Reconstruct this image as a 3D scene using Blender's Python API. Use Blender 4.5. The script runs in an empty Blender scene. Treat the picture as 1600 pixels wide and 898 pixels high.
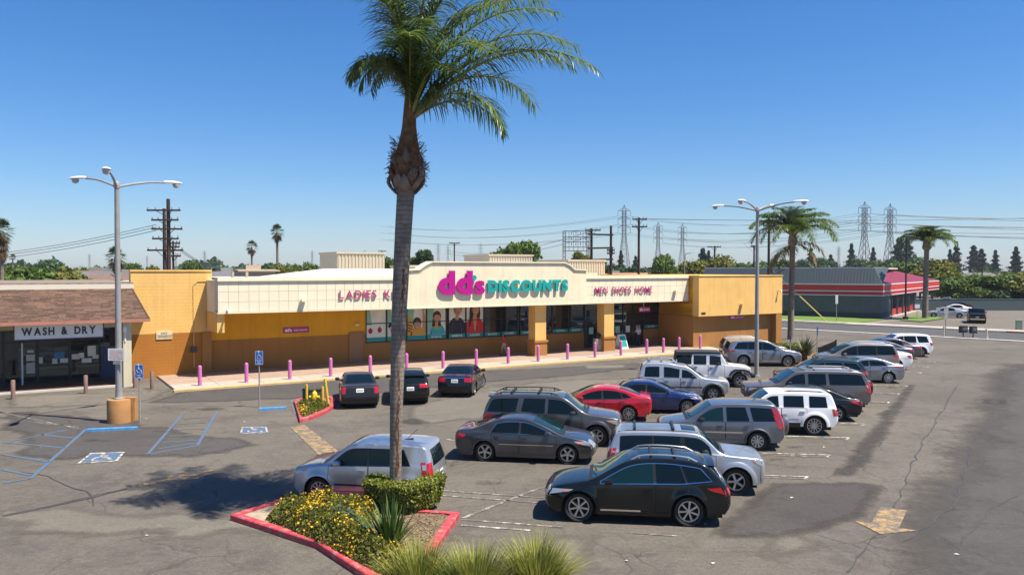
import bpy, bmesh, math, random
import numpy as np
from mathutils import Vector, Matrix
R = math.radians
rnd = random.Random(7)
SC = bpy.context.scene
COL = SC.collection

# ---------------------------------------------------------------- camera, sky, sun, exposure
CAM_H, FPX, HORIZON = 6.4, 1250.0, 422.0
cam = bpy.data.cameras.new('camera'); camo = bpy.data.objects.new('camera', cam); COL.objects.link(camo)
cam.sensor_width = 36; cam.lens = 36 * FPX / 1600; cam.clip_start = 0.1; cam.clip_end = 9000
camo.location = (0, 0, CAM_H)
camo.rotation_euler = (R(90) - math.atan((449 - HORIZON) / FPX), 0, 0)
SC.camera = camo

SUN = Vector((0.474, -0.178, 1.0)).normalized()
world = bpy.data.worlds.new('World'); SC.world = world; world.use_nodes = True
wn = world.node_tree.nodes; wl = world.node_tree.links
sky = wn.new('ShaderNodeTexSky'); sky.sky_type = 'NISHITA'; sky.sun_disc = False
sky.sun_elevation = math.asin(SUN.z); sky.sun_rotation = math.atan2(SUN.x, SUN.y)
sky.altitude = 0; sky.air_density = 1.0; sky.dust_density = 0.5; sky.ozone_density = 5.0
bg = wn['Background']
tint = wn.new('ShaderNodeMix'); tint.data_type = 'RGBA'; tint.blend_type = 'MULTIPLY'; tint.inputs[0].default_value = 1.0; tint.inputs[7].default_value = (0.82, 0.88, 1.0, 1)
hsv = wn.new('ShaderNodeHueSaturation'); hsv.inputs['Saturation'].default_value = 1.22
wl.new(sky.outputs[0], tint.inputs[6]); wl.new(tint.outputs[2], hsv.inputs['Color']); wl.new(hsv.outputs[0], bg.inputs['Color']); bg.inputs['Strength'].default_value = 0.079
sd = bpy.data.lights.new('sun', 'SUN'); sd.energy = 5.0; sd.angle = R(0.5); sd.color = (1.0, 0.91, 0.77)
so = bpy.data.objects.new('sun', sd); COL.objects.link(so)
so.rotation_euler = SUN.to_track_quat('Z', 'Y').to_euler()
SC.view_settings.view_transform = 'Standard'; SC.view_settings.look = 'None'
SC.view_settings.exposure = 0.88; SC.view_settings.gamma = 1.0

# ---------------------------------------------------------------- places
def G(px, py):
    "point of the flat ground that the photograph shows at this pixel"
    k = py - HORIZON
    return Vector(((px - 800) / k * CAM_H, FPX * CAM_H / k, 0.0))
AF = R(31.65)                                   # the store front runs this way
CU, SU = math.cos(AF), math.sin(AF)
def ST(s, t, z=0.0):                            # store frame (along front, inwards) -> world
    return Vector((s * CU - t * SU, s * SU + t * CU, z))
def toST(p): return (p.x * CU + p.y * SU, -p.x * SU + p.y * CU)
def S_at(px, t):                                # where a sight line at column px crosses the store plane t
    q = (px - 800) / FPX
    Y = t / (CU - q * SU)
    return q * Y * CU + Y * SU
def lerp(a, b, f): return a + (b - a) * f

# ---------------------------------------------------------------- materials
MATS = {}
def mat(name, col, rough=0.7, metal=0.0, var=0.0, vscale=3.0, bump=0.0, bscale=40.0, spec=0.5, coat=0.0,
        dark=None, dscale=0.6, damt=0.0, trans=0.0, emit=None, obj_rand=0.0):
    if name in MATS: return MATS[name]
    m = bpy.data.materials.new(name); m.use_nodes = True
    nt = m.node_tree; N = nt.nodes; Lk = nt.links; b = N['Principled BSDF']
    b.inputs['Base Color'].default_value = (*col, 1); b.inputs['Roughness'].default_value = rough
    b.inputs['Metallic'].default_value = metal; b.inputs['Specular IOR Level'].default_value = spec
    if coat: b.inputs['Coat Weight'].default_value = coat; b.inputs['Coat Roughness'].default_value = 0.04
    if trans: b.inputs['Transmission Weight'].default_value = trans
    tc = N.new('ShaderNodeTexCoord')
    cur = None
    if var:
        nz = N.new('ShaderNodeTexNoise'); nz.inputs['Scale'].default_value = vscale; nz.inputs['Detail'].default_value = 6
        Lk.new(tc.outputs['Object'], nz.inputs['Vector'])
        rp = N.new('ShaderNodeValToRGB')
        rp.color_ramp.elements[0].position = 0.3; rp.color_ramp.elements[1].position = 0.7
        rp.color_ramp.elements[0].color = (*[max(0, c * (1 - var)) for c in col], 1)
        rp.color_ramp.elements[1].color = (*[min(1, c * (1 + var)) for c in col], 1)
        Lk.new(nz.outputs['Fac'], rp.inputs['Fac']); cur = rp.outputs['Color']
    if dark is not None:
        n2 = N.new('ShaderNodeTexNoise'); n2.inputs['Scale'].default_value = dscale; n2.inputs['Detail'].default_value = 8
        n2.inputs['Roughness'].default_value = 0.65
        Lk.new(tc.outputs['Object'], n2.inputs['Vector'])
        r2 = N.new('ShaderNodeValToRGB'); r2.color_ramp.elements[0].position = 0.48; r2.color_ramp.elements[1].position = 0.72
        r2.color_ramp.elements[0].color = (0, 0, 0, 1); r2.color_ramp.elements[1].color = (damt, damt, damt, 1)
        Lk.new(n2.outputs['Fac'], r2.inputs['Fac'])
        mx = N.new('ShaderNodeMix'); mx.data_type = 'RGBA'
        Lk.new(r2.outputs['Color'], mx.inputs[0])
        if cur: Lk.new(cur, mx.inputs[6])
        else: mx.inputs[6].default_value = (*col, 1)
        mx.inputs[7].default_value = (*dark, 1); cur = mx.outputs[2]
    if obj_rand:
        oi = N.new('ShaderNodeObjectInfo'); hs = N.new('ShaderNodeHueSaturation')
        ma = N.new('ShaderNodeMapRange'); ma.inputs[3].default_value = 1 - obj_rand; ma.inputs[4].default_value = 1 + obj_rand
        Lk.new(oi.outputs['Random'], ma.inputs[0]); Lk.new(ma.outputs[0], hs.inputs['Value'])
        if cur: Lk.new(cur, hs.inputs['Color'])
        else: hs.inputs['Color'].default_value = (*col, 1)
        cur = hs.outputs['Color']
    if cur: Lk.new(cur, b.inputs['Base Color'])
    if bump:
        n3 = N.new('ShaderNodeTexNoise'); n3.inputs['Scale'].default_value = bscale; n3.inputs['Detail'].default_value = 4
        Lk.new(tc.outputs['Object'], n3.inputs['Vector'])
        bp = N.new('ShaderNodeBump'); bp.inputs['Strength'].default_value = bump; bp.inputs['Distance'].default_value = 0.02
        Lk.new(n3.outputs['Fac'], bp.inputs['Height']); Lk.new(bp.outputs['Normal'], b.inputs['Normal'])
    if emit: b.inputs['Emission Color'].default_value = (*emit[0], 1); b.inputs['Emission Strength'].default_value = emit[1]
    MATS[name] = m
    return m

# ---------------------------------------------------------------- building meshes
def tag(o, label=None, cat=None, group=None, kind=None):
    if label: o['label'] = label
    if cat: o['category'] = cat
    if group: o['group'] = group
    if kind: o['kind'] = kind
    return o
def thing(name, loc, label, cat, rz=0.0, group=None):
    o = bpy.data.objects.new(name, None); COL.objects.link(o)
    o.location = loc; o.rotation_euler = (0, 0, rz); o.empty_display_size = 0.3
    return tag(o, label, cat, group)
def children(o): return CH.get(o.name, [])
CH = {}
def link(name, me, parent=None, loc=None, rot=None):
    o = bpy.data.objects.new(name, me); COL.objects.link(o)
    if parent is not None:
        o.parent = parent; CH.setdefault(parent.name, []).append(o)
    if loc is not None: o.location = loc
    if rot is not None: o.rotation_euler = rot
    return o
def copy_tree(o, parent=None):
    c = o.copy(); COL.objects.link(c)
    if parent is not None:
        c.parent = parent; CH.setdefault(parent.name, []).append(c)
    for ch in list(children(o)): copy_tree(ch, c)
    return c
class MB:
    def __init__(s, off=(0, 0, 0)): s.v = []; s.f = []; s.o = Vector(off)
    def add(s, vs, fs):
        n = len(s.v); s.v += [tuple(Vector(v) - s.o) for v in vs]; s.f += [tuple(n + i for i in f) for f in fs]; return s
    def box(s, x0, x1, y0, y1, z0, z1):
        vs = [(x, y, z) for z in (z0, z1) for y in (y0, y1) for x in (x0, x1)]
        return s.add(vs, [(0, 2, 3, 1), (4, 5, 7, 6), (0, 1, 5, 4), (2, 6, 7, 3), (0, 4, 6, 2), (1, 3, 7, 5)])
    def obox(s, c, size, rz=0.0, rx=0.0, ry=0.0):
        m = Matrix.Rotation(rz, 3, 'Z') @ Matrix.Rotation(ry, 3, 'Y') @ Matrix.Rotation(rx, 3, 'X')
        h = [q / 2 for q in size]; c = Vector(c)
        vs = [c + m @ Vector((x, y, z)) for z in (-h[2], h[2]) for y in (-h[1], h[1]) for x in (-h[0], h[0])]
        return s.add(vs, [(0, 2, 3, 1), (4, 5, 7, 6), (0, 1, 5, 4), (2, 6, 7, 3), (0, 4, 6, 2), (1, 3, 7, 5)])
    def bar(s, a, b, w, h=None):
        "square bar from a to b"
        a = Vector(a); b = Vector(b); h = h or w; d = (b - a)
        if d.length < 1e-6: return s
        d.normalize(); up = Vector((0, 0, 1)) if abs(d.z) < 0.95 else Vector((1, 0, 0))
        p = d.cross(up).normalized() * (w / 2); q = p.cross(d).normalized() * (h / 2)
        vs = [a - p - q, a + p - q, a + p + q, a - p + q, b - p - q, b + p - q, b + p + q, b - p + q]
        return s.add(vs, [(0, 3, 2, 1), (4, 5, 6, 7), (0, 1, 5, 4), (1, 2, 6, 5), (2, 3, 7, 6), (3, 0, 4, 7)])
    def tube(s, pts, rad, n=8, cap=True):
        pts = [Vector(p) for p in pts]; m = len(pts)
        if not hasattr(rad, '__len__'): rad = [rad] * m
        ref = None; vs = []
        for i, p in enumerate(pts):
            d = (pts[min(i + 1, m - 1)] - pts[max(i - 1, 0)])
            if d.length < 1e-9: d = Vector((0, 0, 1))
            d.normalize()
            if ref is None: ref = Vector((1, 0, 0)) if abs(d.x) < 0.9 else Vector((0, 1, 0))
            a = (ref - d * ref.dot(d)).normalized(); ref = a; b = d.cross(a)
            for k in range(n):
                t = 2 * math.pi * k / n
                vs.append(p + (a * math.cos(t) + b * math.sin(t)) * rad[i])
        fs = [(i * n + k, i * n + (k + 1) % n, (i + 1) * n + (k + 1) % n, (i + 1) * n + k) for i in range(m - 1) for k in range(n)]
        if cap: fs += [tuple(range(n - 1, -1, -1)), tuple((m - 1) * n + k for k in range(n))]
        return s.add(vs, fs)
    def lathe(s, prof, c=(0, 0, 0), n=16, axis='Z', cap=True):
        c = Vector(c); vs = []
        for (r, h) in prof:
            for k in range(n):
                t = 2 * math.pi * k / n
                if axis == 'Z': vs.append(c + Vector((r * math.cos(t), r * math.sin(t), h)))
                elif axis == 'Y': vs.append(c + Vector((r * math.cos(t), h, r * math.sin(t))))
                else: vs.append(c + Vector((h, r * math.cos(t), r * math.sin(t))))
        m = len(prof)
        fs = [(i * n + k, i * n + (k + 1) % n, (i + 1) * n + (k + 1) % n, (i + 1) * n + k) for i in range(m - 1) for k in range(n)]
        if cap: fs += [tuple(range(n - 1, -1, -1)), tuple((m - 1) * n + k for k in range(n))]
        return s.add(vs, fs)
    def prism(s, poly, z0, z1):
        n = len(poly)
        vs = [(p[0], p[1], z0) for p in poly] + [(p[0], p[1], z1) for p in poly]
        return s.add(vs, [tuple(range(n - 1, -1, -1)), tuple(range(n, 2 * n))] + [(i, (i + 1) % n, n + (i + 1) % n, n + i) for i in range(n)])
    def prism_y(s, poly, y0, y1):
        "polygon in (x, z) given depth along y"
        n = len(poly)
        vs = [(p[0], y0, p[1]) for p in poly] + [(p[0], y1, p[1]) for p in poly]
        return s.add(vs, [tuple(range(n)), tuple(range(2 * n - 1, n - 1, -1))] + [(i, n + i, n + (i + 1) % n, (i + 1) % n) for i in range(n)])
    def sheet(s, poly, z):
        return s.add([(p[0], p[1], z) for p in poly], [tuple(range(len(poly)))])
    def mesh(s, name, m, smooth=False, angle=40):
        me = bpy.data.meshes.new(name); me.from_pydata(s.v, [], s.f); me.update()
        if m: me.materials.append(m)
        if smooth:
            me.shade_smooth()
            me.set_sharp_from_angle(angle=R(angle))
        return me
    def build(s, name, m, parent=None, smooth=False, angle=40, loc=None, rot=None):
        return link(name, s.mesh(name, m, smooth, angle), parent, loc, rot)
def text_mesh(body, size, depth, m, bold=0.0, align='CENTER', spacing=1.0, shear=0.0):
    c = bpy.data.curves.new('lettering', 'FONT'); c.body = body; c.size = size; c.extrude = depth / 2
    c.offset = bold; c.align_x = align; c.space_character = spacing; c.shear = shear; c.resolution_u = 4
    o = bpy.data.objects.new('lettering', c); COL.objects.link(o)
    dg = bpy.context.evaluated_depsgraph_get()
    me = bpy.data.meshes.new_from_object(o.evaluated_get(dg))
    bpy.data.objects.remove(o); bpy.data.curves.remove(c)
    me.materials.clear(); me.materials.append(m); me.name = 'lettering'
    return me
def mesh_w(me):
    xs = [v.co.x for v in me.vertices]; ys = [v.co.y for v in me.vertices]
    return min(xs), max(xs), min(ys), max(ys)
def fit_text(body, w, h, depth, m, bold=0.0, spacing=1.0):
    "lettering mesh standing upright in x-z, centred, scaled to w by h metres, front towards -y"
    me = text_mesh(body, 1.0, 0.1, m, bold, 'LEFT', spacing)
    x0, x1, y0, y1 = mesh_w(me); sx = w / (x1 - x0); sy = h / (y1 - y0)
    for v in me.vertices:
        x, y, z = v.co
        v.co = ((x - (x0 + x1) / 2) * sx, -z / 0.05 * depth / 2, (y - (y0 + y1) / 2) * sy)
    return me
# ---------------------------------------------------------------- ground
def asphalt(name, base, light, darkc, crack=0.6, seed=0.0, sc=1.0):
    m = bpy.data.materials.new(name); m.use_nodes = True; nt = m.node_tree; N = nt.nodes; Lk = nt.links; b = N['Principled BSDF']
    b.inputs['Roughness'].default_value = .88; b.inputs['Specular IOR Level'].default_value = .3
    tc = N.new('ShaderNodeTexCoord'); mp = N.new('ShaderNodeMapping'); mp.inputs['Location'].default_value = (seed, seed * .7, 0)
    Lk.new(tc.outputs['Object'], mp.inputs['Vector']); P = mp.outputs['Vector']
    def noise(scale, detail=6, rough=.6, dist=0.0):
        n = N.new('ShaderNodeTexNoise'); n.inputs['Scale'].default_value = scale; n.inputs['Detail'].default_value = detail
        n.inputs['Roughness'].default_value = rough; n.inputs['Distortion'].default_value = dist; Lk.new(P, n.inputs['Vector']); return n.outputs['Fac']
    def ramp(src, a, c, v0=0.0, v1=1.0):
        r = N.new('ShaderNodeMapRange'); r.inputs[1].default_value = a; r.inputs[2].default_value = c; r.inputs[3].default_value = v0; r.inputs[4].default_value = v1
        Lk.new(src, r.inputs[0]); return r.outputs[0]
    def mixc(f, A, B):
        x = N.new('ShaderNodeMix'); x.data_type = 'RGBA'
        if hasattr(f, 'is_linked') or hasattr(f, 'links'): Lk.new(f, x.inputs[0])
        else: x.inputs[0].default_value = f
        for s, i in ((A, 6), (B, 7)):
            if isinstance(s, tuple): x.inputs[i].default_value = (*s, 1)
            else: Lk.new(s, x.inputs[i])
        return x.outputs[2]
    def mul(a, c):
        x = N.new('ShaderNodeMath'); x.operation = 'MULTIPLY'
        for s, i in ((a, 0), (c, 1)):
            if isinstance(s, (int, float)): x.inputs[i].default_value = s
            else: Lk.new(s, x.inputs[i])
        return x.outputs[0]
    c = mixc(ramp(noise(.09 * sc, 7, .62, .6), .36, .66), base, light)
    c = mixc(mul(ramp(noise(.35 * sc, 8, .72, .3), .50, .66), .8), c, darkc)        # worn, oily areas
    c = mixc(mul(ramp(noise(1.7, 7, .75), .53, .68), .7), c, tuple(q * .58 for q in base))   # stains
    c = mixc(mul(ramp(noise(.7, 8, .8), .55, .66), .6), c, tuple(min(1, q * 1.22) for q in light))
    st = N.new('ShaderNodeMapping'); st.inputs['Rotation'].default_value = (0, 0, R(-52)); st.inputs['Scale'].default_value = (.12, 1.7, 1); Lk.new(tc.outputs['Object'], st.inputs['Vector'])
    sn = N.new('ShaderNodeTexNoise'); sn.inputs['Scale'].default_value = 1.0; sn.inputs['Detail'].default_value = 6; sn.inputs['Roughness'].default_value = .7; Lk.new(st.outputs['Vector'], sn.inputs['Vector'])
    c = mixc(mul(ramp(sn.outputs['Fac'], .54, .70), .55), c, tuple(q * .66 for q in base))   # tyre-dark streaks
    c = mixc(mul(ramp(noise(5.0, 4, .7), .60, .72), .35), c, tuple(min(1, q * 1.35) for q in light))
    # grain
    c = mixc(mul(ramp(noise(9, 6, .85), .46, .60), .55), c, tuple(q * .60 for q in base))
    c = mixc(mul(ramp(noise(7, 6, .85), .54, .66), .5), c, tuple(min(1, q * 1.35) for q in light))
    c = mixc(mul(ramp(noise(22, 5, .8), .42, .62), .5), c, tuple(q * .55 for q in base))
    c = mixc(mul(ramp(noise(31, 5, .8), .56, .66), .5), c, tuple(min(1, q * 1.5) for q in light))
    # cracks
    w = N.new('ShaderNodeTexNoise'); w.inputs['Scale'].default_value = .8; w.inputs['Detail'].default_value = 5; Lk.new(P, w.inputs['Vector'])
    ad = N.new('ShaderNodeMix'); ad.data_type = 'RGBA'; ad.blend_type = 'ADD'; ad.inputs[0].default_value = 1.0
    Lk.new(P, ad.inputs[6]); Lk.new(w.outputs['Color'], ad.inputs[7])
    vo = N.new('ShaderNodeTexVoronoi'); vo.feature = 'DISTANCE_TO_EDGE'; vo.inputs['Scale'].default_value = .42; Lk.new(ad.outputs[2], vo.inputs['Vector'])
    gate = ramp(noise(.16, 3, .5), .46, .60)
    cr = mul(mul(ramp(vo.outputs['Distance'], .0, .014, 1.0, 0.0), gate), crack)
    c = mixc(cr, c, tuple(q * .22 for q in base))
    Lk.new(c, b.inputs['Base Color'])
    bp = N.new('ShaderNodeBump'); bp.inputs['Strength'].default_value = .35; bp.inputs['Distance'].default_value = .02
    Lk.new(noise(45, 3, .6), bp.inputs['Height']); Lk.new(bp.outputs['Normal'], b.inputs['Normal'])
    MATS[name] = m; return m
A_LOT = asphalt('lot_asphalt', (.108, .096, .082), (.170, .152, .126), (.062, .057, .052))
A_AISLE = asphalt('aisle_asphalt', (.074, .069, .065), (.092, .086, .080), (.052, .049, .047), .6, 31)
A_DARK = asphalt('patch_asphalt', (.058, .053, .049), (.082, .075, .069), (.042, .040, .038), .45, 57)
A_PALE = asphalt('worn_asphalt', (.145, .130, .108), (.185, .166, .136), (.095, .086, .075), .5, 83)
A_STREET = asphalt('street_asphalt', (.082, .081, .083), (.10, .098, .097), (.064, .064, .064), .2, 12)
CONC = mat('concrete', (.38, .335, .28), .85, var=.10, vscale=2, dark=(.24, .20, .17), dscale=.9, damt=.5, bump=.15, bscale=60, obj_rand=.06)
CONC_P = mat('pink_concrete', (.33, .235, .18), .85, var=.10, vscale=2, dark=(.20, .14, .11), dscale=.9, damt=.6, bump=.15, bscale=60, obj_rand=.07)
CURB_Y = mat('yellow_kerb_paint', (.60, .40, .17), .8, var=.12, dark=(.4, .33, .25), dscale=2.5, damt=.7)
CURB_R = mat('red_kerb_paint', (.46, .045, .06), .65, var=.22, vscale=6, dark=(.34, .23, .20), dscale=5, damt=.95, bump=.3, bscale=25)
GRASS = mat('lawn', (.10, .17, .022), .9, var=.35, vscale=8, bump=.4, bscale=30)
EARTH = mat('planter_soil', (.15, .11, .07), .95, var=.35, vscale=5, bump=.5, bscale=12)
def sheet(name, poly, z, m, kind='structure'):
    b = MB(); b.sheet(poly, z); o = b.build(name, m); o['kind'] = kind; return o
sheet('ground', [(-2400, -1600), (2400, -1600), (2400, 2600), (-2400, 2600)], -.012, mat('dry_ground', (.17, .15, .12), .95, var=.3, vscale=.05))
sheet('parking_lot', [(-70, -40), (90, -40), (112, 6.5), (23, 96), (-70, 96)], 0, A_LOT)
def gp(*pts): return [tuple(G(*p)[:2]) for p in pts]
def ragged(poly, amp=.12, step=.6, seed=1):
    r = random.Random(seed); out = []
    n = len(poly)
    for i in range(n):
        a = Vector(poly[i]); b = Vector(poly[(i + 1) % n]); k = max(1, int((b - a).length / step))
        for j in range(k):
            p = a.lerp(b, j / k); out.append((p.x + r.uniform(-amp, amp), p.y + r.uniform(-amp, amp)))
    return out
# the grey driving aisle on the right and the patches laid into the lot
aisle = [tuple(G(1585, 560)[:2]), tuple(G(1490, 545)[:2]), (24.5, 42), (13.2, 24.8), (9.0, 18.0), (6.6, 13.2), (3.6, 6), (-2, -8), (75, -12), (95, 15), (62, 54)]
def soft(m):
    "the same surface breaking up towards its edge (attribute edge: 0 rim, 1 inside)"
    k = m.name + '_worn_edge'
    if k in MATS: return MATS[k]
    q = m.copy(); q.name = k; nt = q.node_tree; N = nt.nodes; Lk = nt.links; at = N.new('ShaderNodeAttribute'); at.attribute_name = 'edge'
    tc = N.new('ShaderNodeTexCoord'); nz = N.new('ShaderNodeTexNoise'); nz.inputs['Scale'].default_value = 1.6; nz.inputs['Detail'].default_value = 8; nz.inputs['Roughness'].default_value = .75; Lk.new(tc.outputs['Object'], nz.inputs['Vector'])
    ad = N.new('ShaderNodeMath'); ad.operation = 'ADD'; Lk.new(at.outputs['Fac'], ad.inputs[0]); Lk.new(nz.outputs['Fac'], ad.inputs[1])
    mr = N.new('ShaderNodeMapRange'); mr.inputs[1].default_value = .66; mr.inputs[2].default_value = 1.30; Lk.new(ad.outputs[0], mr.inputs[0])
    tr = N.new('ShaderNodeBsdfTransparent'); mx = N.new('ShaderNodeMixShader'); Lk.new(mr.outputs[0], mx.inputs[0]); Lk.new(tr.outputs[0], mx.inputs[1]); Lk.new(N['Principled BSDF'].outputs[0], mx.inputs[2]); Lk.new(mx.outputs[0], N['Material Output'].inputs[0])
    MATS[k] = q; return q
def edge_dist(P, poly):
    Q = [Vector(tuple(p)[:2]) for p in poly]; d = np.full(len(P), 9.0)
    for i in range(len(Q)):
        a = np.array(Q[i]); b = np.array(Q[(i + 1) % len(Q)]); ab = b - a; t = np.clip(((P - a) @ ab) / (ab @ ab + 1e-9), 0, 1); d = np.minimum(d, np.linalg.norm(P - (a + t[:, None] * ab), axis=1))
    return d
def inside(c, poly):
    P = np.array([tuple(p)[:2] for p in poly]); ins = np.zeros(len(c), bool); j = len(P) - 1
    for i in range(len(P)):
        ins ^= ((P[i, 1] > c[:, 1]) != (P[j, 1] > c[:, 1])) & (c[:, 0] < (P[j, 0] - P[i, 0]) * (c[:, 1] - P[i, 1]) / (P[j, 1] - P[i, 1] + 1e-12) + P[i, 0]); j = i
    return ins
def soft_sheet(name, poly, z, m, inset=.8, cell=.35):
    "thin layer of surfacing laid in small cells; attribute edge falls from 1 inside to 0 at the rim"
    P = np.array([tuple(p)[:2] for p in poly]); lo, hi = P.min(0), P.max(0); cell = max(cell, (hi - lo).max() / 110); nx, ny = (np.ceil((hi - lo) / cell).astype(int) + 1)
    X, Y_ = np.meshgrid(lo[0] + np.arange(nx) * cell, lo[1] + np.arange(ny) * cell, indexing='ij'); C_ = np.stack([X.ravel(), Y_.ravel()], 1); ins = inside(C_, poly); e = np.where(ins, np.minimum(1, edge_dist(C_, poly) / inset), -.4); I = ins.reshape(nx, ny); fs = []
    for i in range(nx - 1):
        for j in range(ny - 1):
            if I[i, j] or I[i + 1, j] or I[i, j + 1] or I[i + 1, j + 1]: fs.append((i * ny + j, (i + 1) * ny + j, (i + 1) * ny + j + 1, i * ny + j + 1))
    me = bpy.data.meshes.new(name); me.from_pydata([(x, y, z) for x, y in C_], [], fs); me.materials.append(soft(m)); a = me.attributes.new('edge', 'FLOAT', 'POINT'); a.data.foreach_set('value', e.astype(np.float32)); o = link(name, me); o['kind'] = 'structure'; return o
def patch(pts, m, seed, amp=.08, z=.008, inset=.8): soft_sheet('asphalt_patch', ragged(gp(*pts), amp, .5, seed), z, m, inset)
soft_sheet('driving_aisle', ragged([tuple(G(*p)[:2]) for p in ((1600, 566), (1560, 566), (1531, 585), (1505, 630), (1478, 672), (1422, 706), (1388, 748), (1340, 812), (1296, 898))] + [(4.4, 9), (2.5, 2), (-1, -10), (70, -12), (88, 12), (58, 50)], .5, 1.5, 77), .004, A_AISLE, 3.0)
patch(((1196, 753), (1350, 750), (1398, 762), (1372, 812), (1240, 850), (1090, 848), (1110, 820)), A_DARK, 1, z=.0085)
patch(((1415, 600), (1440, 600), (1392, 690), (1350, 750), (1290, 748), (1345, 680)), A_DARK, 2, z=.0095)
patch(((1378, 640), (1402, 642), (1404, 654), (1358, 650)), A_DARK, 3, z=.0105)
patch(((1530, 622), (1580, 624), (1584, 634), (1532, 633)), A_DARK, 4)
patch(((1180, 838), (1280, 835), (1300, 860), (1220, 885), (1150, 870)), A_PALE, 5, .25, z=.0105)
patch(((710, 705), (742, 706), (716, 738), (686, 735)), A_DARK, 6, .05)
patch(((300, 606), (540, 591), (740, 580), (880, 573), (1000, 566), (1020, 574), (880, 590), (740, 600), (560, 620), (330, 630), (210, 632)), A_AISLE, 7, .2)
patch(((0, 618), (180, 612), (280, 606), (240, 628), (100, 638), (0, 640)), A_PALE, 9, .2)
patch(((620, 640), (700, 610), (880, 592), (1010, 590), (1000, 606), (860, 640), (720, 660), (640, 668)), A_PALE, 10, .35)
patch(((560, 800), (0, 790), (-60, 830), (60, 845), (500, 842)), A_PALE, 11, .5)
patch(((780, 838), (980, 838), (960, 888), (900, 898), (800, 890)), A_PALE, 12, .4, z=.0105)
patch(((0, 640), (170, 650), (420, 690), (380, 712), (150, 720), (0, 716)), A_AISLE, 14, .6, z=.009)
for k, (px, py, rx, ry) in enumerate(((760, 756, 45, 7), (750, 862, 40, 9), (705, 848, 30, 7), (640, 660, 40, 6), (960, 690, 40, 6), (880, 880, 50, 9), (1010, 870, 45, 8), (1215, 720, 30, 4), (1245, 700, 26, 4), (1320, 655, 22, 3), (1395, 606, 16, 2), (330, 640, 30, 4), (150, 690, 40, 4), (250, 675, 25, 4), (420, 660, 20, 3), (820, 640, 30, 4))):
    soft_sheet('oil_stain', [tuple(G(px + rx * math.cos(R(a * 30)) * rnd.uniform(.7, 1.2), py + ry * math.sin(R(a * 30)) * rnd.uniform(.7, 1.2)))[:2] for a in range(12)], .0112 + k * 2e-4, A_DARK, .9, .15)
for k, pts in enumerate((((0, 809), (110, 785), (222, 759)), ((0, 735), (60, 742), (140, 775), (150, 800)), ((600, 640), (660, 632), (790, 605)), ((940, 800), (1010, 790), (1100, 800), (1170, 790)), ((1330, 898), (1400, 800), (1440, 700), (1500, 600)), ((1500, 860), (1550, 800), (1600, 770)), ((1420, 850), (1500, 790), (1520, 700), (1560, 640)))):
    q = [G(*p) for p in pts]; L_ = []; Rr = []
    for i_, (a, c) in enumerate(zip(q[:-1], q[1:])):
        d = (c - a).normalized(); p = Vector((-d.y, d.x, 0)); n_ = max(2, int((c - a).length / .5))
        for s in range(n_): f = a.lerp(c, s / n_) + p * rnd.uniform(-.07, .07); w = rnd.uniform(.008, .03) * (4 if k == 0 else 1); L_.append(f + p * w); Rr.append(f - p * w)
    m_ = MB(); m_.add([(v.x, v.y, .0120 + k * 1e-4) for v in L_ + Rr], [(i_, i_ + 1, len(L_) + i_ + 1, len(L_) + i_) for i_ in range(len(L_) - 1)]); o = m_.build('tar_seam', mat('tar', (.05, .048, .045), .6, var=.3)); o['kind'] = 'structure'
# street
DS = Vector((.715, -.70, 0)).normalized(); NS = Vector((.70, .715, 0)).normalized()
def W_(n, d, z=0): p = NS * n + DS * d; return (p.x, p.y, z)
def strip(name, n0, n1, d0, d1, z, m): return sheet(name, [W_(n0, d0)[:2], W_(n1, d0)[:2], W_(n1, d1)[:2], W_(n0, d1)[:2]], z, m)
strip('street', 83.4, 94.2, -260, 160, .004, A_STREET)
strip('far_parking_lot', 98.6, 190, -36, 110, .006, A_PALE)
def kerb(name, n0, n1, d0, d1, h, m):
    b = MB(); p = [W_(n0, d0), W_(n1, d0), W_(n1, d1), W_(n0, d1)]; b.prism([q[:2] for q in p], -.01, h); o = b.build(name, m); o['kind'] = 'structure'; return o
WHITE_C = mat('pale_concrete', (.55, .51, .46), .85, var=.1, vscale=1.5, dark=(.35, .32, .29), dscale=1, damt=.4)
d_ = lambda px, py: G(px, py).dot(DS)
kerb('street_kerb', 82.8, 83.4, -70, 60, .07, WHITE_C)
kerb('street_kerb', 94.2, 94.45, -200, 60, .13, WHITE_C)
dv = d_(1329, 506)
kerb('grass_verge', 94.45, 95.7, -200, dv, .10, GRASS)
kerb('lawn', 97.3, 107.0, -200, d_(1380, 500), .10, GRASS)
sheet('lawn', gp((1407, 501), (1428, 493.5), (1462, 496.2), (1478, 498.2), (1440, 503.5)), .11, GRASS)
# far pavement, slab by slab
pav = MB(); o = kerb('pavement_bed', 94.45, 97.3, -200, 160, .09, CONC)
sl = MB(); sl.box(-.69, .69, -.9, .9, 0, .045); slm = sl.mesh('paving_slab', CONC)
for i in range(34):
    d = dv + .9 + i * 1.83
    for n in (95.16, 96.58) if d > dv else (96.58,):
        p = W_(n, d); q = link('paving_slab', slm, o, (p[0], p[1], .09)); q.rotation_euler = (0, 0, math.atan2(NS.y, NS.x))
for i in range(22):
    p = W_(96.5, dv - .9 - i * 1.83); q = link('paving_slab', slm, o, (p[0], p[1], .09)); q.rotation_euler = (0, 0, math.atan2(NS.y, NS.x))

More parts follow.
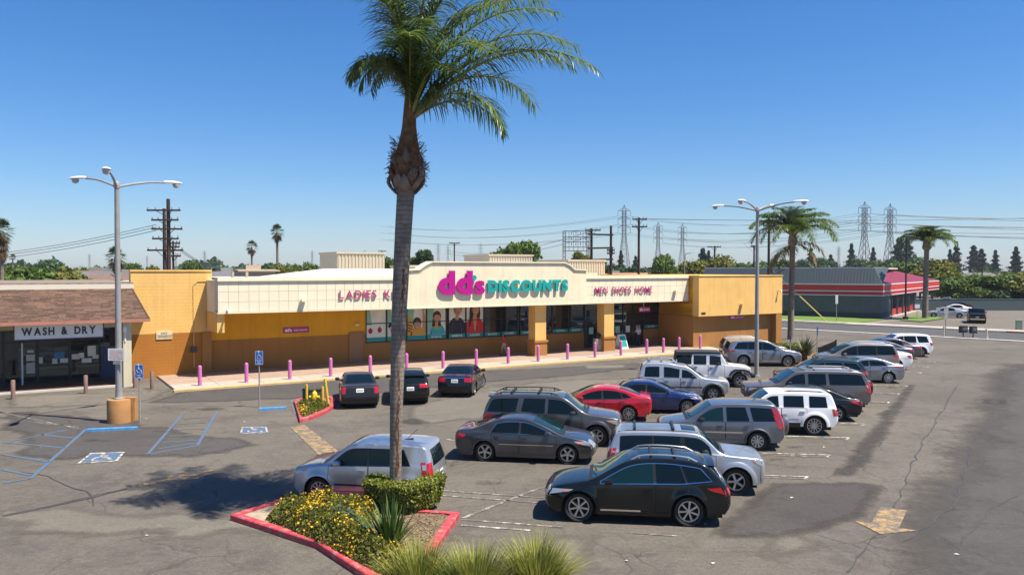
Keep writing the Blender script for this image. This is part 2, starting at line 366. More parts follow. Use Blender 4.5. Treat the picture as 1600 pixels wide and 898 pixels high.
# ---------------------------------------------------------------- painted markings
def worn(name, col, wear=.5, sc=5):
    m = mat(name, col, .8, var=.1, vscale=8)
    nt = m.node_tree; N = nt.nodes; Lk = nt.links
    n = N.new('ShaderNodeTexNoise'); n.inputs['Scale'].default_value = sc; n.inputs['Detail'].default_value = 8; n.inputs['Roughness'].default_value = .75
    tc = N.new('ShaderNodeTexCoord'); Lk.new(tc.outputs['Object'], n.inputs['Vector'])
    r = N.new('ShaderNodeMapRange'); r.inputs[1].default_value = wear - .10; r.inputs[2].default_value = wear + .06; Lk.new(n.outputs['Fac'], r.inputs[0])
    mx = N.new('ShaderNodeMix'); mx.data_type = 'RGBA'; Lk.new(r.outputs[0], mx.inputs[0])
    src = N['Principled BSDF'].inputs['Base Color'].links[0].from_socket
    Lk.new(src, mx.inputs[6]); mx.inputs[7].default_value = (.115, .104, .09, 1)
    Lk.new(mx.outputs[2], N['Principled BSDF'].inputs['Base Color']); return m
M_WHITE = worn('white_road_paint', (.62, .60, .55), .50, 4)
M_WHITE2 = worn('faded_white_paint', (.50, .48, .43), .44, 4)
M_BLUE = worn('blue_road_paint', (.025, .125, .29), .52, 6)
M_BLUE2 = worn('faded_blue_paint', (.05, .15, .27), .46, 6)
M_YEL = worn('yellow_road_paint', (.44, .27, .09), .485, 4)
def line(name, a, b, w, m, z=.013):
    a = Vector(a); b = Vector(b); d = (b - a).normalized(); p = Vector((-d.y, d.x, 0)) * w / 2
    return sheet(name, [(a - p)[:2], (b - p)[:2], (b + p)[:2], (a + p)[:2]], z, m)
def pline(a, b, w=.10, m=None, name='bay_line', z=.013): return line(name, G(*a), G(*b), w, m or M_WHITE, z)
bd = Vector((math.cos(R(-7.5)), math.sin(R(-7.5)), 0))
for px, py in ((1262, 748), (1297, 713.5), (1327, 686), (1352, 664), (1390, 629.5), (1406, 616), (1419, 604), (1441, 583), (1452, 574), (1462, 566)):
    e = G(px, py)
    for k in (-.16, .16):
        q = Vector((.16, .24, 0)).normalized() * k
        line('bay_line', e + q, e + q - bd * 5.2, .09, M_WHITE if k > 0 else M_WHITE2)
    line('bay_line', e + Vector((.09, .135, 0)) * 1.3, e - Vector((.09, .135, 0)) * 1.3, .09, M_WHITE, .014)
for y0, ln, mm in ((768, 170, M_WHITE2), (776, 170, M_WHITE2), (814, 160, M_WHITE2), (823, 110, M_WHITE)):
    pline((720 if y0 > 800 else 690, y0), ((720 if y0 > 800 else 690) + ln, y0 + ln * .075), .09, mm)
pline((722, 812), (838, 766), .11, M_WHITE2); pline((838, 766), (900, 752), .1, M_WHITE2)
pline((697, 687), (716, 690), .10, M_WHITE); pline((985, 835), (1060, 840), .08, M_WHITE2)
for a, b in (((0, 645), (122, 671)), ((50, 660), (120, 668)), ((200, 648), (228, 655))): pline(a, b, .08, M_WHITE2)
for k in range(5): pline((686 + k * 6, 596 + k * 3), (700 + k * 7, 612 + k * 3), .10, M_WHITE2)
for a, b in (((0, 757), (44, 749)), ((44, 749), (132, 671)), ((0, 735), (44, 744)), ((0, 711), (72, 723)), ((8, 692), (98, 701)), ((62, 680), (112, 685)), ((0, 693), (104, 672))): pline(a, b, .12, M_BLUE)
for a, b in (((228, 711), (284, 647)), ((306, 697), (338, 643)), ((228, 711), (306, 697)), ((245, 702), (306, 693)), ((252, 692), (308, 688)), ((262, 682), (312, 680)), ((268, 672), (318, 671)), ((277, 663), (322, 661)), ((284, 655), (326, 652))): pline(a, b, .11, M_BLUE if a[1] > 690 else M_BLUE2)
pline((455, 625), (462, 648), .2, M_BLUE2)
def access_symbol(pts, name='accessible_bay_symbol'):
    "blue square with a white seated figure in a wheelchair, on the ground; pts = far-left, far-right, near-right, near-left"
    P = [G(*p) for p in pts]
    def uv(u, v): return P[3].lerp(P[2], u).lerp(P[0].lerp(P[1], u), v)[:2]
    sheet(name, [uv(0, 0), uv(1, 0), uv(1, 1), uv(0, 1)], .013, M_WHITE)
    sheet(name, [uv(.07, .08), uv(.93, .08), uv(.93, .92), uv(.07, .92)], .015, M_BLUE)
    def bar(a, b, w):
        dx, dy = b[0] - a[0], b[1] - a[1]; l = math.hypot(dx, dy); px, py = -dy / l * w, dx / l * w
        sheet(name, [uv(a[0] - px, a[1] - py), uv(b[0] - px, b[1] - py), uv(b[0] + px, b[1] + py), uv(a[0] + px, a[1] + py)], .017, M_WHITE)
    bar((.42, .80), (.46, .45), .05); bar((.46, .45), (.68, .42), .045); bar((.68, .42), (.78, .2), .045); bar((.44, .63), (.62, .62), .035)
    for k in range(9):
        a0, a1 = R(100 + k * 25), R(125 + k * 25); c = (.48, .34); bar((c[0] + .2 * math.cos(a0), c[1] + .2 * math.sin(a0)), (c[0] + .2 * math.cos(a1), c[1] + .2 * math.sin(a1)), .03)
    sheet(name, [uv(.41 + .06 * math.cos(R(k * 45)), .87 + .05 * math.sin(R(k * 45))) for k in range(8)], .0175, M_WHITE)
access_symbol(((138, 709), (193, 707), (180, 722), (117, 726)))
access_symbol(((376, 668), (415, 668), (418, 677), (373, 679)))
def arrow(name, tail, tip, w, hl, hw):
    a = G(*tail); b = G(*tip); d = (b - a).normalized(); p = Vector((-d.y, d.x, 0)); n = b - d * hl
    sheet(name, [(a - p * w)[:2], (n - p * w)[:2], (n - p * hw)[:2], b[:2], (n + p * hw)[:2], (n + p * w)[:2], (a + p * w)[:2]], .013, M_YEL)
arrow('painted_arrow', (1400, 797), (1380, 837), .32, .75, .72)
arrow('painted_arrow', (222, 759), (335, 735), .17, 1.5, .42)
sheet('yellow_crossing_strip', gp((452, 668), (474, 664), (527, 706), (500, 716)), .013, M_YEL)
np_ = fit_text('NO PARKING', 3.4, .34, .0, M_WHITE); o = link('painted_lettering', np_, None, G(250, 611.5) + Vector((0, 0, .014)), (R(-90), 0, AF)); o['kind'] = 'structure'
soft_sheet('ground_stain_light', ragged(gp((905, 571), (980, 569), (985, 575), (910, 577)), .15, .6, 3), .0125, A_PALE, .5)
sheet('ground_stain_light', ragged(gp((1000, 560), (1040, 558), (1046, 563), (1004, 565)), .15, .6, 4), .0125, A_PALE)
scraps = MB()
for px, py in ((1105, 822), (1117, 884), (690, 708), (1003, 690), (730, 690), (860, 764), (1290, 700), (1340, 610), (225, 840), (1500, 870), (380, 660), (980, 880), (1240, 780), (60, 700)):
    c = G(px, py); q = rnd.uniform(0, 3); s = rnd.uniform(.03, .07); scraps.add([(c.x + s * math.cos(q + k * 1.57) * (1, .6)[k % 2], c.y + s * math.sin(q + k * 1.57) * (1, .6)[k % 2], .02 + .015 * (k % 2)) for k in range(4)], [(0, 1, 2, 3)])
o = scraps.build('paper_scraps', mat('scrap_paper', (.6, .58, .54), .8)); o['kind'] = 'stuff'
# ---------------------------------------------------------------- store pavement
side_w = MB(); s0, s1 = toST(G(268, 609))[0], S_at(1108, 46.5)
bed = MB(); bed.prism([ST(s, t)[:2] for s, t in ((s0, 44.87), (s1, 44.87), (s1 + 1.2, 47.2), (s1 + 1.2, 52.6), (s0, 52.6))], -.02, .085)
bed = bed.build('pavement', CONC); bed['kind'] = 'structure'
k = MB(); k.prism([ST(s, t)[:2] for s, t in ((s0 - .1, 44.84), (s1, 44.84), (s1, 45.22), (s0 - .1, 45.22))], -.015, .115); o = k.build('pavement_kerb', CURB_Y); o['kind'] = 'structure'
sm_ = {}
rows = ((45.23, 47.2, CONC), (47.22, 49.55, CONC_P), (49.57, 51.98, CONC_P)); step = 2.35
n = int((s1 - s0) / step)
for ri, (t0, t1, mm) in enumerate(rows):
    b = MB(); b.box(-step / 2 + .012, step / 2 - .012, -(t1 - t0) / 2, (t1 - t0) / 2, 0, .03); me = b.mesh('paving_slab', mm)
    for i in range(n):
        link('paving_slab', me, bed, ST(s0 + (i + .5) * step, (t0 + t1) / 2, .085 + rnd.uniform(0, .003)), (0, 0, AF))
# brown tiled terrace under the laundry eave
sT = S_at(206, 48.6)
o = MB().prism([ST(s, t)[:2] for s, t in ((sT - 22, 48.75), (sT, 48.75), (sT, 52.3), (sT - 22, 52.3))], -.02, .10).build('terrace', mat('terrace_tile', (.085, .045, .032), .6, var=.2, vscale=4)); o['kind'] = 'structure'
o = MB().prism([ST(s, t)[:2] for s, t in ((sT - 22, 48.6), (sT, 48.6), (sT, 48.75), (sT - 22, 48.75))], -.02, .11).build('terrace_kerb', WHITE_C); o['kind'] = 'structure'
# ---------------------------------------------------------------- vehicles
GLASS = mat('tinted_glass', (0.004, 0.009, 0.011), 0.03, spec=0.32)
GLASS_W = mat('windscreen_glass', (0.005, 0.022, 0.024), 0.03, spec=0.4)
BLACKTRIM = mat('black_trim', (0.014, 0.014, 0.015), 0.45)
PLASTIC = mat('grey_plastic', (0.045, 0.046, 0.05), 0.55)
RUBBER = mat('tyre_rubber', (0.016, 0.016, 0.017), 0.75)
CHROME = mat('chrome', (0.75, 0.75, 0.77), 0.12, 1.0)
ALLOY = mat('alloy_rim', (0.62, 0.63, 0.65), 0.28, 0.85)
GAP = mat('panel_gap', (0.006, 0.006, 0.006), 0.8)
LAMP = mat('headlamp_lens', (0.38, 0.40, 0.43), 0.08, 0.3, coat=1)
AMBER = mat('amber_lens', (0.75, 0.2, 0.02), 0.15, coat=1)
REDLENS = mat('red_lens', (0.42, 0.008, 0.012), 0.12, coat=1)
PLATE = mat('licence_plate', (0.75, 0.75, 0.72), 0.4)
PAINTS = {}
def paint(name, col, metal=0.35, rough=0.32):
    if name not in PAINTS:
        dk = max(col) < .03
        PAINTS[name] = mat('paint_' + name, col, rough, 0.0 if dk else metal, coat=.65 if dk else 1.0, var=0.10, vscale=2.2, dark=(.20, .18, .15), dscale=1.3, damt=.03 if dk else .14, spec=.12 if dk else .5)
    return PAINTS[name]

def chaikin(p, n=2):
    for _ in range(n):
        q = [p[0]]
        for a, b in zip(p[:-1], p[1:]):
            q.append((a[0] * .75 + b[0] * .25, a[1] * .75 + b[1] * .25)); q.append((a[0] * .25 + b[0] * .75, a[1] * .25 + b[1] * .75))
        q.append(p[-1]); p = q
    return p
def itp(x, pts):
    if x <= pts[0][0]: return pts[0][1]
    for a, b in zip(pts[:-1], pts[1:]):
        if x <= b[0]: return a[1] + (b[1] - a[1]) * (x - a[0]) / max(1e-9, b[0] - a[0])
    return pts[-1][1]

class Shape:
    "sill-to-roof surface of a road vehicle: side outline (x from the front, z) and half width Y(x, z)"
    def __init__(s, sp):
        s.sp = sp; s.L = sp['L']; s.W = sp['W']; s.wb = sp['wb']; s.fo = sp['fo']; s.R = sp['R']
        s.Ra = s.R + sp.get('gap', 0.055)
        prof = chaikin(sp['prof'], 2)
        # densify
        d = [prof[0]]
        for a, b in zip(prof[:-1], prof[1:]):
            n = max(1, int(math.hypot(b[0] - a[0], b[1] - a[1]) / 0.16))
            for i in range(1, n + 1): d.append((lerp(a[0], b[0], i / n), lerp(a[1], b[1], i / n)))
        s.S = d; n = len(d)
        s.N = []
        for i in range(n):
            a = d[max(0, i - 1)]; b = d[min(n - 1, i + 1)]
            tx, tz = b[0] - a[0], b[1] - a[1]; l = math.hypot(tx, tz) or 1
            s.N.append((-tz / l, tx / l))          # outward (up when going backwards)
        rn, rt, rr = sp.get('rnose', .20), sp.get('rtop', .07), sp.get('rtail', .14)
        s.r = []
        for (x, z), (nx, nz) in zip(s.S, s.N):
            fr = max(0, -nx); bk = max(0, nx)
            wf = fr ** 2 if x < s.L * .25 else 0; wk = bk ** 2 if x > s.L * .75 else 0
            s.r.append(rt + (rn - rt) * wf + (rr - rt) * wk)
        s.I = [(x - nx * r, z - nz * r) for (x, z), (nx, nz), r in zip(s.S, s.N, s.r)]
        # keep the inner outline monotone in x on its upper part
        i0 = min(range(n), key=lambda i: s.I[i][0]); i1 = max(range(n), key=lambda i: s.I[i][0])
        s.i0, s.i1 = i0, i1
        I = s.I
        for i in range(i0 + 1, i1 + 1):
            if I[i][0] < I[i - 1][0] + 1e-4: I[i] = (I[i - 1][0] + 1e-4, I[i][1])
        for i in range(i0 - 1, -1, -1):
            if I[i][0] < I[i + 1][0] + 1e-4: I[i] = (I[i + 1][0] + 1e-4, I[i][1])
        for i in range(i1 + 1, n):
            if I[i][0] > I[i - 1][0] - 1e-4: I[i] = (I[i - 1][0] - 1e-4, I[i][1])
        s.up = I[i0:i1 + 1]
        s.lf = I[:i0 + 1][::-1]; s.lr = I[i1:][::-1]
        s.xf = s.fo; s.xr = s.fo + s.wb
    def belt(s, x): return itp(x, s.sp['belt'])
    def high(s, x): return itp(x, s.up)
    def low(s, x, arch=True):
        sill = s.sp.get('sill', .24)
        z = sill
        if x < s.lf[-1][0]: z = itp(x, s.lf)
        elif x > s.lr[0][0]: z = itp(x, s.lr)
        if arch:
            for xw in (s.xf, s.xr):
                d = abs(x - xw)
                if d < s.Ra: z = max(z, s.R + math.sqrt(s.Ra ** 2 - d * d))
        return z
    def Y(s, x, z):
        sp = s.sp; w = s.W / 2
        df, tf = sp.get('taper', (.9, .10)); dr, tr = sp.get('taper_r', (.8, .07))
        if x < df: w *= 1 - tf * (1 - x / df) ** 2
        if s.L - x < dr: w *= 1 - tr * (1 - (s.L - x) / dr) ** 2
        b = s.belt(x); zm = sp.get('zm', b * .66)
        if z <= b:
            if z < zm: y = w * (1 - .055 * ((zm - z) / zm) ** 2)
            else: y = w * (1 - .035 * ((z - zm) / max(.05, b - zm)) ** 2)
            fl = sp.get('flare', .025)
            for xw in (s.xf, s.xr):
                d = math.hypot(x - xw, z - s.R) - s.Ra
                if d < .3: y += fl * math.exp(-(max(d, 0) / .11) ** 2) * min(1, max(0, (b - z) / .12))
            cr = sp.get('crease')
            if cr:
                zc = cr[0] + cr[1] * (x - s.xf); y += .014 * math.exp(-((z - zc) / .045) ** 2)
        else:
            y = w * .965 - sp.get('step', .02) * min(1, (z - b) / .05) - (z - b) * sp.get('tumble', .30)
        return max(.03, y)
    def P(s, x, y, z): return (s.fo + s.wb / 2 - x, y, z)    # local: +X forward, origin mid wheelbase
    # ---- skin
    def skin_pt(s, t, v, off=0.0):
        n = len(s.S); i = min(n - 2, max(0, int(t))); f = t - i
        x = lerp(s.S[i][0], s.S[i + 1][0], f); z = lerp(s.S[i][1], s.S[i + 1][1], f)
        nx = lerp(s.N[i][0], s.N[i + 1][0], f); nz = lerp(s.N[i][1], s.N[i + 1][1], f)
        r = lerp(s.r[i], s.r[i + 1], f)
        ix = lerp(s.I[i][0], s.I[i + 1][0], f); iz = lerp(s.I[i][1], s.I[i + 1][1], f)
        w = s.Y(ix, iz); a = abs(v)
        rw = min(r, w * .8); v0 = 1 - rw / w; crown = .25 * r
        if a <= v0: c = crown * (a / v0) ** 2
        else:
            q = (a - v0) / (1 - v0); c = crown + (r - crown) * (1 - math.sqrt(max(0, 1 - q * q)))
        k = c / r
        return s.P(lerp(x, ix, k) + nx * off, math.copysign(a * w, v) + (off if a > .97 else 0) * (1 if v > 0 else -1), lerp(z, iz, k) + nz * off)
    def t_x(s, x, part='top'):
        for i in range(s.i0, s.i1):
            if s.S[i][0] <= x <= s.S[i + 1][0]: return i + (x - s.S[i][0]) / max(1e-9, s.S[i + 1][0] - s.S[i][0])
        return s.i1
    def t_z(s, z, rear=False):
        n = len(s.S)
        rng = range(n - 2, 0, -1) if rear else range(n - 1)
        for i in rng:
            a, b = s.S[i][1], s.S[i + 1][1]
            if min(a, b) <= z <= max(a, b) and abs(b - a) > 1e-9: return i + (z - a) / (b - a)
        return 0
    def vcols(s, t, k=5):
        n = len(s.S); i = min(n - 1, max(0, int(t))); w = s.Y(*s.I[i]); v0 = 1 - min(s.r[i], w * .8) / w
        h = [v0 * j / 4 for j in range(5)] + [v0 + (1 - v0) * math.sin(math.pi / 2 * j / k) for j in range(1, k + 1)]
        return [-q for q in h[:0:-1]] + h
def body_mesh(S, m):
    b = bmesh.new()
    n = len(S.S); rows = []
    for i in range(n): rows.append([b.verts.new(S.skin_pt(i, v)) for v in S.vcols(i)])
    for a, c in zip(rows[:-1], rows[1:]):
        for j in range(len(a) - 1): b.faces.new((a[j], a[j + 1], c[j + 1], c[j]))
    xs = [p[0] for p in S.up] + [p[0] for p in S.lf] + [p[0] for p in S.lr]
    for xw in (S.xf, S.xr):
        for k in range(25):
            xs.append(xw - S.Ra * math.cos(math.pi * k / 24) * .9999)
        xs += [xw - S.Ra - 1e-3, xw + S.Ra + 1e-3]
    x = S.up[0][0]
    while x < S.up[-1][0]: xs.append(x); x += .15
    lo, hi = S.up[0][0], S.up[-1][0]
    xs = sorted(q for q in xs if lo - 1e-6 <= q <= hi + 1e-6)
    xs = [q for i, q in enumerate(xs) if i == 0 or q - xs[i - 1] > 2e-4]
    for sg in (1, -1):
        prev = None
        for x in xs:
            zl = S.low(x); zh = max(S.high(x), zl); bz = min(max(S.belt(x), zl), zh)
            zs = [lerp(zl, bz, k / 11) for k in range(12)] + [lerp(bz, zh, k / 5) for k in (.35, 1, 2, 3, 4, 5)]
            col = [b.verts.new(S.P(x, sg * S.Y(x, z), z)) for z in zs]
            if prev:
                for j in range(len(col) - 1):
                    b.faces.new((prev[j], prev[j + 1], col[j + 1], col[j]) if sg < 0 else (prev[j], col[j], col[j + 1], prev[j + 1]))
            prev = col
    # arch lips and inner liner
    for xw in (S.xf, S.xr):
        for sg in (1, -1):
            prev = None
            for k in range(21):
                a = math.pi * k / 20; x = xw - S.Ra * math.cos(a); z = S.R + S.Ra * math.sin(a)
                y = S.Y(x, z)
                col = [b.verts.new(S.P(x, sg * (y - d), z)) for d in (0, .06)]
                if prev: b.faces.new((prev[0], prev[1], col[1], col[0]))
                prev = col
    bmesh.ops.remove_doubles(b, verts=b.verts, dist=4e-4)
    bmesh.ops.dissolve_degenerate(b, edges=b.edges, dist=1e-5)
    bmesh.ops.recalc_face_normals(b, faces=b.faces)
    me = bpy.data.meshes.new('body'); b.to_mesh(me); b.free()
    me.materials.append(m); me.shade_smooth(); me.set_sharp_from_angle(angle=R(38))
    return me
def grid_faces(rows):
    vs = []; fs = []; n = len(rows[0])
    for r in rows: vs += r
    for i in range(len(rows) - 1):
        for j in range(n - 1): fs.append((i * n + j, i * n + j + 1, (i + 1) * n + j + 1, (i + 1) * n + j))
    return vs, fs
def side_patch(mb, S, x0b, x0t, x1b, x1t, zb, zt, sg, off=.006, nx=10, nz=4, back=0.0):
    "patch on the flank; x0/x1 = front and rear edges at bottom and top, zb/zt numbers or functions of x"
    rows = []
    for i in range(nx + 1):
        u = i / nx; xb = lerp(x0b, x1b, u); xt = lerp(x0t, x1t, u)
        b = zb(xb) if callable(zb) else zb; t = zt(xt) if callable(zt) else zt
        if t < b: t = b
        rows.append([S.P(lerp(xb, xt, j / nz), sg * (S.Y(lerp(xb, xt, j / nz), lerp(b, t, j / nz)) + off), lerp(b, t, j / nz)) for j in range(nz + 1)])
    if sg < 0: rows = rows[::-1]
    mb.add(*grid_faces(rows)); return mb
def skin_patch(mb, S, t0, t1, v0, v1, off=.006, nt=8, nv=8, v0b=None, v1b=None):
    v0b = v0 if v0b is None else v0b; v1b = v1 if v1b is None else v1b
    rows = []
    for i in range(nt + 1):
        f = i / nt; a = lerp(v0, v0b, f); c = lerp(v1, v1b, f)
        rows.append([S.skin_pt(lerp(t0, t1, f), lerp(a, c, j / nv), off) for j in range(nv + 1)])
    mb.add(*grid_faces(rows)); return mb

WHEELS = {}
def wheel_meshes(style, r, w, rimr):
    k = (style, round(r, 3), round(w, 3), round(rimr, 3))
    if k in WHEELS: return WHEELS[k]
    t = MB()
    h = w / 2; q = rimr
    t.lathe([(q, -h * .8), (r * .93, -h), (r * .985, -h * .78), (r, -h * .4), (r, h * .4), (r * .985, h * .78), (r * .93, h), (q + .012, h * .86), (q, h * .7)], n=30, axis='Y', cap=False)
    tm = t.mesh('wheel', RUBBER, True, 50)
    d = MB(); d.lathe([(q, h * .05), (.001, h * .05)], n=24, axis='Y', cap=False); dm = d.mesh('brake_disc', GAP)
    m = MB()
    m.lathe([(q * 1.0, -h * .6), (q, h * .72), (q * .985, h * .8), (q * .91, h * .8), (q * .88, h * .55), (q * .9, h * .1)], n=30, axis='Y', cap=False)
    m.lathe([(.055, h * .1), (.06, h * .62), (.045, h * .74), (.001, h * .76)], n=14, axis='Y', cap=False)
    ns = {'five': 5, 'seven': 7, 'six': 6, 'cover': 9, 'mesh': 12, 'twin': 10}[style]
    for i in range(ns):
        a0 = 2 * math.pi * i / ns
        def spoke(a, a2, w0, w1, dy=0.0):
            rr0, rr1 = .05, q * .92
            c0 = Vector((math.cos(a) * rr0, 0, math.sin(a) * rr0)); c1 = Vector((math.cos(a2) * rr1, 0, math.sin(a2) * rr1))
            pd = Vector((-math.sin(a2), 0, math.cos(a2)))
            f0, f1 = h * .7 + dy, h * .62 + dy
            vs = []
            for c, ww, f in ((c0, w0, f0), (c1, w1, f1)):
                for yy, sc in ((f, .7), (f - .05, 1.0)):
                    vs += [c - pd * ww / 2 * sc + Vector((0, yy, 0)), c + pd * ww / 2 * sc + Vector((0, yy, 0))]
            m.add(vs, [(0, 1, 5, 4), (0, 4, 6, 2), (1, 3, 7, 5), (2, 6, 7, 3)])
        if style == 'five': spoke(a0, a0, .075, .085)
        elif style == 'six': spoke(a0 - .13, a0 - .13, .03, .035); spoke(a0 + .13, a0 + .13, .03, .035)
        elif style == 'seven': spoke(a0, a0, .05, .065)
        elif style == 'cover': spoke(a0, a0 + .12, .045, .085)
        elif style == 'twin': spoke(a0, a0, .04, .045)
        else:
            spoke(a0, a0 + .26, .022, .03); spoke(a0, a0 - .26, .022, .03)
    rm = m.mesh('rim', ALLOY, True, 35)
    WHEELS[k] = (tm, rm, dm); return WHEELS[k]

def make_vehicle(name, sp, label, paintm, cat='car', group=None):
    S = Shape(sp); L, W, H = S.L, S.W, max(p[1] for p in S.S)
    root = thing(name, (0, 0, 0), label, cat, group=group)
    body = link('body', body_mesh(S, paintm), root)
    tops = sp['tops']          # windscreen base x, roof front x, roof rear x, rear glass base x
    # glass fore and aft
    def tz(x): return S.t_x(x)
    g = MB(); skin_patch(g, S, tz(tops[0]), tz(tops[1]), -.90, .90, .008, 12, 12, -.93, .93)
    ws = g.build('windscreen', sp.get('wsmat', GLASS_W), root, True)
    g = MB(); skin_patch(g, S, tz(tops[0] - .10), tz(tops[0] + .01), -.88, .88, .005, 3, 8); g.build('cowl', BLACKTRIM, root)
    for q in (-.35, .25):
        wm = MB(); a = S.skin_pt(tz(tops[0] + .03), q, .03); c = S.skin_pt(tz(tops[0] + .10), q + .45, .025)
        wm.tube([a, c], .011, 5); wm.build('wiper', BLACKTRIM, root)
    if 'rear_z' in sp:
        ta, tb = S.t_z(sp['rear_z'][1], True), S.t_z(sp['rear_z'][0], True)
    else: ta, tb = tz(tops[2]), tz(tops[3])
    vr = sp.get('rear_v', .84)
    g = MB(); skin_patch(g, S, ta, tb, -vr * sp.get('rear_vt', .96), vr * sp.get('rear_vt', .96), .008, 10, 10, -vr, vr)
    g.build('rear_window', GLASS, root, True)
    # side windows
    mtop = sp.get('wtop', .075); mb_ = sp.get('wbot', .025)
    ztop = lambda x: S.high(x) - mtop
    zbot = lambda x: S.belt(x) + mb_
    dlo = sp['dlo']             # list of (x0b, x0t, x1b, x1t)
    for sg in (1, -1):
        if sp.get('surround', True):
            sm = MB(); e = .03
            side_patch(sm, S, dlo[0][0] - e, dlo[0][1] - e, dlo[-1][2] + e, dlo[-1][3] + e, lambda x: S.belt(x) + mb_ - .022, lambda x: S.high(x) - mtop + .02, sg, .003, 36, 5)
            sm.build('window_surround', sp.get('surmat', BLACKTRIM), root, True)
            if sp.get('surmat') is CHROME:
                sm = MB(); side_patch(sm, S, dlo[0][0] - .01, dlo[0][1] - .01, dlo[-1][2] + .01, dlo[-1][3] + .01, lambda x: S.belt(x) + mb_ - .005, lambda x: S.high(x) - mtop + .005, sg, .005, 36, 5)
                sm.build('window_rubber', BLACKTRIM, root, True)
        for k, q in enumerate(dlo):
            gm = MB(); side_patch(gm, S, *q, zbot, ztop, sg, .009, 14, 4)
            gm.build('side_window', sp.get('gl_front', GLASS) if k == 0 else GLASS, root, True)
        # doors
        for di, (xa, xb) in enumerate(sp['doors']):
            lowd = lambda x: max(sp.get('sill', .24) + .10, S.low(x) + (.07 if S.low(x) > sp.get('sill', .24) + .05 else 0))
            topd = lambda x: S.belt(x) - .012
            dm = MB(); side_patch(dm, S, xa - .008, xa - .008, xb + .008, xb + .008, lambda x: lowd(x) - .008, lambda x: S.belt(x) + .0, sg, .0025, 12, 8); dm.build('door_gap', GAP, root)
            dm = MB(); side_patch(dm, S, xa + .006, xa + .006, xb - .006, xb - .006, lowd, topd, sg, .006, 12, 10); d = dm.build('door', paintm, root, True)
            hx = xb - .17; hz = S.belt(hx) - sp.get('hdrop', .13)
            hm = MB(); y = S.Y(hx, hz)
            hm.obox(S.P(hx, sg * (y + .022), hz), (.19, .03, .035)); hm.build('handle', sp.get('hmat', paintm), d)
        # mirror
        mx = sp.get('mx', dlo[0][0] + .22); mz = S.belt(mx) + .09; y = S.Y(mx, S.belt(mx))
        mm = MB(); c = S.P(mx, sg * (y + .12), mz)
        mm.lathe([(.03, -.09), (.085, -.07), (.1, 0), (.085, .07), (.03, .09)], (0, 0, 0), 10, 'Y')
        mm.v = [(c[0] + v[0] * 1.0 + (.03 if v[0] > 0 else 0), c[1] + v[1] * 1.25, c[2] + v[2] * .8) for v in mm.v]
        mm.bar(S.P(mx, sg * (y - .04), mz - .07), S.P(mx, sg * (y + .09), mz - .04), .06, .04)
        mm.build('wing_mirror', sp.get('mmat', paintm), root, True)
        # sill and mouldings
        sm = MB(); zs = sp.get('sill', .24)
        side_patch(sm, S, S.xf + S.Ra + .01, S.xf + S.Ra + .01, S.xr - S.Ra - .01, S.xr - S.Ra - .01, zs - .035, zs + sp.get('sillh', .075), sg, .008, 8, 2)
        sm.build('sill', sp.get('sillmat', paintm), root, True)
        if 'mould' in sp:
            z, hh, mm_ = sp['mould']; sm = MB()
            side_patch(sm, S, S.xf + S.Ra + .08, S.xf + S.Ra + .08, S.xr - S.Ra - .10, S.xr - S.Ra - .10, z, z + hh, sg, .016, 8, 1)
            sm.build('door_moulding', mm_ or paintm, root, True)
        if 'chromesill' in sp:
            sm = MB(); side_patch(sm, S, S.xf + S.Ra + .1, S.xf + S.Ra + .1, S.xr - S.Ra - .75, S.xr - S.Ra - .75, zs + .07, zs + .115, sg, .022, 8, 1); sm.build('sill_strip', CHROME, root, True)
        if 'archtrim' in sp:
            am, aw = sp['archtrim']
            for xw in (S.xf, S.xr):
                rows = []
                for k in range(21):
                    a = lerp(-.15, math.pi + .15, k / 20); row = []
                    for rr, oo in ((S.Ra - .005, .02), (S.Ra + aw * .6, .03), (S.Ra + aw, .006)):
                        x = xw - rr * math.cos(a); z = max(zs, S.R + rr * math.sin(a)); z = min(z, S.belt(x) - .01)
                        row.append(S.P(x, sg * (S.Y(x, z) + oo), z))
                    rows.append(row)
                if sg < 0: rows = rows[::-1]
                tm = MB(); tm.add(*grid_faces(rows)); tm.build('wheel_arch_trim', am or paintm, root, True)
        # lamps
        hl = sp['head']         # z0, z1, side length, v0
        hm = MB(); z0, z1, ln, v0 = hl
        t0, t1 = S.t_z(z0), S.t_z(z1)
        if sg > 0: skin_patch(hm, S, t0, t1, v0, 1.0, .007, 5, 8)
        else: skin_patch(hm, S, t0, t1, -1.0, -v0, .007, 5, 8)
        xs = S.I[S.i0][0] + .0
        side_patch(hm, S, xs + .002, xs + .06, xs + ln * .9, xs + ln * 1.15, lambda x: z0 + (z1 - z0) * .62 * min(1, max(0, (x - xs) / ln)) ** .8, z1 - .01, sg, .008, 8, 3)
        hd = hm.build('headlight', LAMP, root, True)
        am_ = MB(); side_patch(am_, S, xs + ln * .60, xs + ln * .62, xs + ln * .88, xs + ln * .98, lambda x: z0 + (z1 - z0) * (.08 + .62 * min(1, max(0, (x - xs) / ln)) ** .8), z1 - .04, sg, .012, 4, 2); am_.build('indicator', AMBER, hd, True)
        tl = sp['tail']         # z0, z1, side length, v0
        hm = MB(); z0, z1, ln, v0 = tl
        t0, t1 = S.t_z(z1, True), S.t_z(z0, True)
        if sg > 0: skin_patch(hm, S, t0, t1, v0, 1.0, .007, 5, 8)
        else: skin_patch(hm, S, t0, t1, -1.0, -v0, .007, 5, 8)
        xe = lambda z: min(S.I[S.i1][0], next((p[0] for p in reversed(S.up) if p[1] >= z), S.I[S.i1][0])) - .004
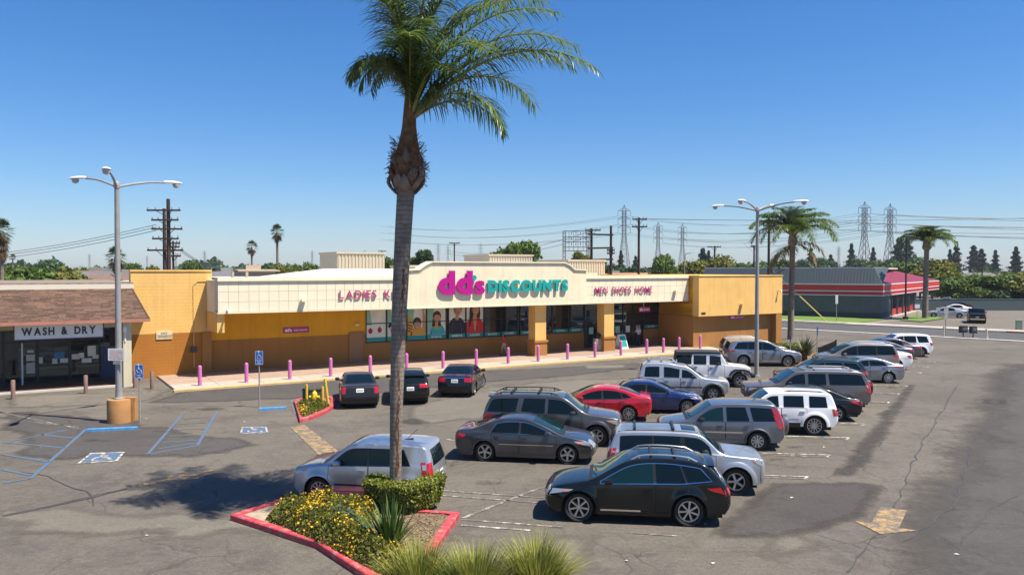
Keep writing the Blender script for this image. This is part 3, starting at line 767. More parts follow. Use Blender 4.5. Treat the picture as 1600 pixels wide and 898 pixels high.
        xe0 = xe(z0); side_patch(hm, S, xe(z0) - ln, xe(z1) - ln, xe(z0), xe(z1), (lambda x: z0 + (z1 - z0) * .45 * min(1, max(0, (xe0 - x) / ln))) if ln > .18 else z0, (lambda x: z1 - (z1 - z0) * .18 * min(1, max(0, (xe0 - x) / ln))) if ln > .18 else z1, sg, .008, 8, 3)
        td = hm.build('taillight', REDLENS, root, True)
        if tl[1] - tl[0] > .3:
            am_ = MB(); zz = lerp(z0, z1, .55); side_patch(am_, S, xe(zz) - ln * .85, xe(z1 - .1) - ln * .85, xe(zz) - .01, xe(z1 - .1) - .01, zz, z1 - .07, sg, .012, 4, 2); am_.build('reversing_lens', sp.get('taillens', LAMP), td, True)
        if 'rails' in sp:
            xa, xb, rh, rmat = sp['rails']; pts = []
            for k in range(9):
                p = Vector(S.skin_pt(tz(lerp(xa, xb, k / 8)), sg * .80)); p.z += rh * (1 if 0 < k < 8 else -.2); pts.append(p)
            rm = MB(); rm.tube(pts, .022, 6)
            for k in (1, 7): rm.bar(pts[k], pts[k] - Vector((0, 0, rh + .01)), .04)
            rm.build('roof_rail', rmat, root, True)
        if 'fog' in sp:
            fz = sp['fog']; fm = MB(); t0 = S.t_z(fz); v = .72 * sg
            skin_patch(fm, S, S.t_z(fz - .05), S.t_z(fz + .05), v - .09, v + .09, .008, 3, 3); fm.build('fog_lamp', LAMP, root)
    if 'bars' in sp:
        xs_, rh, rmat = sp['bars']
        for x in xs_:
            a = Vector(S.skin_pt(tz(x), -.82)); b = Vector(S.skin_pt(tz(x), .82)); up = Vector((0, 0, rh))
            bm_ = MB(); mid = Vector(S.skin_pt(tz(x), 0)) + up * .9
            bm_.bar(a + up, b + up, .06, .03); bm_.bar(a - Vector((0, 0, .03)), a + up, .05); bm_.bar(b - Vector((0, 0, .03)), b + up, .05)
            bm_.build('roof_bar', rmat, root)
    if 'ribs' in sp:
        xa, xb = sp['ribs']
        for v in (-.5, -.25, 0, .25, .5):
            r_ = MB(); skin_patch(r_, S, tz(xa), tz(xb), v - .05, v + .05, .014, 6, 2); r_.build('roof_rib', paintm, root)
    if 'sunroof' in sp:
        xa, xb = sp['sunroof']; r_ = MB(); skin_patch(r_, S, tz(xa), tz(xb), -.5, .5, .008, 4, 6); r_.build('sunroof', GLASS, root)
    # grille, bumper trims, plates
    gz = sp['grille']           # z0, z1, v
    gm = MB(); skin_patch(gm, S, S.t_z(gz[0]), S.t_z(gz[1]), -gz[2], gz[2], .006, 6, 8); gr = gm.build('grille', sp.get('grmat', BLACKTRIM), root, True)
    nb = sp.get('gbars', 2)
    for k in range(nb):
        z = lerp(gz[0], gz[1], (k + .7) / (nb + .4)); bm_ = MB()
        skin_patch(bm_, S, S.t_z(z - .012), S.t_z(z + .012), -gz[2] * .97, gz[2] * .97, .014, 1, 8); bm_.build('grille_bar', sp.get('gbmat', CHROME), gr, True)
    bz = sp.get('bumper', (.30, .42, BLACKTRIM))
    gm = MB(); skin_patch(gm, S, S.t_z(bz[0]), S.t_z(bz[1]), -.62, .62, .006, 4, 8); gm.build('front_intake', bz[2], root, True)
    rz = sp.get('rbumper', (.32, .46, BLACKTRIM))
    gm = MB(); skin_patch(gm, S, S.t_z(rz[1], True), S.t_z(rz[0], True), -.98, .98, .006, 4, 12); gm.build('rear_bumper', rz[2], root, True)
    pz = sp.get('plate_z', .75)
    gm = MB(); w = S.Y(*S.I[S.i1]); skin_patch(gm, S, S.t_z(pz + .085, True), S.t_z(pz - .085, True), -.17 / w, .17 / w, .012, 2, 2); pl = gm.build('licence_plate', PLATE, root)
    # the plate's dark characters
    gm = MB()
    for k in range(7):
        c = lerp(-.12, .12, k / 6) / w
        skin_patch(gm, S, S.t_z(pz + .03, True), S.t_z(pz - .04, True), c - .011 / w, c + .011 / w, .016, 1, 1)
    gm.build('plate_lettering', mat('plate_ink', (.02, .03, .1), .6), pl)
    if sp.get('spoiler'):
        x, ln, dz = sp['spoiler']; t = tz(x); sm = MB(); rows = []
        for v in [-.86 + 1.72 * k / 10 for k in range(11)]:
            p = Vector(S.skin_pt(t, v, .0)); e = ln * (1 - .12 * abs(v) ** 3)
            rows.append([p + Vector((.12, 0, .012)), p + Vector((-e, 0, dz + .03)), p + Vector((-e, 0, dz)), p + Vector((.02, 0, -.04))])
        vs, fs = grid_faces(rows); sm.add(vs, fs); sm.build('spoiler', paintm, root, True)
    if sp.get('lip'):           # boot-lid lip or moulded strip on the tail
        gm = MB(); z = sp['lip']; skin_patch(gm, S, S.t_z(z + .025, True), S.t_z(z - .025, True), -.6, .6, .014, 1, 8); gm.build('boot_strip', CHROME, root)
    if 'lidgap' in sp:
        x = sp['lidgap']; gm = MB(); skin_patch(gm, S, tz(x), tz(x + .014), -.8, .8, .004, 1, 10); gm.build('bonnet_gap', GAP, root)
    xh = sp.get('hood_gap', .22)
    gm = MB(); th = tz(tops[0] - .14)
    for v in (-.84, .84):
        skin_patch(gm, S, tz(xh), th, v - .006, v + .006, .003, 14, 1)
    gm.build('bonnet_gap', GAP, root)
    # underbody
    ub = MB(); x0, x1 = S.P(L - .25, 0, 0)[0], S.P(.25, 0, 0)[0]
    ub.box(x0, x1, -W / 2 + .26, W / 2 - .26, .19, min(.62, S.belt(L / 2) - .1)); ub.build('underbody', GAP, root)
    ub = MB(); a, c = S.P(S.xr - S.Ra - .02, 0, 0)[0], S.P(S.xf + S.Ra + .02, 0, 0)[0]
    ub.box(a, c, -W / 2 + .10, W / 2 - .10, sp.get('sill', .24) - .02, sp.get('sill', .24) + .2); ub.build('floor_pan', GAP, root)
    # wheels
    tm, rm, dm = wheel_meshes(sp.get('wheel', 'five'), S.R, sp.get('tw', .22), sp.get('rim', S.R * .66))
    yw = W / 2 - sp.get('tw', .22) / 2 - .015 - sp.get('inset', .02)
    for xw, st in ((S.xf, sp.get('steer', 0)), (S.xr, 0)):
        for sg in (1, -1):
            o = link('wheel', tm, root, S.P(xw, sg * yw, S.R), (0, rnd.uniform(0, 6), (0 if sg > 0 else math.pi) + st))
            link('rim', rm, o); link('brake_disc', dm, o)
    root['half_track'] = yw
    return root, S
def park(root, S, wheel_pt, heading, which='rear', near='right'):
    "stand a vehicle with its near-side wheel contact on wheel_pt, nose towards heading (degrees)"
    h = R(heading); f = Vector((math.cos(h), math.sin(h), 0)); l = Vector((-f.y, f.x, 0))
    yw = root['half_track'] + .1
    c = Vector(wheel_pt) + l * (yw if near == 'right' else -yw)
    c += f * (S.wb / 2 if which == 'rear' else -S.wb / 2)
    root.location = (c.x, c.y, .005); root.rotation_euler = (0, 0, h)
# ---------------------------------------------------------------- the store
def stucco(name, col, **k):
    "rendered wall with faint rain streaks and patchy repainting"
    m = mat(name, col, .9, var=.07, vscale=.9, bump=.25, bscale=70, **k); nt = m.node_tree; N = nt.nodes; Lk = nt.links
    tc = N.new('ShaderNodeTexCoord'); mp = N.new('ShaderNodeMapping'); mp.inputs['Scale'].default_value = (2.6, 2.6, .16); Lk.new(tc.outputs['Object'], mp.inputs['Vector'])
    nz = N.new('ShaderNodeTexNoise'); nz.inputs['Scale'].default_value = 1.4; nz.inputs['Detail'].default_value = 7; nz.inputs['Roughness'].default_value = .7; Lk.new(mp.outputs['Vector'], nz.inputs['Vector'])
    r = N.new('ShaderNodeMapRange'); r.inputs[1].default_value = .5; r.inputs[2].default_value = .75; r.inputs[4].default_value = .42; Lk.new(nz.outputs['Fac'], r.inputs[0])
    b = N['Principled BSDF'].inputs['Base Color']; mx = N.new('ShaderNodeMix'); mx.data_type = 'RGBA'; Lk.new(r.outputs[0], mx.inputs[0]); Lk.new(b.links[0].from_socket, mx.inputs[6]); mx.inputs[7].default_value = (*[q * .62 for q in col], 1); Lk.new(mx.outputs[2], b); return m
def block_wall(name, col, bw=.4, bh=.2):
    m = stucco(name, col); nt = m.node_tree; N = nt.nodes; Lk = nt.links
    tc = N.new('ShaderNodeTexCoord'); mp = N.new('ShaderNodeMapping'); mp.inputs['Rotation'].default_value = (R(90), 0, 0); Lk.new(tc.outputs['Object'], mp.inputs['Vector'])
    br = N.new('ShaderNodeTexBrick'); br.inputs['Scale'].default_value = 1; br.inputs['Brick Width'].default_value = bw; br.inputs['Row Height'].default_value = bh; br.inputs['Mortar Size'].default_value = .012
    Lk.new(mp.outputs['Vector'], br.inputs['Vector'])
    bp = N.new('ShaderNodeBump'); bp.inputs['Strength'].default_value = .5; bp.inputs['Distance'].default_value = .02; bp.invert = True
    Lk.new(br.outputs['Fac'], bp.inputs['Height']); Lk.new(bp.outputs['Normal'], N['Principled BSDF'].inputs['Normal'])
    mx = N.new('ShaderNodeMix'); mx.data_type = 'RGBA'; ml = N.new('ShaderNodeMath'); ml.operation = 'MULTIPLY'; ml.inputs[1].default_value = .18
    Lk.new(br.outputs['Fac'], ml.inputs[0]); Lk.new(ml.outputs[0], mx.inputs[0])
    b = N['Principled BSDF'].inputs['Base Color']; Lk.new(b.links[0].from_socket, mx.inputs[6]); mx.inputs[7].default_value = (*[c * .7 for c in col], 1); Lk.new(mx.outputs[2], b)
    return m
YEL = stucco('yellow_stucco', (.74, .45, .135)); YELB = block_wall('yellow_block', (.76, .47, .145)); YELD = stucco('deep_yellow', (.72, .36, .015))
BRN = stucco('brown_stucco', (.36, .165, .040)); BRNB = block_wall('brown_block', (.38, .150, .020)); CREAM = stucco('cream_stucco', (.78, .69, .49)); CREAMP = mat('cream_panel', (.78, .70, .52), .7, var=.03, vscale=2, obj_rand=.02)
JOINT = mat('panel_joint', (.66, .585, .44), .9); ROOFW = mat('white_roof', (.52, .50, .45), .8, var=.06, vscale=.6)
TEAL = mat('teal_vinyl', (.0, .27, .25), .5); MAGENTA = mat('magenta_face', (.44, .0, .22), .35); TEALF = mat('teal_face', (.0, .33, .31), .35); WINE = mat('wine_face', (.40, .02, .17), .4)
SIDEM = mat('sign_return', (.62, .5, .42), .6); WHITEP = mat('white_print', (.8, .8, .78), .5); MULL = mat('dark_mullion', (.012, .013, .014), .4); SHOPG = mat('shop_glass', (.012, .018, .02), .025, spec=1.0)
RIBS = mat('ribbed_metal', (.50, .43, .31), .6, var=.05)
s_left, s_l, s_c0, s_c1, s_r = S_at(204, 51.6), S_at(340, 48.4), S_at(633, 48.3), S_at(915, 48.3), S_at(1075.5, 48.4)
s_b0, s_b1 = S_at(1092, 47.2), S_at(1222.5, 47.2)
BO = (s_left, 48.4, 0)
store = thing('store_building', ST(s_left, 48.4), 'wide yellow and cream discount store with a grid-panelled fascia and two square pillars', 'store', AF)
def B(): return MB(BO)
def bx(name, m, *a, parent=None): return B().box(*a).build(name, m, parent or store)
# left wing
bx('wall', YELB, s_left, s_l + .3, 51.6, 52.4, 2.62, 6.32); bx('lower_wall', BRNB, s_left, s_l - .30, 51.6, 52.4, -.02, 2.62)
bx('wall_cap', YEL, s_left - .03, s_l + .3, 51.55, 52.45, 6.32, 6.42)
bx('pilaster', BRN, s_l - .30, s_l + .25, 51.52, 52.3, -.02, 2.62); bx('pilaster', YEL, s_l - .02, s_l + .40, 48.55, 51.55, 2.75, 3.86); bx('fascia_return', CREAM, s_l - .002, s_l + .3, 49.2, 51.598, 3.88, 5.8)
ar = B(); sA, sB_ = S_at(302, 51.6), S_at(329, 51.6)
ar.bar((sA, 51.58, .5), (sA, 51.58, 5.5), .04); ar.bar((sA, 51.58, 5.5), (sA + .25, 51.58, 5.72), .04); ar.bar((sA + .25, 51.58, 5.72), (sB_ - .2, 51.58, 5.72), .04); ar.bar((sB_ - .2, 51.58, 5.72), (sB_, 51.58, 5.5), .04); ar.build('wall_conduit', YEL, store)
o = bx('notice_board', mat('cream_notice', (.66, .56, .38), .6), S_at(243, 51.6), S_at(268, 51.6), 51.55, 51.598, 2.28, 2.76)
for i, (w_, h_, z_) in enumerate(((.34, .13, 2.63), (.86, .085, 2.49), (.8, .075, 2.39))):
    me = fit_text(('NO', 'TRESPASSING', 'LOITERING')[i], w_, h_, .004, mat('ink', (.03, .03, .03), .6)); link('notice_text', me, o, ((S_at(243, 51.6) + S_at(268, 51.6)) / 2 - s_left, 51.546 - 48.4, z_))
bx('meter_box', PLASTIC, S_at(297, 51.6), S_at(306, 51.6), 51.42, 51.6, 1.42, 1.74)
# recessed shop wall: brown below, deep yellow above, door, glazing
s_w0, s_w1 = S_at(571, 52), S_at(1036.5, 52)
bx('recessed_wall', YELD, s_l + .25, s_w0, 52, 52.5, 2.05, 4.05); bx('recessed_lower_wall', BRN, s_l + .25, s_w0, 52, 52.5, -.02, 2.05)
sD0, sD1 = S_at(546, 52), S_at(567, 52)
dr = bx('service_door', mat('brown_door', (.30, .15, .065), .5), sD0, sD1, 51.955, 51.998, .1, 2.15)
for a in ((sD0 - .07, sD0, 51.93, 52, .09, 2.22), (sD1, sD1 + .07, 51.93, 52, .09, 2.22), (sD0, sD1, 51.93, 52, 2.15, 2.22)): bx('door_frame', BRN, *a, parent=None)
bx('wall_lamp', CREAM, (sD0 + sD1) / 2 - .14, (sD0 + sD1) / 2 + .14, 51.8, 52, 2.62, 2.74)
bx('plinth_wall', BRN, s_w0, S_at(915, 52), 52, 52.4, -.02, 1.38); bx('plinth_wall', BRN, S_at(1005, 52), s_w1, 52, 52.4, -.02, 1.38)
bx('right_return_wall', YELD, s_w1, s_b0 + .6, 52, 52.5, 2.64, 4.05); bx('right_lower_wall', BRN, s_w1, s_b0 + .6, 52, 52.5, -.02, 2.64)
POST = mat('poster_white', (.72, .75, .70), .6, var=.12, vscale=1.5); SKIN = mat('print_skin', (.52, .27, .15), .6); HAIR = mat('print_hair', (.025, .015, .012), .6); YSH = mat('print_yellow', (.62, .32, .03), .6); SKIN2 = mat('print_skin_shade', (.36, .17, .09), .6); LIPS = mat('print_lips', (.40, .06, .05), .6); HAIR2 = mat('print_hair_light', (.07, .04, .03), .6); TSH2 = mat('print_turquoise_dark', (.01, .22, .32), .6); TSH = mat('print_turquoise', (.02, .38, .5), .6)
GSH = mat('print_green', (.2, .42, .03), .6); NSH = mat('print_navy', (.01, .012, .03), .6); RSH = mat('print_red', (.6, .02, .02), .6); REDT = mat('print_ruby', (.35, .015, .03), .6); MINT = mat('print_mint', (.25, .5, .4), .6)
BAYS = [(571, 603.5, 'toys', ''), (603.5, 635, 'toys', ''), (635, 666, 'boy', ''), (666, 697, 'girl', 'KIDS'), (700, 727.5, 'man', 'MEN'), (727.5, 755.7, 'woman', 'LADIES'), (755.7, 782.3, '', 'SHOES'), (782.3, 808.5, '', 'HOME'), (812, 838, '', 'BABIES'), (838, 862.5, '', ''), (862.5, 888, '', 'TOYS'), (888, 912, '', 'KIDS'), (1005.5, 1029, '', 'SHOES'), (1029, 1036.5, '', '')]
def ell(cx, cz, rx, rz, n=18, a0=0, a1=360): return [(cx + rx * math.cos(R(a0 + (a1 - a0) * k / n)), cz + rz * math.sin(R(a0 + (a1 - a0) * k / n))) for k in range(n if a1 - a0 >= 360 else n + 1)]
def window_bay(px0, px1, pic, txt, zb=1.40, zt=4.0):
    a, b = S_at(px0, 52), S_at(px1, 52); fw = .055
    f = B(); tr = 2.72
    for q in ((a, a + fw, zb, zt), (b - fw, b, zb, zt)): f.box(q[0], q[1], 51.94, 52.06, q[2], q[3])
    for z in (zb, tr - .03, zt - .06): f.box(a + fw, b - fw, 51.945, 52.055, z, z + .06)
    w = f.build('window', MULL, store)
    for z0, z1 in ((zb + .06, tr - .03), (tr + .03, zt - .06)): B().box(a + fw, b - fw, 51.985, 51.998, z0, z1).build('pane', SHOPG, w)
    if txt or pic:
        h = .26 if not pic else .28
        st = B().box(a + fw + .01, b - fw - .01, 51.975, 51.983, zb + .07, zb + .07 + h).build('vinyl_strip', TEAL, w)
        if txt:
            me = fit_text(txt, min(.80, (b - a) * .62), .15, .004, WHITEP, .01); link('vinyl_lettering', me, w, ((a + b) / 2 - s_left, 51.97 - 48.4, zb + .07 + h / 2))
    if pic:
        po = store; layer = [51.970]
        bgp = B().box(a + fw + .01, b - fw - .01, 51.976, 51.982, zb + .36, zt - .08).build('poster', POST, store)
        W = b - a; cx = (a + b) / 2
        def pr(poly, m, name='poster_print'):
            layer[0] -= .0012; x0, x1, z0, z1 = a + fw + .012, b - fw - .012, zb + .36, zt - .09
            poly = [(min(max(p, x0), x1), min(max(z, z0), z1)) for p, z in poly]
            B().prism_y(poly, layer[0], layer[0] + .001).build(name, m, bgp)
        zb_ = zb + .36
        def face(fx, fz, rx, rz, girl, smile=True):
            pr(ell(fx, fz + rz * .28, rx * 1.2, rz * 1.12), HAIR); pr(ell(fx + rx * .2, fz + rz * .9, rx * .7, rz * .42), HAIR2)
            for e in (-1, 1): pr(ell(fx + e * rx * .98, fz - .02, rx * .16, rz * .2, 8), SKIN2)
            pr(ell(fx, fz, rx, rz), SKIN); pr(ell(fx, fz, rx, rz, 12, 100, 262) + [(fx - rx * .55, fz - rz * .5), (fx - rx * .5, fz + rz * .5)], SKIN2)
            pr([(fx - rx * .9, fz + rz * .42), (fx - rx * .5, fz + rz * (.95 if girl else 1.02)), (fx + rx * .6, fz + rz * 1.0), (fx + rx * .93, fz + rz * .38), (fx + rx * .55, fz + rz * .60), (fx - rx * .2, fz + rz * .66)], HAIR)
            for e in (-.42, .42):
                pr(ell(fx + e * rx, fz + rz * .12, rx * .2, rz * .085, 10), WHITEP); pr(ell(fx + e * rx, fz + rz * .12, rx * .11, rz * .085, 8), HAIR); pr([(fx + (e - .24) * rx, fz + rz * .27), (fx + e * rx, fz + rz * .36), (fx + (e + .24) * rx, fz + rz * .27), (fx + e * rx, fz + rz * .30)], HAIR)
            pr([(fx - .12 * rx, fz - rz * .2), (fx + .16 * rx, fz - rz * .2), (fx + .02 * rx, fz + rz * .1)], SKIN2)
            pr(ell(fx + .03 * rx, fz - rz * .44, rx * .42, rz * .16, 12, 180, 360), LIPS)
            if smile: pr(ell(fx + .03 * rx, fz - rz * .45, rx * .34, rz * .09, 12, 180, 360), WHITEP)
        if pic == 'toys':
            pr([(a, 2.6), (a + W * .3, 2.6), (a + W * .18, zt), (a, zt)], MINT)
            for q in ((.22, .45), (.66, .5)) if px0 < 600 else ((.3, .4),):
                pr(ell(a + W * q[0], zb_ + q[1], .16, .19), REDT); pr([(a + W * q[0] - .03, zb_ + q[1] + .17), (a + W * q[0] + .05, zb_ + q[1] + .17), (a + W * q[0] + .02, zb_ + q[1] + .3)], REDT)
            if px0 > 600: pr(ell(a + W * .35, zb_ + .75, .42, .26), NSH); pr(ell(a + W * .3, zb_ + .62, .2, .08), POST)
        if pic in ('boy', 'girl'):
            sh = YSH if pic == 'boy' else TSH; top = zb_ + (.62 if pic == 'boy' else .75); hz = zb_ + (.78 if pic == 'boy' else 1.2)
            pr([(a, zt), (a + W * .4, zt), (a + W * .25, zb_), (a, zb_)], MINT)
            if pic == 'boy':
                pr([(a + W * .02, zb_ + 1.35), (a + W * .18, zb_ + 1.4), (a + W * .42, zb_), (a + W * .02, zb_)], YSH)
                for q in (.35, .55, .75): pr([(a + W * .04, zb_ + q), (a + W * .30, zb_ + q - .16), (a + W * .30, zb_ + q - .08), (a + W * .04, zb_ + q + .08)], NSH)
                pr([(a + W * .78, zb_ + .2), (b, zb_ + .2), (b, zb_ + 1.2), (a + W * .88, zb_ + 1.7), (a + W * .80, zb_ + 1.7)], SKIN)
                pr(ell(a + W * .84, zb_ + 1.86, .13, .15), SKIN)
            pr(ell(cx + .05 * W, zb_ + .02, .62, top - zb_, 18, 0, 180), sh)
            if pic == 'girl':
                pr(ell(cx, zb_ + .58, .36, .24), GSH); pr([(cx - .38, zb_ + .6), (cx - .30, hz), (cx + .30, hz), (cx + .38, zb_ + .6)], HAIR)
            pr([(cx - .12, zb_ + .4), (cx + .12, zb_ + .4), (cx + .12, hz - .2), (cx - .12, hz - .2)], SKIN)
            face(cx + .03, hz, .28, .37, pic == 'girl')
            pr([(cx - .5, zb_), (cx - .42, zb_ + .3), (cx - .36, zb_ + .3), (cx - .40, zb_)], TSH2 if pic == 'girl' else HAIR2)
        if pic in ('man', 'woman'):
            sh = NSH if pic == 'man' else RSH; hz = zb_ + 1.72
            if pic == 'woman': pr(ell(cx, hz - .25, .46, .95), HAIR)
            pr([(a, zb_), (a, zb_ + .8), (cx - .32, zb_ + 1.15), (cx + .32, zb_ + 1.15), (b, zb_ + .75), (b, zb_)], sh)
            pr([(cx - .14, zb_ + 1.0), (cx + .14, zb_ + 1.0), (cx + .13, hz - .2), (cx - .13, hz - .2)], SKIN)
            if pic == 'woman': pr([(cx - .16, zb_ + 1.1), (cx + .16, zb_ + 1.1), (cx + .05, zb_ + .15), (cx - .05, zb_ + .15)], SKIN); pr([(cx - .45, hz), (cx - .2, hz + .2), (cx - .28, zb_ + .5), (cx - .5, zb_ + .5)], HAIR)
            face(cx + .05, hz, .29, .42, pic == 'woman', pic == 'woman')
            pr([(cx - .52, zb_ + .05), (cx - .30, zb_ + .9), (cx - .25, zb_ + .9), (cx - .42, zb_ + .05)], LIPS if pic == 'woman' else HAIR2); pr([(cx + .34, zb_ + .05), (cx + .28, zb_ + .8), (cx + .33, zb_ + .8), (cx + .44, zb_ + .05)], LIPS if pic == 'woman' else HAIR2)
for q in BAYS: window_bay(*q)
# entrances
def entrance(px0, px1, nleaf):
    a, b = S_at(px0, 52), S_at(px1, 52); n = nleaf
    for i in range(n):
        x0, x1 = lerp(a, b, i / n), lerp(a, b, (i + 1) / n); f = B()
        for q in ((x0, x0 + .06), (x1 - .06, x1)): f.box(q[0], q[1], 51.94, 52.06, .1, 4.0)
        for z in (.1, 2.28, 3.1, 3.94): f.box(x0 + .06, x1 - .06, 51.945, 52.055, z, z + .07)
        d = f.build('glazed_door', MULL, store)
        for z0, z1 in ((.17, 2.28), (2.35, 3.1), (3.17, 3.94)): B().box(x0 + .06, x1 - .06, 51.985, 51.998, z0, z1).build('pane', SHOPG, d)
        B().box((x0 + x1) / 2 - .25, (x0 + x1) / 2 + .2, 51.972, 51.98, 1.2, 1.75).build('door_notice', WHITEP if i % 2 else MINT, d)
        B().bar((x1 - .12, 51.90, .9), (x1 - .12, 51.90, 1.4), .03).build('handle', CHROME, d)
entrance(913, 956, 2); entrance(957, 1005, 3)
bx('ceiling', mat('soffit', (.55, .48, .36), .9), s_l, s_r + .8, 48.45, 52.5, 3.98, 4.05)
# fascia: three lengths, stepped top
FB = 3.88
bx('fascia', JOINT, s_l, s_c0, 48.4, 49.2, FB, 5.75); bx('fascia', JOINT, s_c1, s_r, 48.4, 49.2, FB, 5.75)
def stepped(d=0.0):
    return [(s_c0, FB), (s_c0, 6.35), (s_c0 + 1.0, 6.42), (s_c0 + 1.45, 6.72), (s_c0 + 1.9, 6.92), (s_c1 - 2.0, 6.92), (s_c1 - 1.5, 6.72), (s_c1 - 1.1, 6.42), (s_c1, 6.38), (s_c1, FB)]
B().prism_y(stepped(), 48.22, 49.2).build('central_fascia', CREAM, store)
cp = B(); pp = stepped()[1:-1]
for a, b in zip(pp[:-1], pp[1:]): cp.bar((a[0], 48.6, a[1] + .03), (b[0], 48.6, b[1] + .03), .95, .09)
cp.build('coping', CREAM, store)
cp = B()
for a, b in zip(pp[:-1], pp[1:]): cp.bar((a[0], 48.22, a[1] - .16), (b[0], 48.22, b[1] - .16), .06, .05)
cp.build('coping_moulding', CREAM, store)
for a, b, zt in ((s_l - .03, s_c0, 5.75), (s_c1, s_r + .03, 5.75)):
    bx('coping', CREAM, a, b, 48.28, 49.3, zt, zt + .10); bx('coping', CREAM, a + .02, b, 48.33, 49.25, zt + .10, zt + .22)
    bx('fascia_foot', CREAM, a, b, 48.345, 49.2, FB - .02, FB + .05)
bx('coping_step', CREAM, s_c1 + .02, s_c1 + 1.15, 48.36, 49.2, 5.975, 6.2)
bx('fascia_foot', CREAM, s_c0 + .01, s_c1 - .01, 48.18, 49.2, FB - .02, FB + .06)
for a, b, nc in ((s_l, s_c0, 20), (s_c1, s_r, 16)):
    w = (b - a) / nc; z0, z1 = FB + .06, 5.74; h = (z1 - z0) / 3
    me = MB().box(-w / 2 + .009, w / 2 - .009, -.012, .012, -h / 2 + .009, h / 2 - .009).mesh('fascia_panel', CREAMP)
    for i in range(nc):
        for j in range(3): link('fascia_panel', me, store, (a + (i + .5) * w - s_left, 48.385 - 48.4, z0 + (j + .5) * h))
# flood lamps on the fascia, cameras
def flood(s, t, z, m=CREAM):
    b = B(); b.box(s - .16, s + .16, t - .30, t - .04, z - .07, z + .09); b.box(s - .06, s + .06, t - .04, t, z - .05, z + .06); return b.build('flood_lamp', m, store)
flood(S_at(473, 48.4), 48.37, 4.55); flood(S_at(1054, 48.4), 48.37, 4.7); flood(S_at(1158, 47.2), 47.2, 3.5, YEL)
for s, t, z in ((S_at(355, 48.4), 48.37, 4.05), (S_at(1216, 47.2), 47.2, 4.6)):
    c = B(); c.box(s - .05, s + .05, t - .25, t, z, z + .07); c.lathe([(.0, 0), (.09, .02), (.1, .1), (.06, .17), (0, .19)], (s, t - .3, z - .12), 10); c.build('security_camera', WHITEP, store, True)
# pillars
for px in (836.4, 944.4):
    sa = S_at(px, 48.7); sb = sa + .95
    p = bx('pillar', YEL, sa, sb, 48.7, 49.6, 1.28, 3.9); bx('pillar_base', BRN, sa - .06, sb + .06, 48.64, 49.66, .08, 1.12, parent=p); bx('pillar_band', BRN, sa - .12, sb + .12, 48.58, 49.72, 1.12, 1.28, parent=p)
    bx('footing', CONC, sa - .18, sb + .18, 48.5, 49.8, .085, .15, parent=p)
# right block
bx('wing_wall', YEL, s_b0, s_b1, 47.2, 60, 2.64, 5.9); bx('wing_cap', YEL, s_b0 - .03, s_b1 + .05, 47.15, 60, 5.9, 5.98)
bx('wing_lower_wall', BRN, s_b0 - .05, s_b1 - .75, 47.75, 60, -.02, 2.64); bx('wing_pilaster', BRN, s_b1 - .75, s_b1 - .02, 47.22, 59, -.02, 2.64)
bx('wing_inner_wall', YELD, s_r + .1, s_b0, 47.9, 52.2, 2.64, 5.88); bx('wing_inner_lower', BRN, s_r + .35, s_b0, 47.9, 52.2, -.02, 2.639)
pp = bx('house_number', mat('ink', (.03, .03, .03)), S_at(1096, 47.2), S_at(1102.5, 47.2), 47.18, 47.2, 2.80, 2.98)
# body, roof and roof plant
bx('rear_wall', CREAM, s_l + 6, s_b1 - .1, 52.6, 88, -.02, 5.6); bx('rear_wall', CREAM, s_left + .02, s_l + 6, 52.6, 58, -.02, 5.6); bx('roof', ROOFW, s_l + 6, s_b1 - .05, 49.2, 88.1, 5.6, 5.72); bx('roof', ROOFW, s_l + .3, s_l + 6, 49.2, 58.1, 5.6, 5.72); bx('roof', ROOFW, s_left, s_l + .3, 52.4, 58.1, 5.6, 5.72)
rr = B(); q0, q1 = S_at(350, 52.5), S_at(640, 56)
rr.add([(q0, 52.6, 5.74), (q1 + 2, 52.6, 5.74), (q1 + 2, 60, 6.52), (q0 + 9.0, 60, 6.52)], [(0, 1, 2, 3)]); rr.add([(q0, 52.6, 5.74), (q0 + 9, 60, 6.52), (q0 + 9, 60, 5.6)], [(0, 1, 2)]); rr.build('roof_slope', ROOFW, store)
def plant(px0, px1, t, z0, z1, dep):
    a, b = S_at(px0, t), S_at(px1, t); n = max(6, int((b - a) / .28)); p = B().box(a, b, t, t + dep, z0, z1).build('roof_plant_screen', RIBS, store)
    me = MB().box(-.06, .06, -.05, .0, 0, z1 - z0 - .16).mesh('screen_rib', RIBS)
    for i in range(n): link('screen_rib', me, p, (lerp(a, b, (i + .5) / n) - s_left, t - 48.4, z0))
    bx('screen_cap', RIBS, a - .08, b + .08, t - .1, t + dep + .08, z1 - .14, z1 + .02, parent=p)
    me2 = MB().box(-.05, .0, -.06, .06, 0, z1 - z0 - .16).mesh('screen_rib', RIBS)
plant(527, 601, 64, 5.7, 7.9, 4.5); plant(764, 832, 66, 5.7, 7.9, 5); plant(888, 945, 60, 5.7, 7.35, 5); plant(640, 672, 62, 5.7, 6.8, 4)
# skylights and vents along the left roof edge
for px in (362, 384): bx('roof_vent', RIBS, S_at(px, 66), S_at(px, 66) + .2, 66, 66.2, 5.7, 6.25)
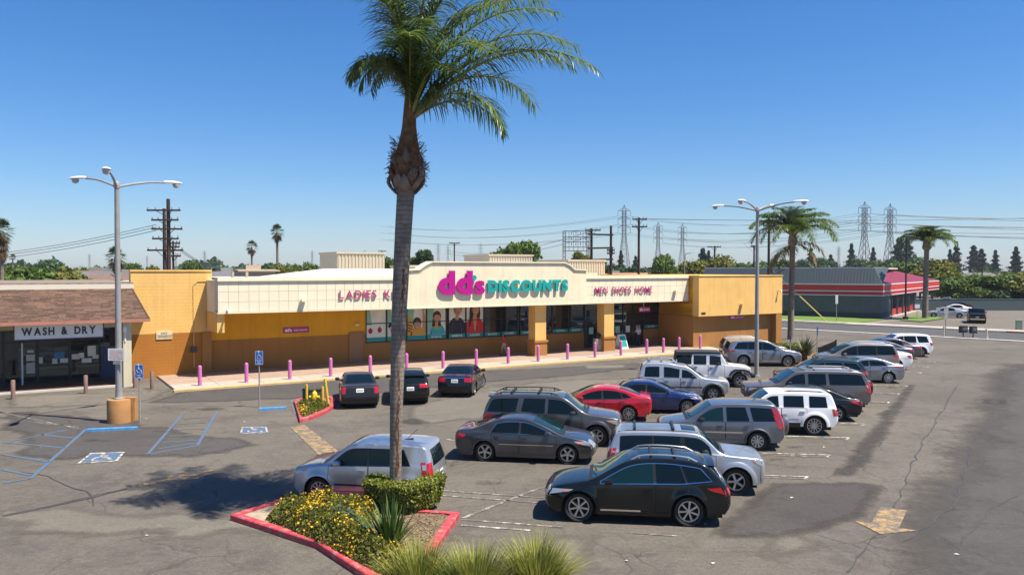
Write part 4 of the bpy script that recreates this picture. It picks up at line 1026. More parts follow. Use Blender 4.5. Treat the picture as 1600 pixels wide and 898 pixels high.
# ---- raised lettering
def letters(parent, txt, w, h, depth, m, x0, y, z0, bold=.02, gap=.16, space=.45, off=(0, 0), side=None):
    "one raised letter per character, from x0 rightwards, standing on z0"
    ms = []
    for ch in txt:
        if ch == ' ': ms.append(None); continue
        me = text_mesh(ch, 1.0, .1, m, bold, 'LEFT'); ms.append((ch, me, mesh_w(me)))
    cap = max(q[2][3] for q in ms if q); base = min(q[2][2] for q in ms if q and q[0] not in "Q'")
    wid = lambda q: space if q is None else q[2][1] - q[2][0]
    tot = sum(wid(q) for q in ms) + gap * (len(ms) - 1); sx = w / tot; sz = h / (cap - base); x = 0
    for q in ms:
        if q:
            ch, me, (a, b, c, d) = q
            for v in me.vertices:
                X, Y, Z = v.co; v.co = ((X - a) * sx, -Z / .05 * depth / 2, (Y - base) * sz)
            me.update()
            if side:
                me.materials.append(side)
                for p in me.polygons:
                    if abs(p.normal.y) < .5: p.material_index = 1
            link('letter', me, parent, (x0 + x * sx, y, z0))
        x += wid(q) + gap
SK = 'raised letters'
def sign_thing(name, s, t, z, label): return thing(name, ST(s, t, z), label, 'sign', AF)
s0 = S_at(531, 48.2); sg = sign_thing('wall_lettering', s0, 48.30, 4.62, 'raised plum letters LADIES KIDS on the panelled fascia, partly behind the palm trunk')
letters(sg, 'LADIES KIDS', S_at(637, 48.2) - s0, .50, .05, WINE, 0, 0, 0, .012, side=SIDEM); 
s0 = S_at(931, 48.2); sg = sign_thing('wall_lettering', s0, 48.30, 4.62, 'raised plum letters MEN SHOES HOME on the fascia right of the large sign')
letters(sg, 'MEN SHOES HOME', S_at(1020, 48.2) - s0, .50, .05, WINE, 0, 0, 0, .012, side=SIDEM)
s0 = S_at(685, 48.1); sg = sign_thing('store_sign', s0, 48.09, 4.75, "large raised sign dd's DISCOUNTS in magenta and teal over the entrance")
x_dd = S_at(757, 48.1) - s0; x_D = S_at(762, 48.1) - s0; x_E = S_at(887, 48.1) - s0
letters(sg, 'dd', x_dd * .735, 1.62, .10, MAGENTA, 0, 0, 0, .05, .05)
letters(sg, 's', x_dd * .215, .95, .10, MAGENTA, x_dd * .785, 0, -.02, .035)
ap = MB(); ap.lathe([(.001, -.05), (.17, -.05), (.17, .05), (.001, .05)], (x_dd * .77, 0, 1.14), 16, 'Y'); ap.prism_y([(x_dd * .77 + .02, 1.16), (x_dd * .77 + .17, 1.16), (x_dd * .77 - .02, .86), (x_dd * .77 - .12, .90)], -.045, .045); ap.build('apostrophe', TEALF, sg)
letters(sg, 'DISCOUNTS', x_E - x_D, .86, .10, TEALF, x_D, 0, .10, .055, .10)
for me in sg.children: pass
def small_sign(px0, px1, t, z0, z1, label, name='wall_sign'):
    a, b = S_at(px0, t), S_at(px1, t); g = sign_thing(name, a, t - .05, z0, label); w, h = b - a, z1 - z0
    MB().box(0, w, 0, .05, 0, h).build('board', WINE, g)
    me = fit_text("dd's", w * .27, h * .6, .006, WHITEP, .05); link('lettering', me, g, (w * .20, -.005, h * .52))
    me = fit_text('DISCOUNTS', w * .52, h * .30, .006, WHITEP, .02); link('lettering', me, g, (w * .67, -.005, h * .46)); return g
small_sign(441.5, 482, 52, 1.95 + .35, 2.70 - .02, "small magenta dd's DISCOUNTS board on the deep yellow recessed wall")
small_sign(1140, 1162.5, 47.75, 2.25, 2.58, "small magenta dd's DISCOUNTS board on the brown wall of the right wing")
g = small_sign(998, 1015, 50.0, 3.0, 3.38, "magenta dd's DISCOUNTS board hanging under the canopy by the doors", 'hanging_sign')
MB().bar((.5, .03, .38), (.5, .03, 1.0), .03).build('rod', CHROME, g)

# ---------------------------------------------------------------- the laundry
def shingle_mat():
    m = mat('shingle', (.088, .050, .033), .9, var=.25, vscale=9, bump=.4, bscale=35); nt = m.node_tree; N = nt.nodes; Lk = nt.links
    oi = N.new('ShaderNodeObjectInfo'); ge = N.new('ShaderNodeNewGeometry'); ad = N.new('ShaderNodeMath'); ad.operation = 'ADD'; fr = N.new('ShaderNodeMath'); fr.operation = 'FRACT'
    Lk.new(oi.outputs['Random'], ad.inputs[0]); Lk.new(ge.outputs['Random Per Island'], ad.inputs[1]); Lk.new(ad.outputs[0], fr.inputs[0])
    mr = N.new('ShaderNodeMapRange'); mr.inputs[3].default_value = .55; mr.inputs[4].default_value = 1.5; Lk.new(fr.outputs[0], mr.inputs[0]); hs = N.new('ShaderNodeHueSaturation'); Lk.new(mr.outputs[0], hs.inputs['Value'])
    b = N['Principled BSDF'].inputs['Base Color']; Lk.new(b.links[0].from_socket, hs.inputs['Color']); Lk.new(hs.outputs[0], b); return m
CREAMW = stucco('cream_wall', (.58, .52, .38)); SHING = shingle_mat(); EAVE = mat('salmon_trim', (.40, .17, .12), .7, var=.1)
def clear_glass():
    m = bpy.data.materials.new('clear_shop_glass'); m.use_nodes = True; N = m.node_tree.nodes; Lk = m.node_tree.links; N.remove(N['Principled BSDF'])
    t = N.new('ShaderNodeBsdfTransparent'); t.inputs[0].default_value = (.62, .68, .68, 1); g = N.new('ShaderNodeBsdfGlossy'); g.inputs['Roughness'].default_value = .03
    fr = N.new('ShaderNodeFresnel'); fr.inputs[0].default_value = 1.5; mx = N.new('ShaderNodeMixShader'); Lk.new(fr.outputs[0], mx.inputs[0]); Lk.new(t.outputs[0], mx.inputs[1]); Lk.new(g.outputs[0], mx.inputs[2])
    Lk.new(mx.outputs[0], N['Material Output'].inputs[0]); return m
CLEAR = clear_glass()
sE = S_at(232, 47.9); sTp = S_at(206, 50.4); sL = sE - 22
LO = (sL, 48.0, 0)
lau = thing('laundry_shop', ST(sL, 48.0), 'low laundry shop with a brown shingle mansard roof and salmon eave', 'shop', AF)
def LB(): return MB(LO)
def lx(name, m, *a, parent=None): return LB().box(*a).build(name, m, parent or lau)
ze, zt, te, tt = 3.70, 5.28, 47.95, 50.4
LB().add([(sL, te, ze), (sE, te, ze), (sTp, tt, zt), (sL, tt, zt)], [(0, 1, 2, 3)]).add([(sE, te, ze), (sE + .3, 51.58, ze), (sTp + .2, 51.58, zt), (sTp, tt, zt)], [(0, 1, 2, 3)]).build('mansard_deck', SHING, lau)
lx('eave_board', EAVE, sL, sE + .02, te - .06, te, ze - .13, ze + .05); lx('eave_board', EAVE, sE + .02, sE + .07, te - .06, 51.5, ze - .13, ze + .05); lx('soffit', CREAMW, sL, sE, te, 52.2, ze - .10, ze - .03)
lx('parapet', mat('off_white_trim', (.66, .60, .50), .8), sL, sTp + .1, tt - .02, tt + .3, zt, zt + .32); lx('parapet_rail', EAVE, sL, sTp + .12, tt - .06, tt - .02, zt - .02, zt + .05); lx('roof', mat('flat_roof', (.20, .16, .13), .95, var=.2), sL, sTp + .1, tt + .3, 66, zt + .1, zt + .42)
# shingles, row by row
nr = 25; sl_len = math.hypot(tt - te, zt - ze); ang = math.atan2(zt - ze, tt - te); wsh = .40
meS = []
for k in range(3):
    w = wsh * (.8, 1, 1.2)[k]; b = MB(); hh = sl_len / nr * 1.12
    b.box(-w / 2 + .006, w / 2 - .006, 0, hh, 0, .018); meS.append((w, b.mesh('shingle', SHING)))
extra = MB(LO); cnt = 0
for r_ in range(nr):
    f = (r_ + .0) / nr; t = lerp(te, tt, f) - .02; z = lerp(ze, zt, f) + .045; s = lerp(sE, sTp, f) - .02
    while s > S_at(-12, t):
        w, me = meS[rnd.randrange(3)]
        z_ = z + rnd.uniform(0, .008)
        if cnt < 300: link('shingle', me, lau, (s - w / 2 - sL, t - 48.0, z_), (ang + .035, 0, 0))
        else: extra.obox((s - w / 2, t + math.cos(ang) * sl_len / nr * .55, z_ + math.sin(ang) * sl_len / nr * .55 + .012), (w - .012, sl_len / nr * 1.12, .018), 0, ang + .035)
        cnt += 1; s -= w
o = extra.build('upper_shingles', SHING, lau); o['kind'] = 'stuff'
# hip cap
hp = LB(); hp.tube([(sE, te - .01, ze + .06), (sTp, tt - .01, zt + .05)], .06, 6); hp.build('hip_cap', SHING, lau, True)
# front: glazing between px -20 and 192, cream band above, pier at the right
zg = 3.05; tF = 52.2
lx('wall_band', CREAMW, sL, S_at(206, tF), tF, tF + .3, zg, ze); lx('pier', CREAMW, S_at(191.5, 48.3), S_at(204.5, 48.3), 48.3, 48.85, -.02, ze - .1)
lx('back_wall', mat('laundry_wall', (.30, .31, .33), .9), sL, sE - 1, 58, 58.3, 0, 3.6); lx('inner_floor', mat('laundry_floor', (.2, .2, .2), .4), sL, sE - 1, 52.4, 58, -.01, .12); lx('inner_ceiling', mat('laundry_ceiling', (.5, .5, .5), .9), sL, sE - 1, 52.5, 58, 3.2, 3.3)
lx('side_wall', CREAMW, S_at(201, tF), S_at(206, tF), tF + .05, 60, -.01, 3.65); lx('end_panel', mat('navy_panel', (.02, .035, .10), .5), S_at(156, tF), S_at(182, tF), tF - .02, tF + .1, .1, 1.95); lx('end_glass', SHOPG, S_at(156, tF), S_at(182, tF), tF, tF + .08, 1.95, zg)
lx('left_panel', mat('navy_panel', (.02, .035, .10)), S_at(4, tF), S_at(25, tF), tF + .3, tF + .34, .1, 1.4)
xs = [-34, -4, 3.5, 57, 107, 155]
for a_, b_ in zip(xs[:-1], xs[1:]):
    a, b = S_at(a_, tF), S_at(b_, tF); f = LB()
    for q in ((a, a + .07), (b - .07, b)): f.box(q[0], q[1], tF - .06, tF + .06, .1, zg)
    for z in (.1, .98, 2.38, zg - .06) if a_ > 50 else (.1, 2.38, zg - .06): f.box(a + .07, b - .07, tF - .055, tF + .055, z, z + .06)
    w = f.build('shop_window', MULL, lau); zz = (.16, .98, 1.04, 2.38, 2.44, zg - .06) if a_ > 50 else (.16, 2.38, 2.44, zg - .06)
    for k in range(0, len(zz), 2): LB().box(a + .07, b - .07, tF - .01, tF + .0, zz[k], zz[k + 1]).build('pane', CLEAR, w)
PAPER = mat('paper', (.66, .66, .60), .7, obj_rand=.15)
for px, py, w, h in ((46, 559, .42, .35), (46, 549, .3, .14), (46, 575, .42, .6), (61, 563, .26, .34), (84, 564, .26, .30), (100, 563, .5, .24), (91, 555, .5, .36), (117, 557, .42, .3), (126, 555, .26, .3), (134, 563, .5, .26), (142, 548, .42, .6), (148, 557, .34, .22)):
    s = S_at(px, tF); Y = tF / (CU - (px - 800) / FPX * SU); z = CAM_H - (py - HORIZON) / FPX * Y
    LB().box(s - w / 2, s + w / 2, tF - .03, tF - .022, z - h / 2, z + h / 2).build('window_notice', PAPER if py != 555 or px != 91 else mat('blue_print', (.05, .2, .42), .6), lau)
dl = LB(); sd_ = S_at(33, 51.6); dl.box(sd_ - .04, sd_ + .04, 51.2, 52.1, .12, 2.4); dl.build('open_door', mat('white_door', (.6, .6, .62), .4), lau)
WASHL = ['white front-loading washer behind the open white laundry door, leftmost of the row', 'second white front-loading washer from the open laundry door', 'middle white front-loading washer of the row of five', 'white front-loading washer second from the navy end panel', 'white front-loading washer next to the navy end panel, rightmost of the row']
STEEL = mat('washer_steel', (.60, .60, .60), .35, .3)
for k, px in enumerate((40, 73, 95, 118, 141)):
    s = S_at(px, 54.2); m_ = thing('washing_machine', ST(s, 54.2, .12), WASHL[k], 'washing machine', AF, 'washing machines in the laundry')
    MB().box(-.42, .42, 0, .8, .5, 1.75).build('cabinet', STEEL, m_); MB().box(-.42, .42, .02, .8, 0, .5).build('plinth', mat('plinth', (.3, .3, .32), .6), m_)
    d = MB(); d.lathe([(.27, 0), (.27, -.05), (.2, -.07), (.19, -.03), (.001, -.03)], (0, 0, 1.05), 18, 'Y'); d.build('door', mat('washer_door', (.12, .13, .14), .2), m_, True)
    MB().box(-.4, .4, -.01, .0, 1.5, 1.72).build('control_panel', mat('blue_print', (.05, .2, .42)) if k % 2 else PAPER, m_)
# the WASH & DRY board
tb = 48.55; a, b = S_at(21.5, tb), S_at(160, tb); w = b - a
sg = thing('shop_sign', ST(a, tb, 2.80), 'long white WASH & DRY board hanging under the shingle eave', 'sign', AF)
MB().box(0, w, .0, .16, 0, .78).build('board', mat('sign_white', (.74, .73, .71), .5, var=.04), sg)
fr = MB()
for q in ((-.05, 0, -.05, .83), (w, w + .05, -.05, .83)): fr.box(q[0], q[1], -.02, .18, q[2], q[3])
for q in (-.05, .78): fr.box(0, w, -.02, .18, q, q + .05)
fr.build('frame', mat('maroon_frame', (.10, .02, .03), .5), sg)
letters(sg, 'WASH & DRY', w * .84, .42, .02, mat('ink', (.03, .03, .03)), w * .075, -.01, .19, .035, .16, .42)
pr_ = LB(); pr_.lathe([(.02, 0), (.09, .05), (.1, .2), (.06, .32), (0, .34)], (S_at(194, 48.2), 48.2, 3.0), 10); pr_.bar((S_at(195, 48.2), 48.28, 2.5), (S_at(195, 48.2), 48.28, 3.1), .06); pr_.build('pier_lamp', WHITEP, lau, True)
# ---------------------------------------------------------------- small things in the lot
PINK = mat('pink_bollard', (.50, .14, .36), .5, var=.06, vscale=5); POSTB = mat('brown_post', (.20, .125, .10), .7, var=.12); GALV = mat('galvanised', (.30, .295, .28), .55, .15, var=.1, vscale=4); WHITEL = mat('lamp_housing', (.70, .71, .72), .4)
SIGNB = mat('sign_blue', (.01, .10, .36), .4); LENS = mat('lamp_lens', (.45, .45, .42), .15); HYD = mat('hydrant_yellow', (.72, .50, .02), .45); OCHRE = mat('ochre_concrete', (.41, .205, .07), .8, var=.12, vscale=3, dark=(.25, .14, .07), dscale=2, damt=.5, bump=.2)
BPX = [311, 384, 452, 516, 578, 635, 692, 744, 794, 841, 887, 930, 970.6, 1011, 1037, 1061.6, 1094.6]
b = MB(); b.lathe([(.105, 0), (.105, 1.0), (.095, 1.05), (.06, 1.09), (.001, 1.105)], n=14); bm = b.mesh('bollard', PINK, True)
WH = ['leftmost pink bollard, by the end of the store kerb', 'second pink bollard from the left, left of the small store board', 'third pink bollard from the left, below the store board', 'fourth pink bollard from the left, left of the brown service door', 'pink bollard below the brown service door, behind the older black saloon', 'pink bollard just right of the palm trunk', 'pink bollard below the poster of a girl, left of the turned black saloon', 'pink bollard below the poster of a woman, behind the turned black saloon', 'pink bollard beside the walker in the red top', 'pink bollard in front of the left pillar', 'pink bollard between the two pillars, nearer the left one', 'pink bollard in front of the concrete litter bin', 'pink bollard in front of the folding board', 'pink bollard in front of the glazed doors, right of the folding board', 'pink bollard left of the brown wing corner, third from the right', 'pink bollard just left of the brown wing corner, second from the right', 'rightmost pink bollard, in front of the brown wing wall']
for px, lb in zip(BPX, WH):
    s = S_at(px, 46.0 if px < 1080 else 46.6); o = link('bollard', bm, None, ST(s, 46.0 if px < 1080 else 46.6, .11)); tag(o, lb, 'bollard', 'pink bollards along the store kerb')
b = MB(); b.lathe([(.10, 0), (.10, .93), (.08, .96), (.001, .965)], n=12); bm = b.mesh('post', POSTB, True)
for (px, py), lb in zip(((18, 624), (132, 615), (236, 608), (209, 606)), ('brown post in front of the laundry, leftmost', 'brown post in front of the laundry window, left of the lamp post', 'brown post standing alone left of the first pink bollard', 'brown post close beside the cream laundry pier')):
    o = link('post', bm, None, G(px, py) + Vector((0, 0, -.005))); tag(o, lb, 'post', 'brown posts by the laundry')
# lamp posts with curved arms
def lamp_post(base, h, arms, label, pedestal=None):
    t = thing('street_lamp', base, label, 'street lamp', group='car park lamp posts')
    b = MB(); b.tube([(0, 0, 0), (0, 0, h * .5), (0, 0, h)], [.135, .115, .095], 12); b.build('pole', GALV, t, True)
    b = MB(); b.lathe([(.2, 0), (.2, .06), (.15, .08), (.14, .3)], n=12); b.build('base_plate', GALV, t, True)
    b = MB(); b.lathe([(.12, -.15), (.13, .05), (.1, .12), (.001, .16)], (0, 0, h), 10); b.build('cap', GALV, t, True)
    for az, ln, up in arms:
        d = Vector((math.cos(R(az)), math.sin(R(az)), 0)); pts = []
        for k in range(9):
            f = k / 8; pts.append(d * ln * f + Vector((0, 0, h - .1 + up * math.sin(f * math.pi / 2))))
        a = MB(); a.tube(pts, [.05] * 5 + [.042] * 4, 8); ar = a.build('arm', GALV, t, True)
        hd = MB(); rows = []
        e = Vector(pts[-1])
        for f, w, hu, hd_ in ((-.05, .05, .05, .04), (.1, .13, .08, .06), (.4, .17, .09, .12), (.65, .16, .07, .16), (.8, .10, .04, .10), (.86, .03, .0, .02)):
            c = e + d * f; sd = Vector((-d.y, d.x, 0)); ring = []
            for k in range(10):
                a_ = 2 * math.pi * k / 10; zz = math.sin(a_); ring.append(c + sd * w * math.cos(a_) + Vector((0, 0, zz * (hu if zz > 0 else .035) + .03)))
            rows.append(ring + [ring[0]])
        vs, fs = grid_faces(rows); hd.add(vs, fs); h_ = hd.build('lamp_head', WHITEL, ar, True)
        ln_ = MB(); ln_.lathe([(.14, .02), (.15, -.06), (.11, -.16), (.001, -.20)], e + d * .55, 12); ln_.build('lens', LENS, ar, True)
    return t
P0 = G(184, 660); pd = thing('lamp_pedestal', P0, 'ochre round concrete pedestal under the left lamp post', 'pedestal')
b = MB(); b.lathe([(.47, -.01), (.47, .92), (.45, .98), (.001, .985)], n=28); b.build('drum', OCHRE, pd, True)
b = MB(); b.box(-.05, .56, .05, .5, 0, 1.0); b.build('block', OCHRE, pd)
lp1 = lamp_post(P0 + Vector((0, 0, .98)), 9.0, ((53, 2.1, .36), (165, 1.55, .40), (288, 2.0, .42)), 'tall grey lamp post with white heads on the ochre pedestal, near the laundry')
nt_ = thing('pole_notice', P0 + Vector((0, -.16, 2.62)), 'white notice with red print fixed to the left lamp post', 'sign')
MB().box(-.35, .35, -.03, .0, 0, .5).build('board', PAPER if 'PAPER' in globals() else WHITEL, nt_)
for k in range(5): me = fit_text(('TOW AWAY', 'UNAUTHORIZED', 'VEHICLES WILL', 'BE TOWED AT', 'OWNER EXPENSE')[k], .56, .05, .003, mat('red_ink', (.45, .08, .08), .6)); link('notice_text', me, nt_, (0, -.032, .42 - k * .085))
MB().box(-.14, .14, -.03, 0, -.16, -.02).build('lower_plate', GALV, nt_)
lamp_post(G(1183, 588), 10.05, ((50, 1.85, .42), (142, 2.15, .40), (230, 1.85, .44), (322, 2.2, .42)), 'tall grey lamp post with four white heads among the parked cars')
# accessible-parking signs
def handicap_sign(base, top, w, h, label, rz=0.0, edge=False):
    t = thing('parking_sign', base, label, 'sign', rz); z = top
    MB().tube([(0, .02, 0), (0, .02, z)], .032, 8).build('post', GALV, t, True)
    MB().box(-w / 2, w / 2, -.03, -.012, z - h, z + .02).build('plate', SIGNB, t)
    if edge: return t
    b = MB(); pts = []
    c = (.0, z - h * .30); r = w * .24
    for k in range(10): b.bar((c[0] + r * math.cos(R(70 + k * 26)), -.034, c[1] - .05 + r * math.sin(R(70 + k * 26))), (c[0] + r * math.cos(R(96 + k * 26)), -.034, c[1] - .05 + r * math.sin(R(96 + k * 26))), .035, .006)
    b.bar((-.02, -.034, c[1] + .13), (0, -.034, c[1] - .02), .045, .006); b.bar((0, -.034, c[1] - .02), (w * .22, -.034, c[1] - .03), .04, .006); b.bar((w * .22, -.034, c[1] - .03), (w * .30, -.034, c[1] - .15), .04, .006)
    b.lathe([(.035, -.037), (.001, -.037)], (-.02, 0, c[1] + .19), 10, 'Y', False); b.build('wheelchair_emblem', WHITEP if 'WHITEP' in globals() else WHITEL, t)
    for k, tx in enumerate(('PARKING', 'ONLY', 'VAN')): me = fit_text(tx, w * (.78, .5, .4)[k], h * .07, .003, WHITEL, .02); link('lettering', me, t, (0, -.032, z - h * (.62, .75, .89)[k]))
    fr = MB()
    for q in ((-w / 2 + .012, w / 2 - .012, z - h + .012, z - h + .024), (-w / 2 + .012, w / 2 - .012, z - .004, z + .008), (-w / 2 + .012, -w / 2 + .022, z - h + .02, z), (w / 2 - .022, w / 2 - .012, z - h + .02, z)): fr.box(q[0], q[1], -.036, -.029, q[2], q[3])
    fr.build('border', WHITEL, t); return t
handicap_sign(G(216, 660), 2.42, .36, .58, 'blue accessible parking sign beside the ochre pedestal', R(8))
handicap_sign(G(404, 637), 2.62, .36, .62, 'blue accessible parking sign by the second blue wheel stop', R(12))
handicap_sign(G(1278, 558.6), 2.25, .34, .62, 'blue parking sign seen nearly edge-on beside the dark slatted fence', R(62), True)
t = thing('sign_post', G(1235.5, 572), 'thin grey post with a narrow violet plate in front of the silver-grey family wagon', 'sign', R(70)); MB().tube([(0, 0, 0), (0, 0, 2.3)], .03, 8).build('post', GALV, t, True); MB().box(-.12, .12, -.05, -.03, 1.65, 2.3).build('plate', mat('violet_plate', (.16, .12, .34), .5), t)
t = thing('street_sign', G(1307.5, 502), 'white street sign on a thin post on the far lawn', 'sign'); MB().tube([(0, 0, 0), (0, 0, 3.3)], .04, 6).build('post', GALV, t); MB().box(-.16, .16, -.05, -.03, 2.2, 3.3).build('plate', WHITEL, t)
t = thing('street_sign', G(1478.5, 526), 'grey blank sign on a thin post at the lot edge, beside the dark boxes', 'sign', R(20)); MB().tube([(0, 0, 0), (0, 0, 2.9)], .04, 6).build('post', GALV, t); MB().box(-.28, .28, -.05, -.03, 2.2, 2.75).build('plate', GALV, t); MB().box(-.22, .22, -.05, -.03, 1.65, 2.15).build('lower_plate', GALV, t)
for px, py, w, lb in ((1506, 526.5, .70, 'larger dark box on a post at the lot edge, left of the pair'), (1521.5, 527.5, .58, 'smaller dark box on a post at the lot edge, right of the pair')):
    t = thing('newspaper_box', G(px, py), lb, 'box', R(15)); MB().tube([(0, 0, 0), (0, 0, .55)], .05, 6).build('post', BLACKTRIM, t); MB().box(-w / 2, w / 2, -.2, .2, .42, 1.02).build('cabinet', mat('dark_box', (.015, .022, .022), .5), t); MB().box(-w / 2 + .08, w / 2 - .08, -.212, -.2, .66, .94).build('window', mat('dark_box_panel', (.10, .12, .13), .3), t); MB().box(-w / 2 + .05, w / 2 - .05, -.18, .18, 1.02, 1.07).build('lid', BLACKTRIM, t)
for px, py, lb, lean in ((1475.5, 526.5, 'cream stub post at the lot edge beside the grey sign', .02), (1544, 530.5, 'cream leaning stub post at the lot edge, right of the dark boxes', -.12)):
    b = MB(); b.tube([(0, 0, 0), (lean, 0, 1.0)], .09, 8); o = b.build('stub_post', mat('cream_post', (.55, .47, .34), .8), None, True, loc=G(px, py)); tag(o, lb, 'post')
t = thing('utility_cabinet', G(1593, 517.0), 'pale green utility cabinet on the far pavement', 'cabinet', R(-20)); MB().box(-.27, .27, -.25, .25, 0, 1.1).build('case', mat('cabinet_green', (.22, .32, .22), .6), t); MB().box(-.24, .24, -.265, -.25, .08, 1.02).build('door', mat('cabinet_green', (.22, .32, .22)), t); MB().box(-.29, .29, -.27, .27, 1.1, 1.15).build('lid', mat('cabinet_green', (.22, .32, .22)), t)
o = kerb('red_kerb', 94.2, 94.5, d_(1575, 519), 70, .14, mat('dull_red', (.25, .05, .05), .8))
# wheel stops
def stop(a, b, label):
    A, B_ = G(*a), G(*b); m = MB(); d = (B_ - A).normalized(); p = Vector((-d.y, d.x, 0)); prof = ((-.09, 0), (-.075, .10), (-.045, .125), (.045, .125), (.075, .10), (.09, 0))
    vs = [q + p * x + Vector((0, 0, z)) for q in (A, B_) for x, z in prof]; n = len(prof)
    m.add(vs, [(i, i + 1, n + i + 1, n + i) for i in range(n - 1)] + [tuple(range(n - 1, -1, -1)), tuple(range(n, 2 * n))]); o = m.build('wheel_stop', mat('blue_stop', (.03, .20, .44), .7, var=.15, vscale=6, dark=(.25, .27, .28), dscale=5, damt=.6)); tag(o, label, 'wheel stop')
stop((134, 675), (213, 671.5), 'long blue wheel stop lying in front of the ochre pedestal'); stop((404, 641.5), (446, 639.5), 'blue wheel stop lying at the foot of the second parking sign')
# litter bin, folding board
t = thing('litter_bin', ST(S_at(935, 49.4), 49.4, .115), 'pale concrete litter bin beside the right pillar', 'bin'); MB().lathe([(.40, 0), (.42, .05), (.42, .95), (.38, 1.0)], n=10).build('drum', CONC, t, True); MB().lathe([(.39, 1.0), (.37, 1.12), (.28, 1.34), (.2, 1.38), (.001, 1.39)], n=12).build('hood', BLACKTRIM, t, True)
t = thing('folding_board', ST(S_at(971, 49.8), 49.8, .115), 'white folding board with a teal face on the pavement by the doors', 'sign', AF)
for sg in (-1, 1):
    b = MB(); b.obox((0, sg * .25, .58), (.72, .035, 1.2), 0, R(sg * 22)); p = b.build('leaf', WHITEP, t); b = MB(); b.obox((0, sg * .25 - .022, .62), (.56, .012, .9), 0, R(sg * 22)); b.build('face', TEAL, p)
# slatted fence panel by the ramp
f0, f1 = G(1280, 558), G(1307, 557); d = (f1 - f0); L_ = d.length; t = thing('slatted_fence', f0, 'short dark slatted fence with a sloping top by the spiky plant', 'fence', math.atan2(d.y, d.x)); n = 16
for i in range(n):
    x = (i + .5) * L_ / n; h = lerp(.65, 1.1, (i + .5) / n) * 1.08; MB().box(x - L_ / n * .40, x + L_ / n * .40, -.02, .02, .04, h).build('slat', BLACKTRIM, t)
MB().bar((0, .04, .25), (L_, .04, .25), .05).build('rail', BLACKTRIM, t); MB().bar((0, .04, .62), (L_, .04, 1.0), .05).build('rail', BLACKTRIM, t)
for x, h in ((0, .75), (L_, 1.25)): MB().box(x - .04, x + .04, -.04, .05, 0, h).build('post', BLACKTRIM, t)

# ---------------------------------------------------------------- planters
def ring(name, pts, w, h, m, z0=0.0):
    P = [Vector(p).to_2d() if len(p) == 3 else Vector(p) for p in pts]; n = len(P); A = sum(P[i].x * P[(i + 1) % n].y - P[(i + 1) % n].x * P[i].y for i in range(n)); sg = 1 if A > 0 else -1; I = []
    for i in range(n):
        a, b, c = P[i - 1], P[i], P[(i + 1) % n]; d1 = (b - a).normalized(); d2 = (c - b).normalized(); n1 = Vector((-d1.y, d1.x)) * sg; n2 = Vector((-d2.y, d2.x)) * sg; k = (n1 + n2); k = k / max(.35, k.dot(n1)); I.append(b + k * w)
    b = MB(); c_ = .025; J = [p.lerp(q, c_ / w) for p, q in zip(P, I)]
    vs = [(p.x, p.y, -.01) for p in P] + [(p.x, p.y, h - c_) for p in P] + [(p.x, p.y, h) for p in J] + [(p.x, p.y, h) for p in I] + [(p.x, p.y, h - .12) for p in I]; fs = []
    for k in range(4):
        for i in range(n): j = (i + 1) % n; fs.append((k * n + i, k * n + j, (k + 1) * n + j, (k + 1) * n + i))
    b.add(vs, fs); o = b.build(name, m); o['kind'] = 'structure'
    return I
ISL = [G(*p) for p in ((357, 815), (432, 790.5), (500, 795.5), (583, 801.5), (718, 811), (687, 856), (640, 930), (575, 915), (493, 860))]
inn = ring('planter_kerb', ISL, .20, .16, CURB_R); sheet('planter_soil', [tuple(p) for p in inn], .11, EARTH)
sheet('planter_concrete', [tuple(p) for p in (inn[0], inn[1], inn[1].lerp(inn[8], .35), inn[0].lerp(inn[8], .30))], .118, mat('dry_soil', (.33, .27, .19), .95, var=.2, vscale=4, bump=.3, bscale=15))
IS2 = [G(*p) for p in ((458, 629.5), (467, 661.5), (490, 655), (510, 646), (521.6, 638), (523.5, 629), (517, 623.5), (490, 622))]
inn2 = ring('planter_kerb', IS2, .20, .16, CURB_R); sheet('planter_soil', [tuple(p) for p in inn2], .11, EARTH)
IS3 = [G(*p) for p in ((1218, 566), (1218, 553), (1282, 553), (1286, 566), (1262, 572))]
inn3 = ring('planter_kerb', IS3, .2, .16, mat('salmon_kerb', (.45, .14, .09), .7, var=.1)); sheet('planter_soil', [tuple(p) for p in inn3], .11, EARTH)
YP = mat('yellow_post', (.66, .43, .04), .55, var=.1)
for a, z, lean, lb in (((478, 636), .95, 0, 'yellow guard post left of the hydrant'), ((503, 638), .9, 0, 'yellow guard post right of the hydrant'), ((512, 635), 1.2, -.16, 'leaning yellow guard post at the planter end')):
    b = MB(); b.tube([(0, 0, 0), (lean, .1 * abs(lean), z)], .065, 10); o = b.build('guard_post', YP, None, True, loc=G(*a) + Vector((0, 0, .10))); tag(o, lb, 'post')
t = thing('fire_hydrant', G(490.5, 636) + Vector((0, 0, .1)), 'yellow fire hydrant standing in the small red-kerbed planter', 'hydrant')
b = MB(); b.lathe([(.16, 0), (.16, .04), (.10, .06), (.10, .40), (.13, .42), (.13, .48), (.11, .56), (.06, .63), (.03, .64), (.03, .69), (.001, .69)], n=14); b.build('barrel', HYD, t, True)
for ang in (0, 180, 270): c = Vector((math.cos(R(ang)), math.sin(R(ang)), 0)); b = MB(); b.tube([c * .08 + Vector((0, 0, .36)), c * .24 + Vector((0, 0, .36))], [.065, .07], 10); b.build('outlet', HYD, t, True)
DG = mat('dark_green_pipe', (.015, .06, .045), .4)
t = thing('valve_cap', G(476.5, 635) + Vector((0, 0, .1)), 'dark green capped pipe standing behind the left yellow guard post', 'pipe'); b = MB(); b.lathe([(.15, 0), (.15, .62), (.17, .64), (.17, .70), (.12, .76), (.001, .78)], n=14); b.build('pipe', DG, t, True)
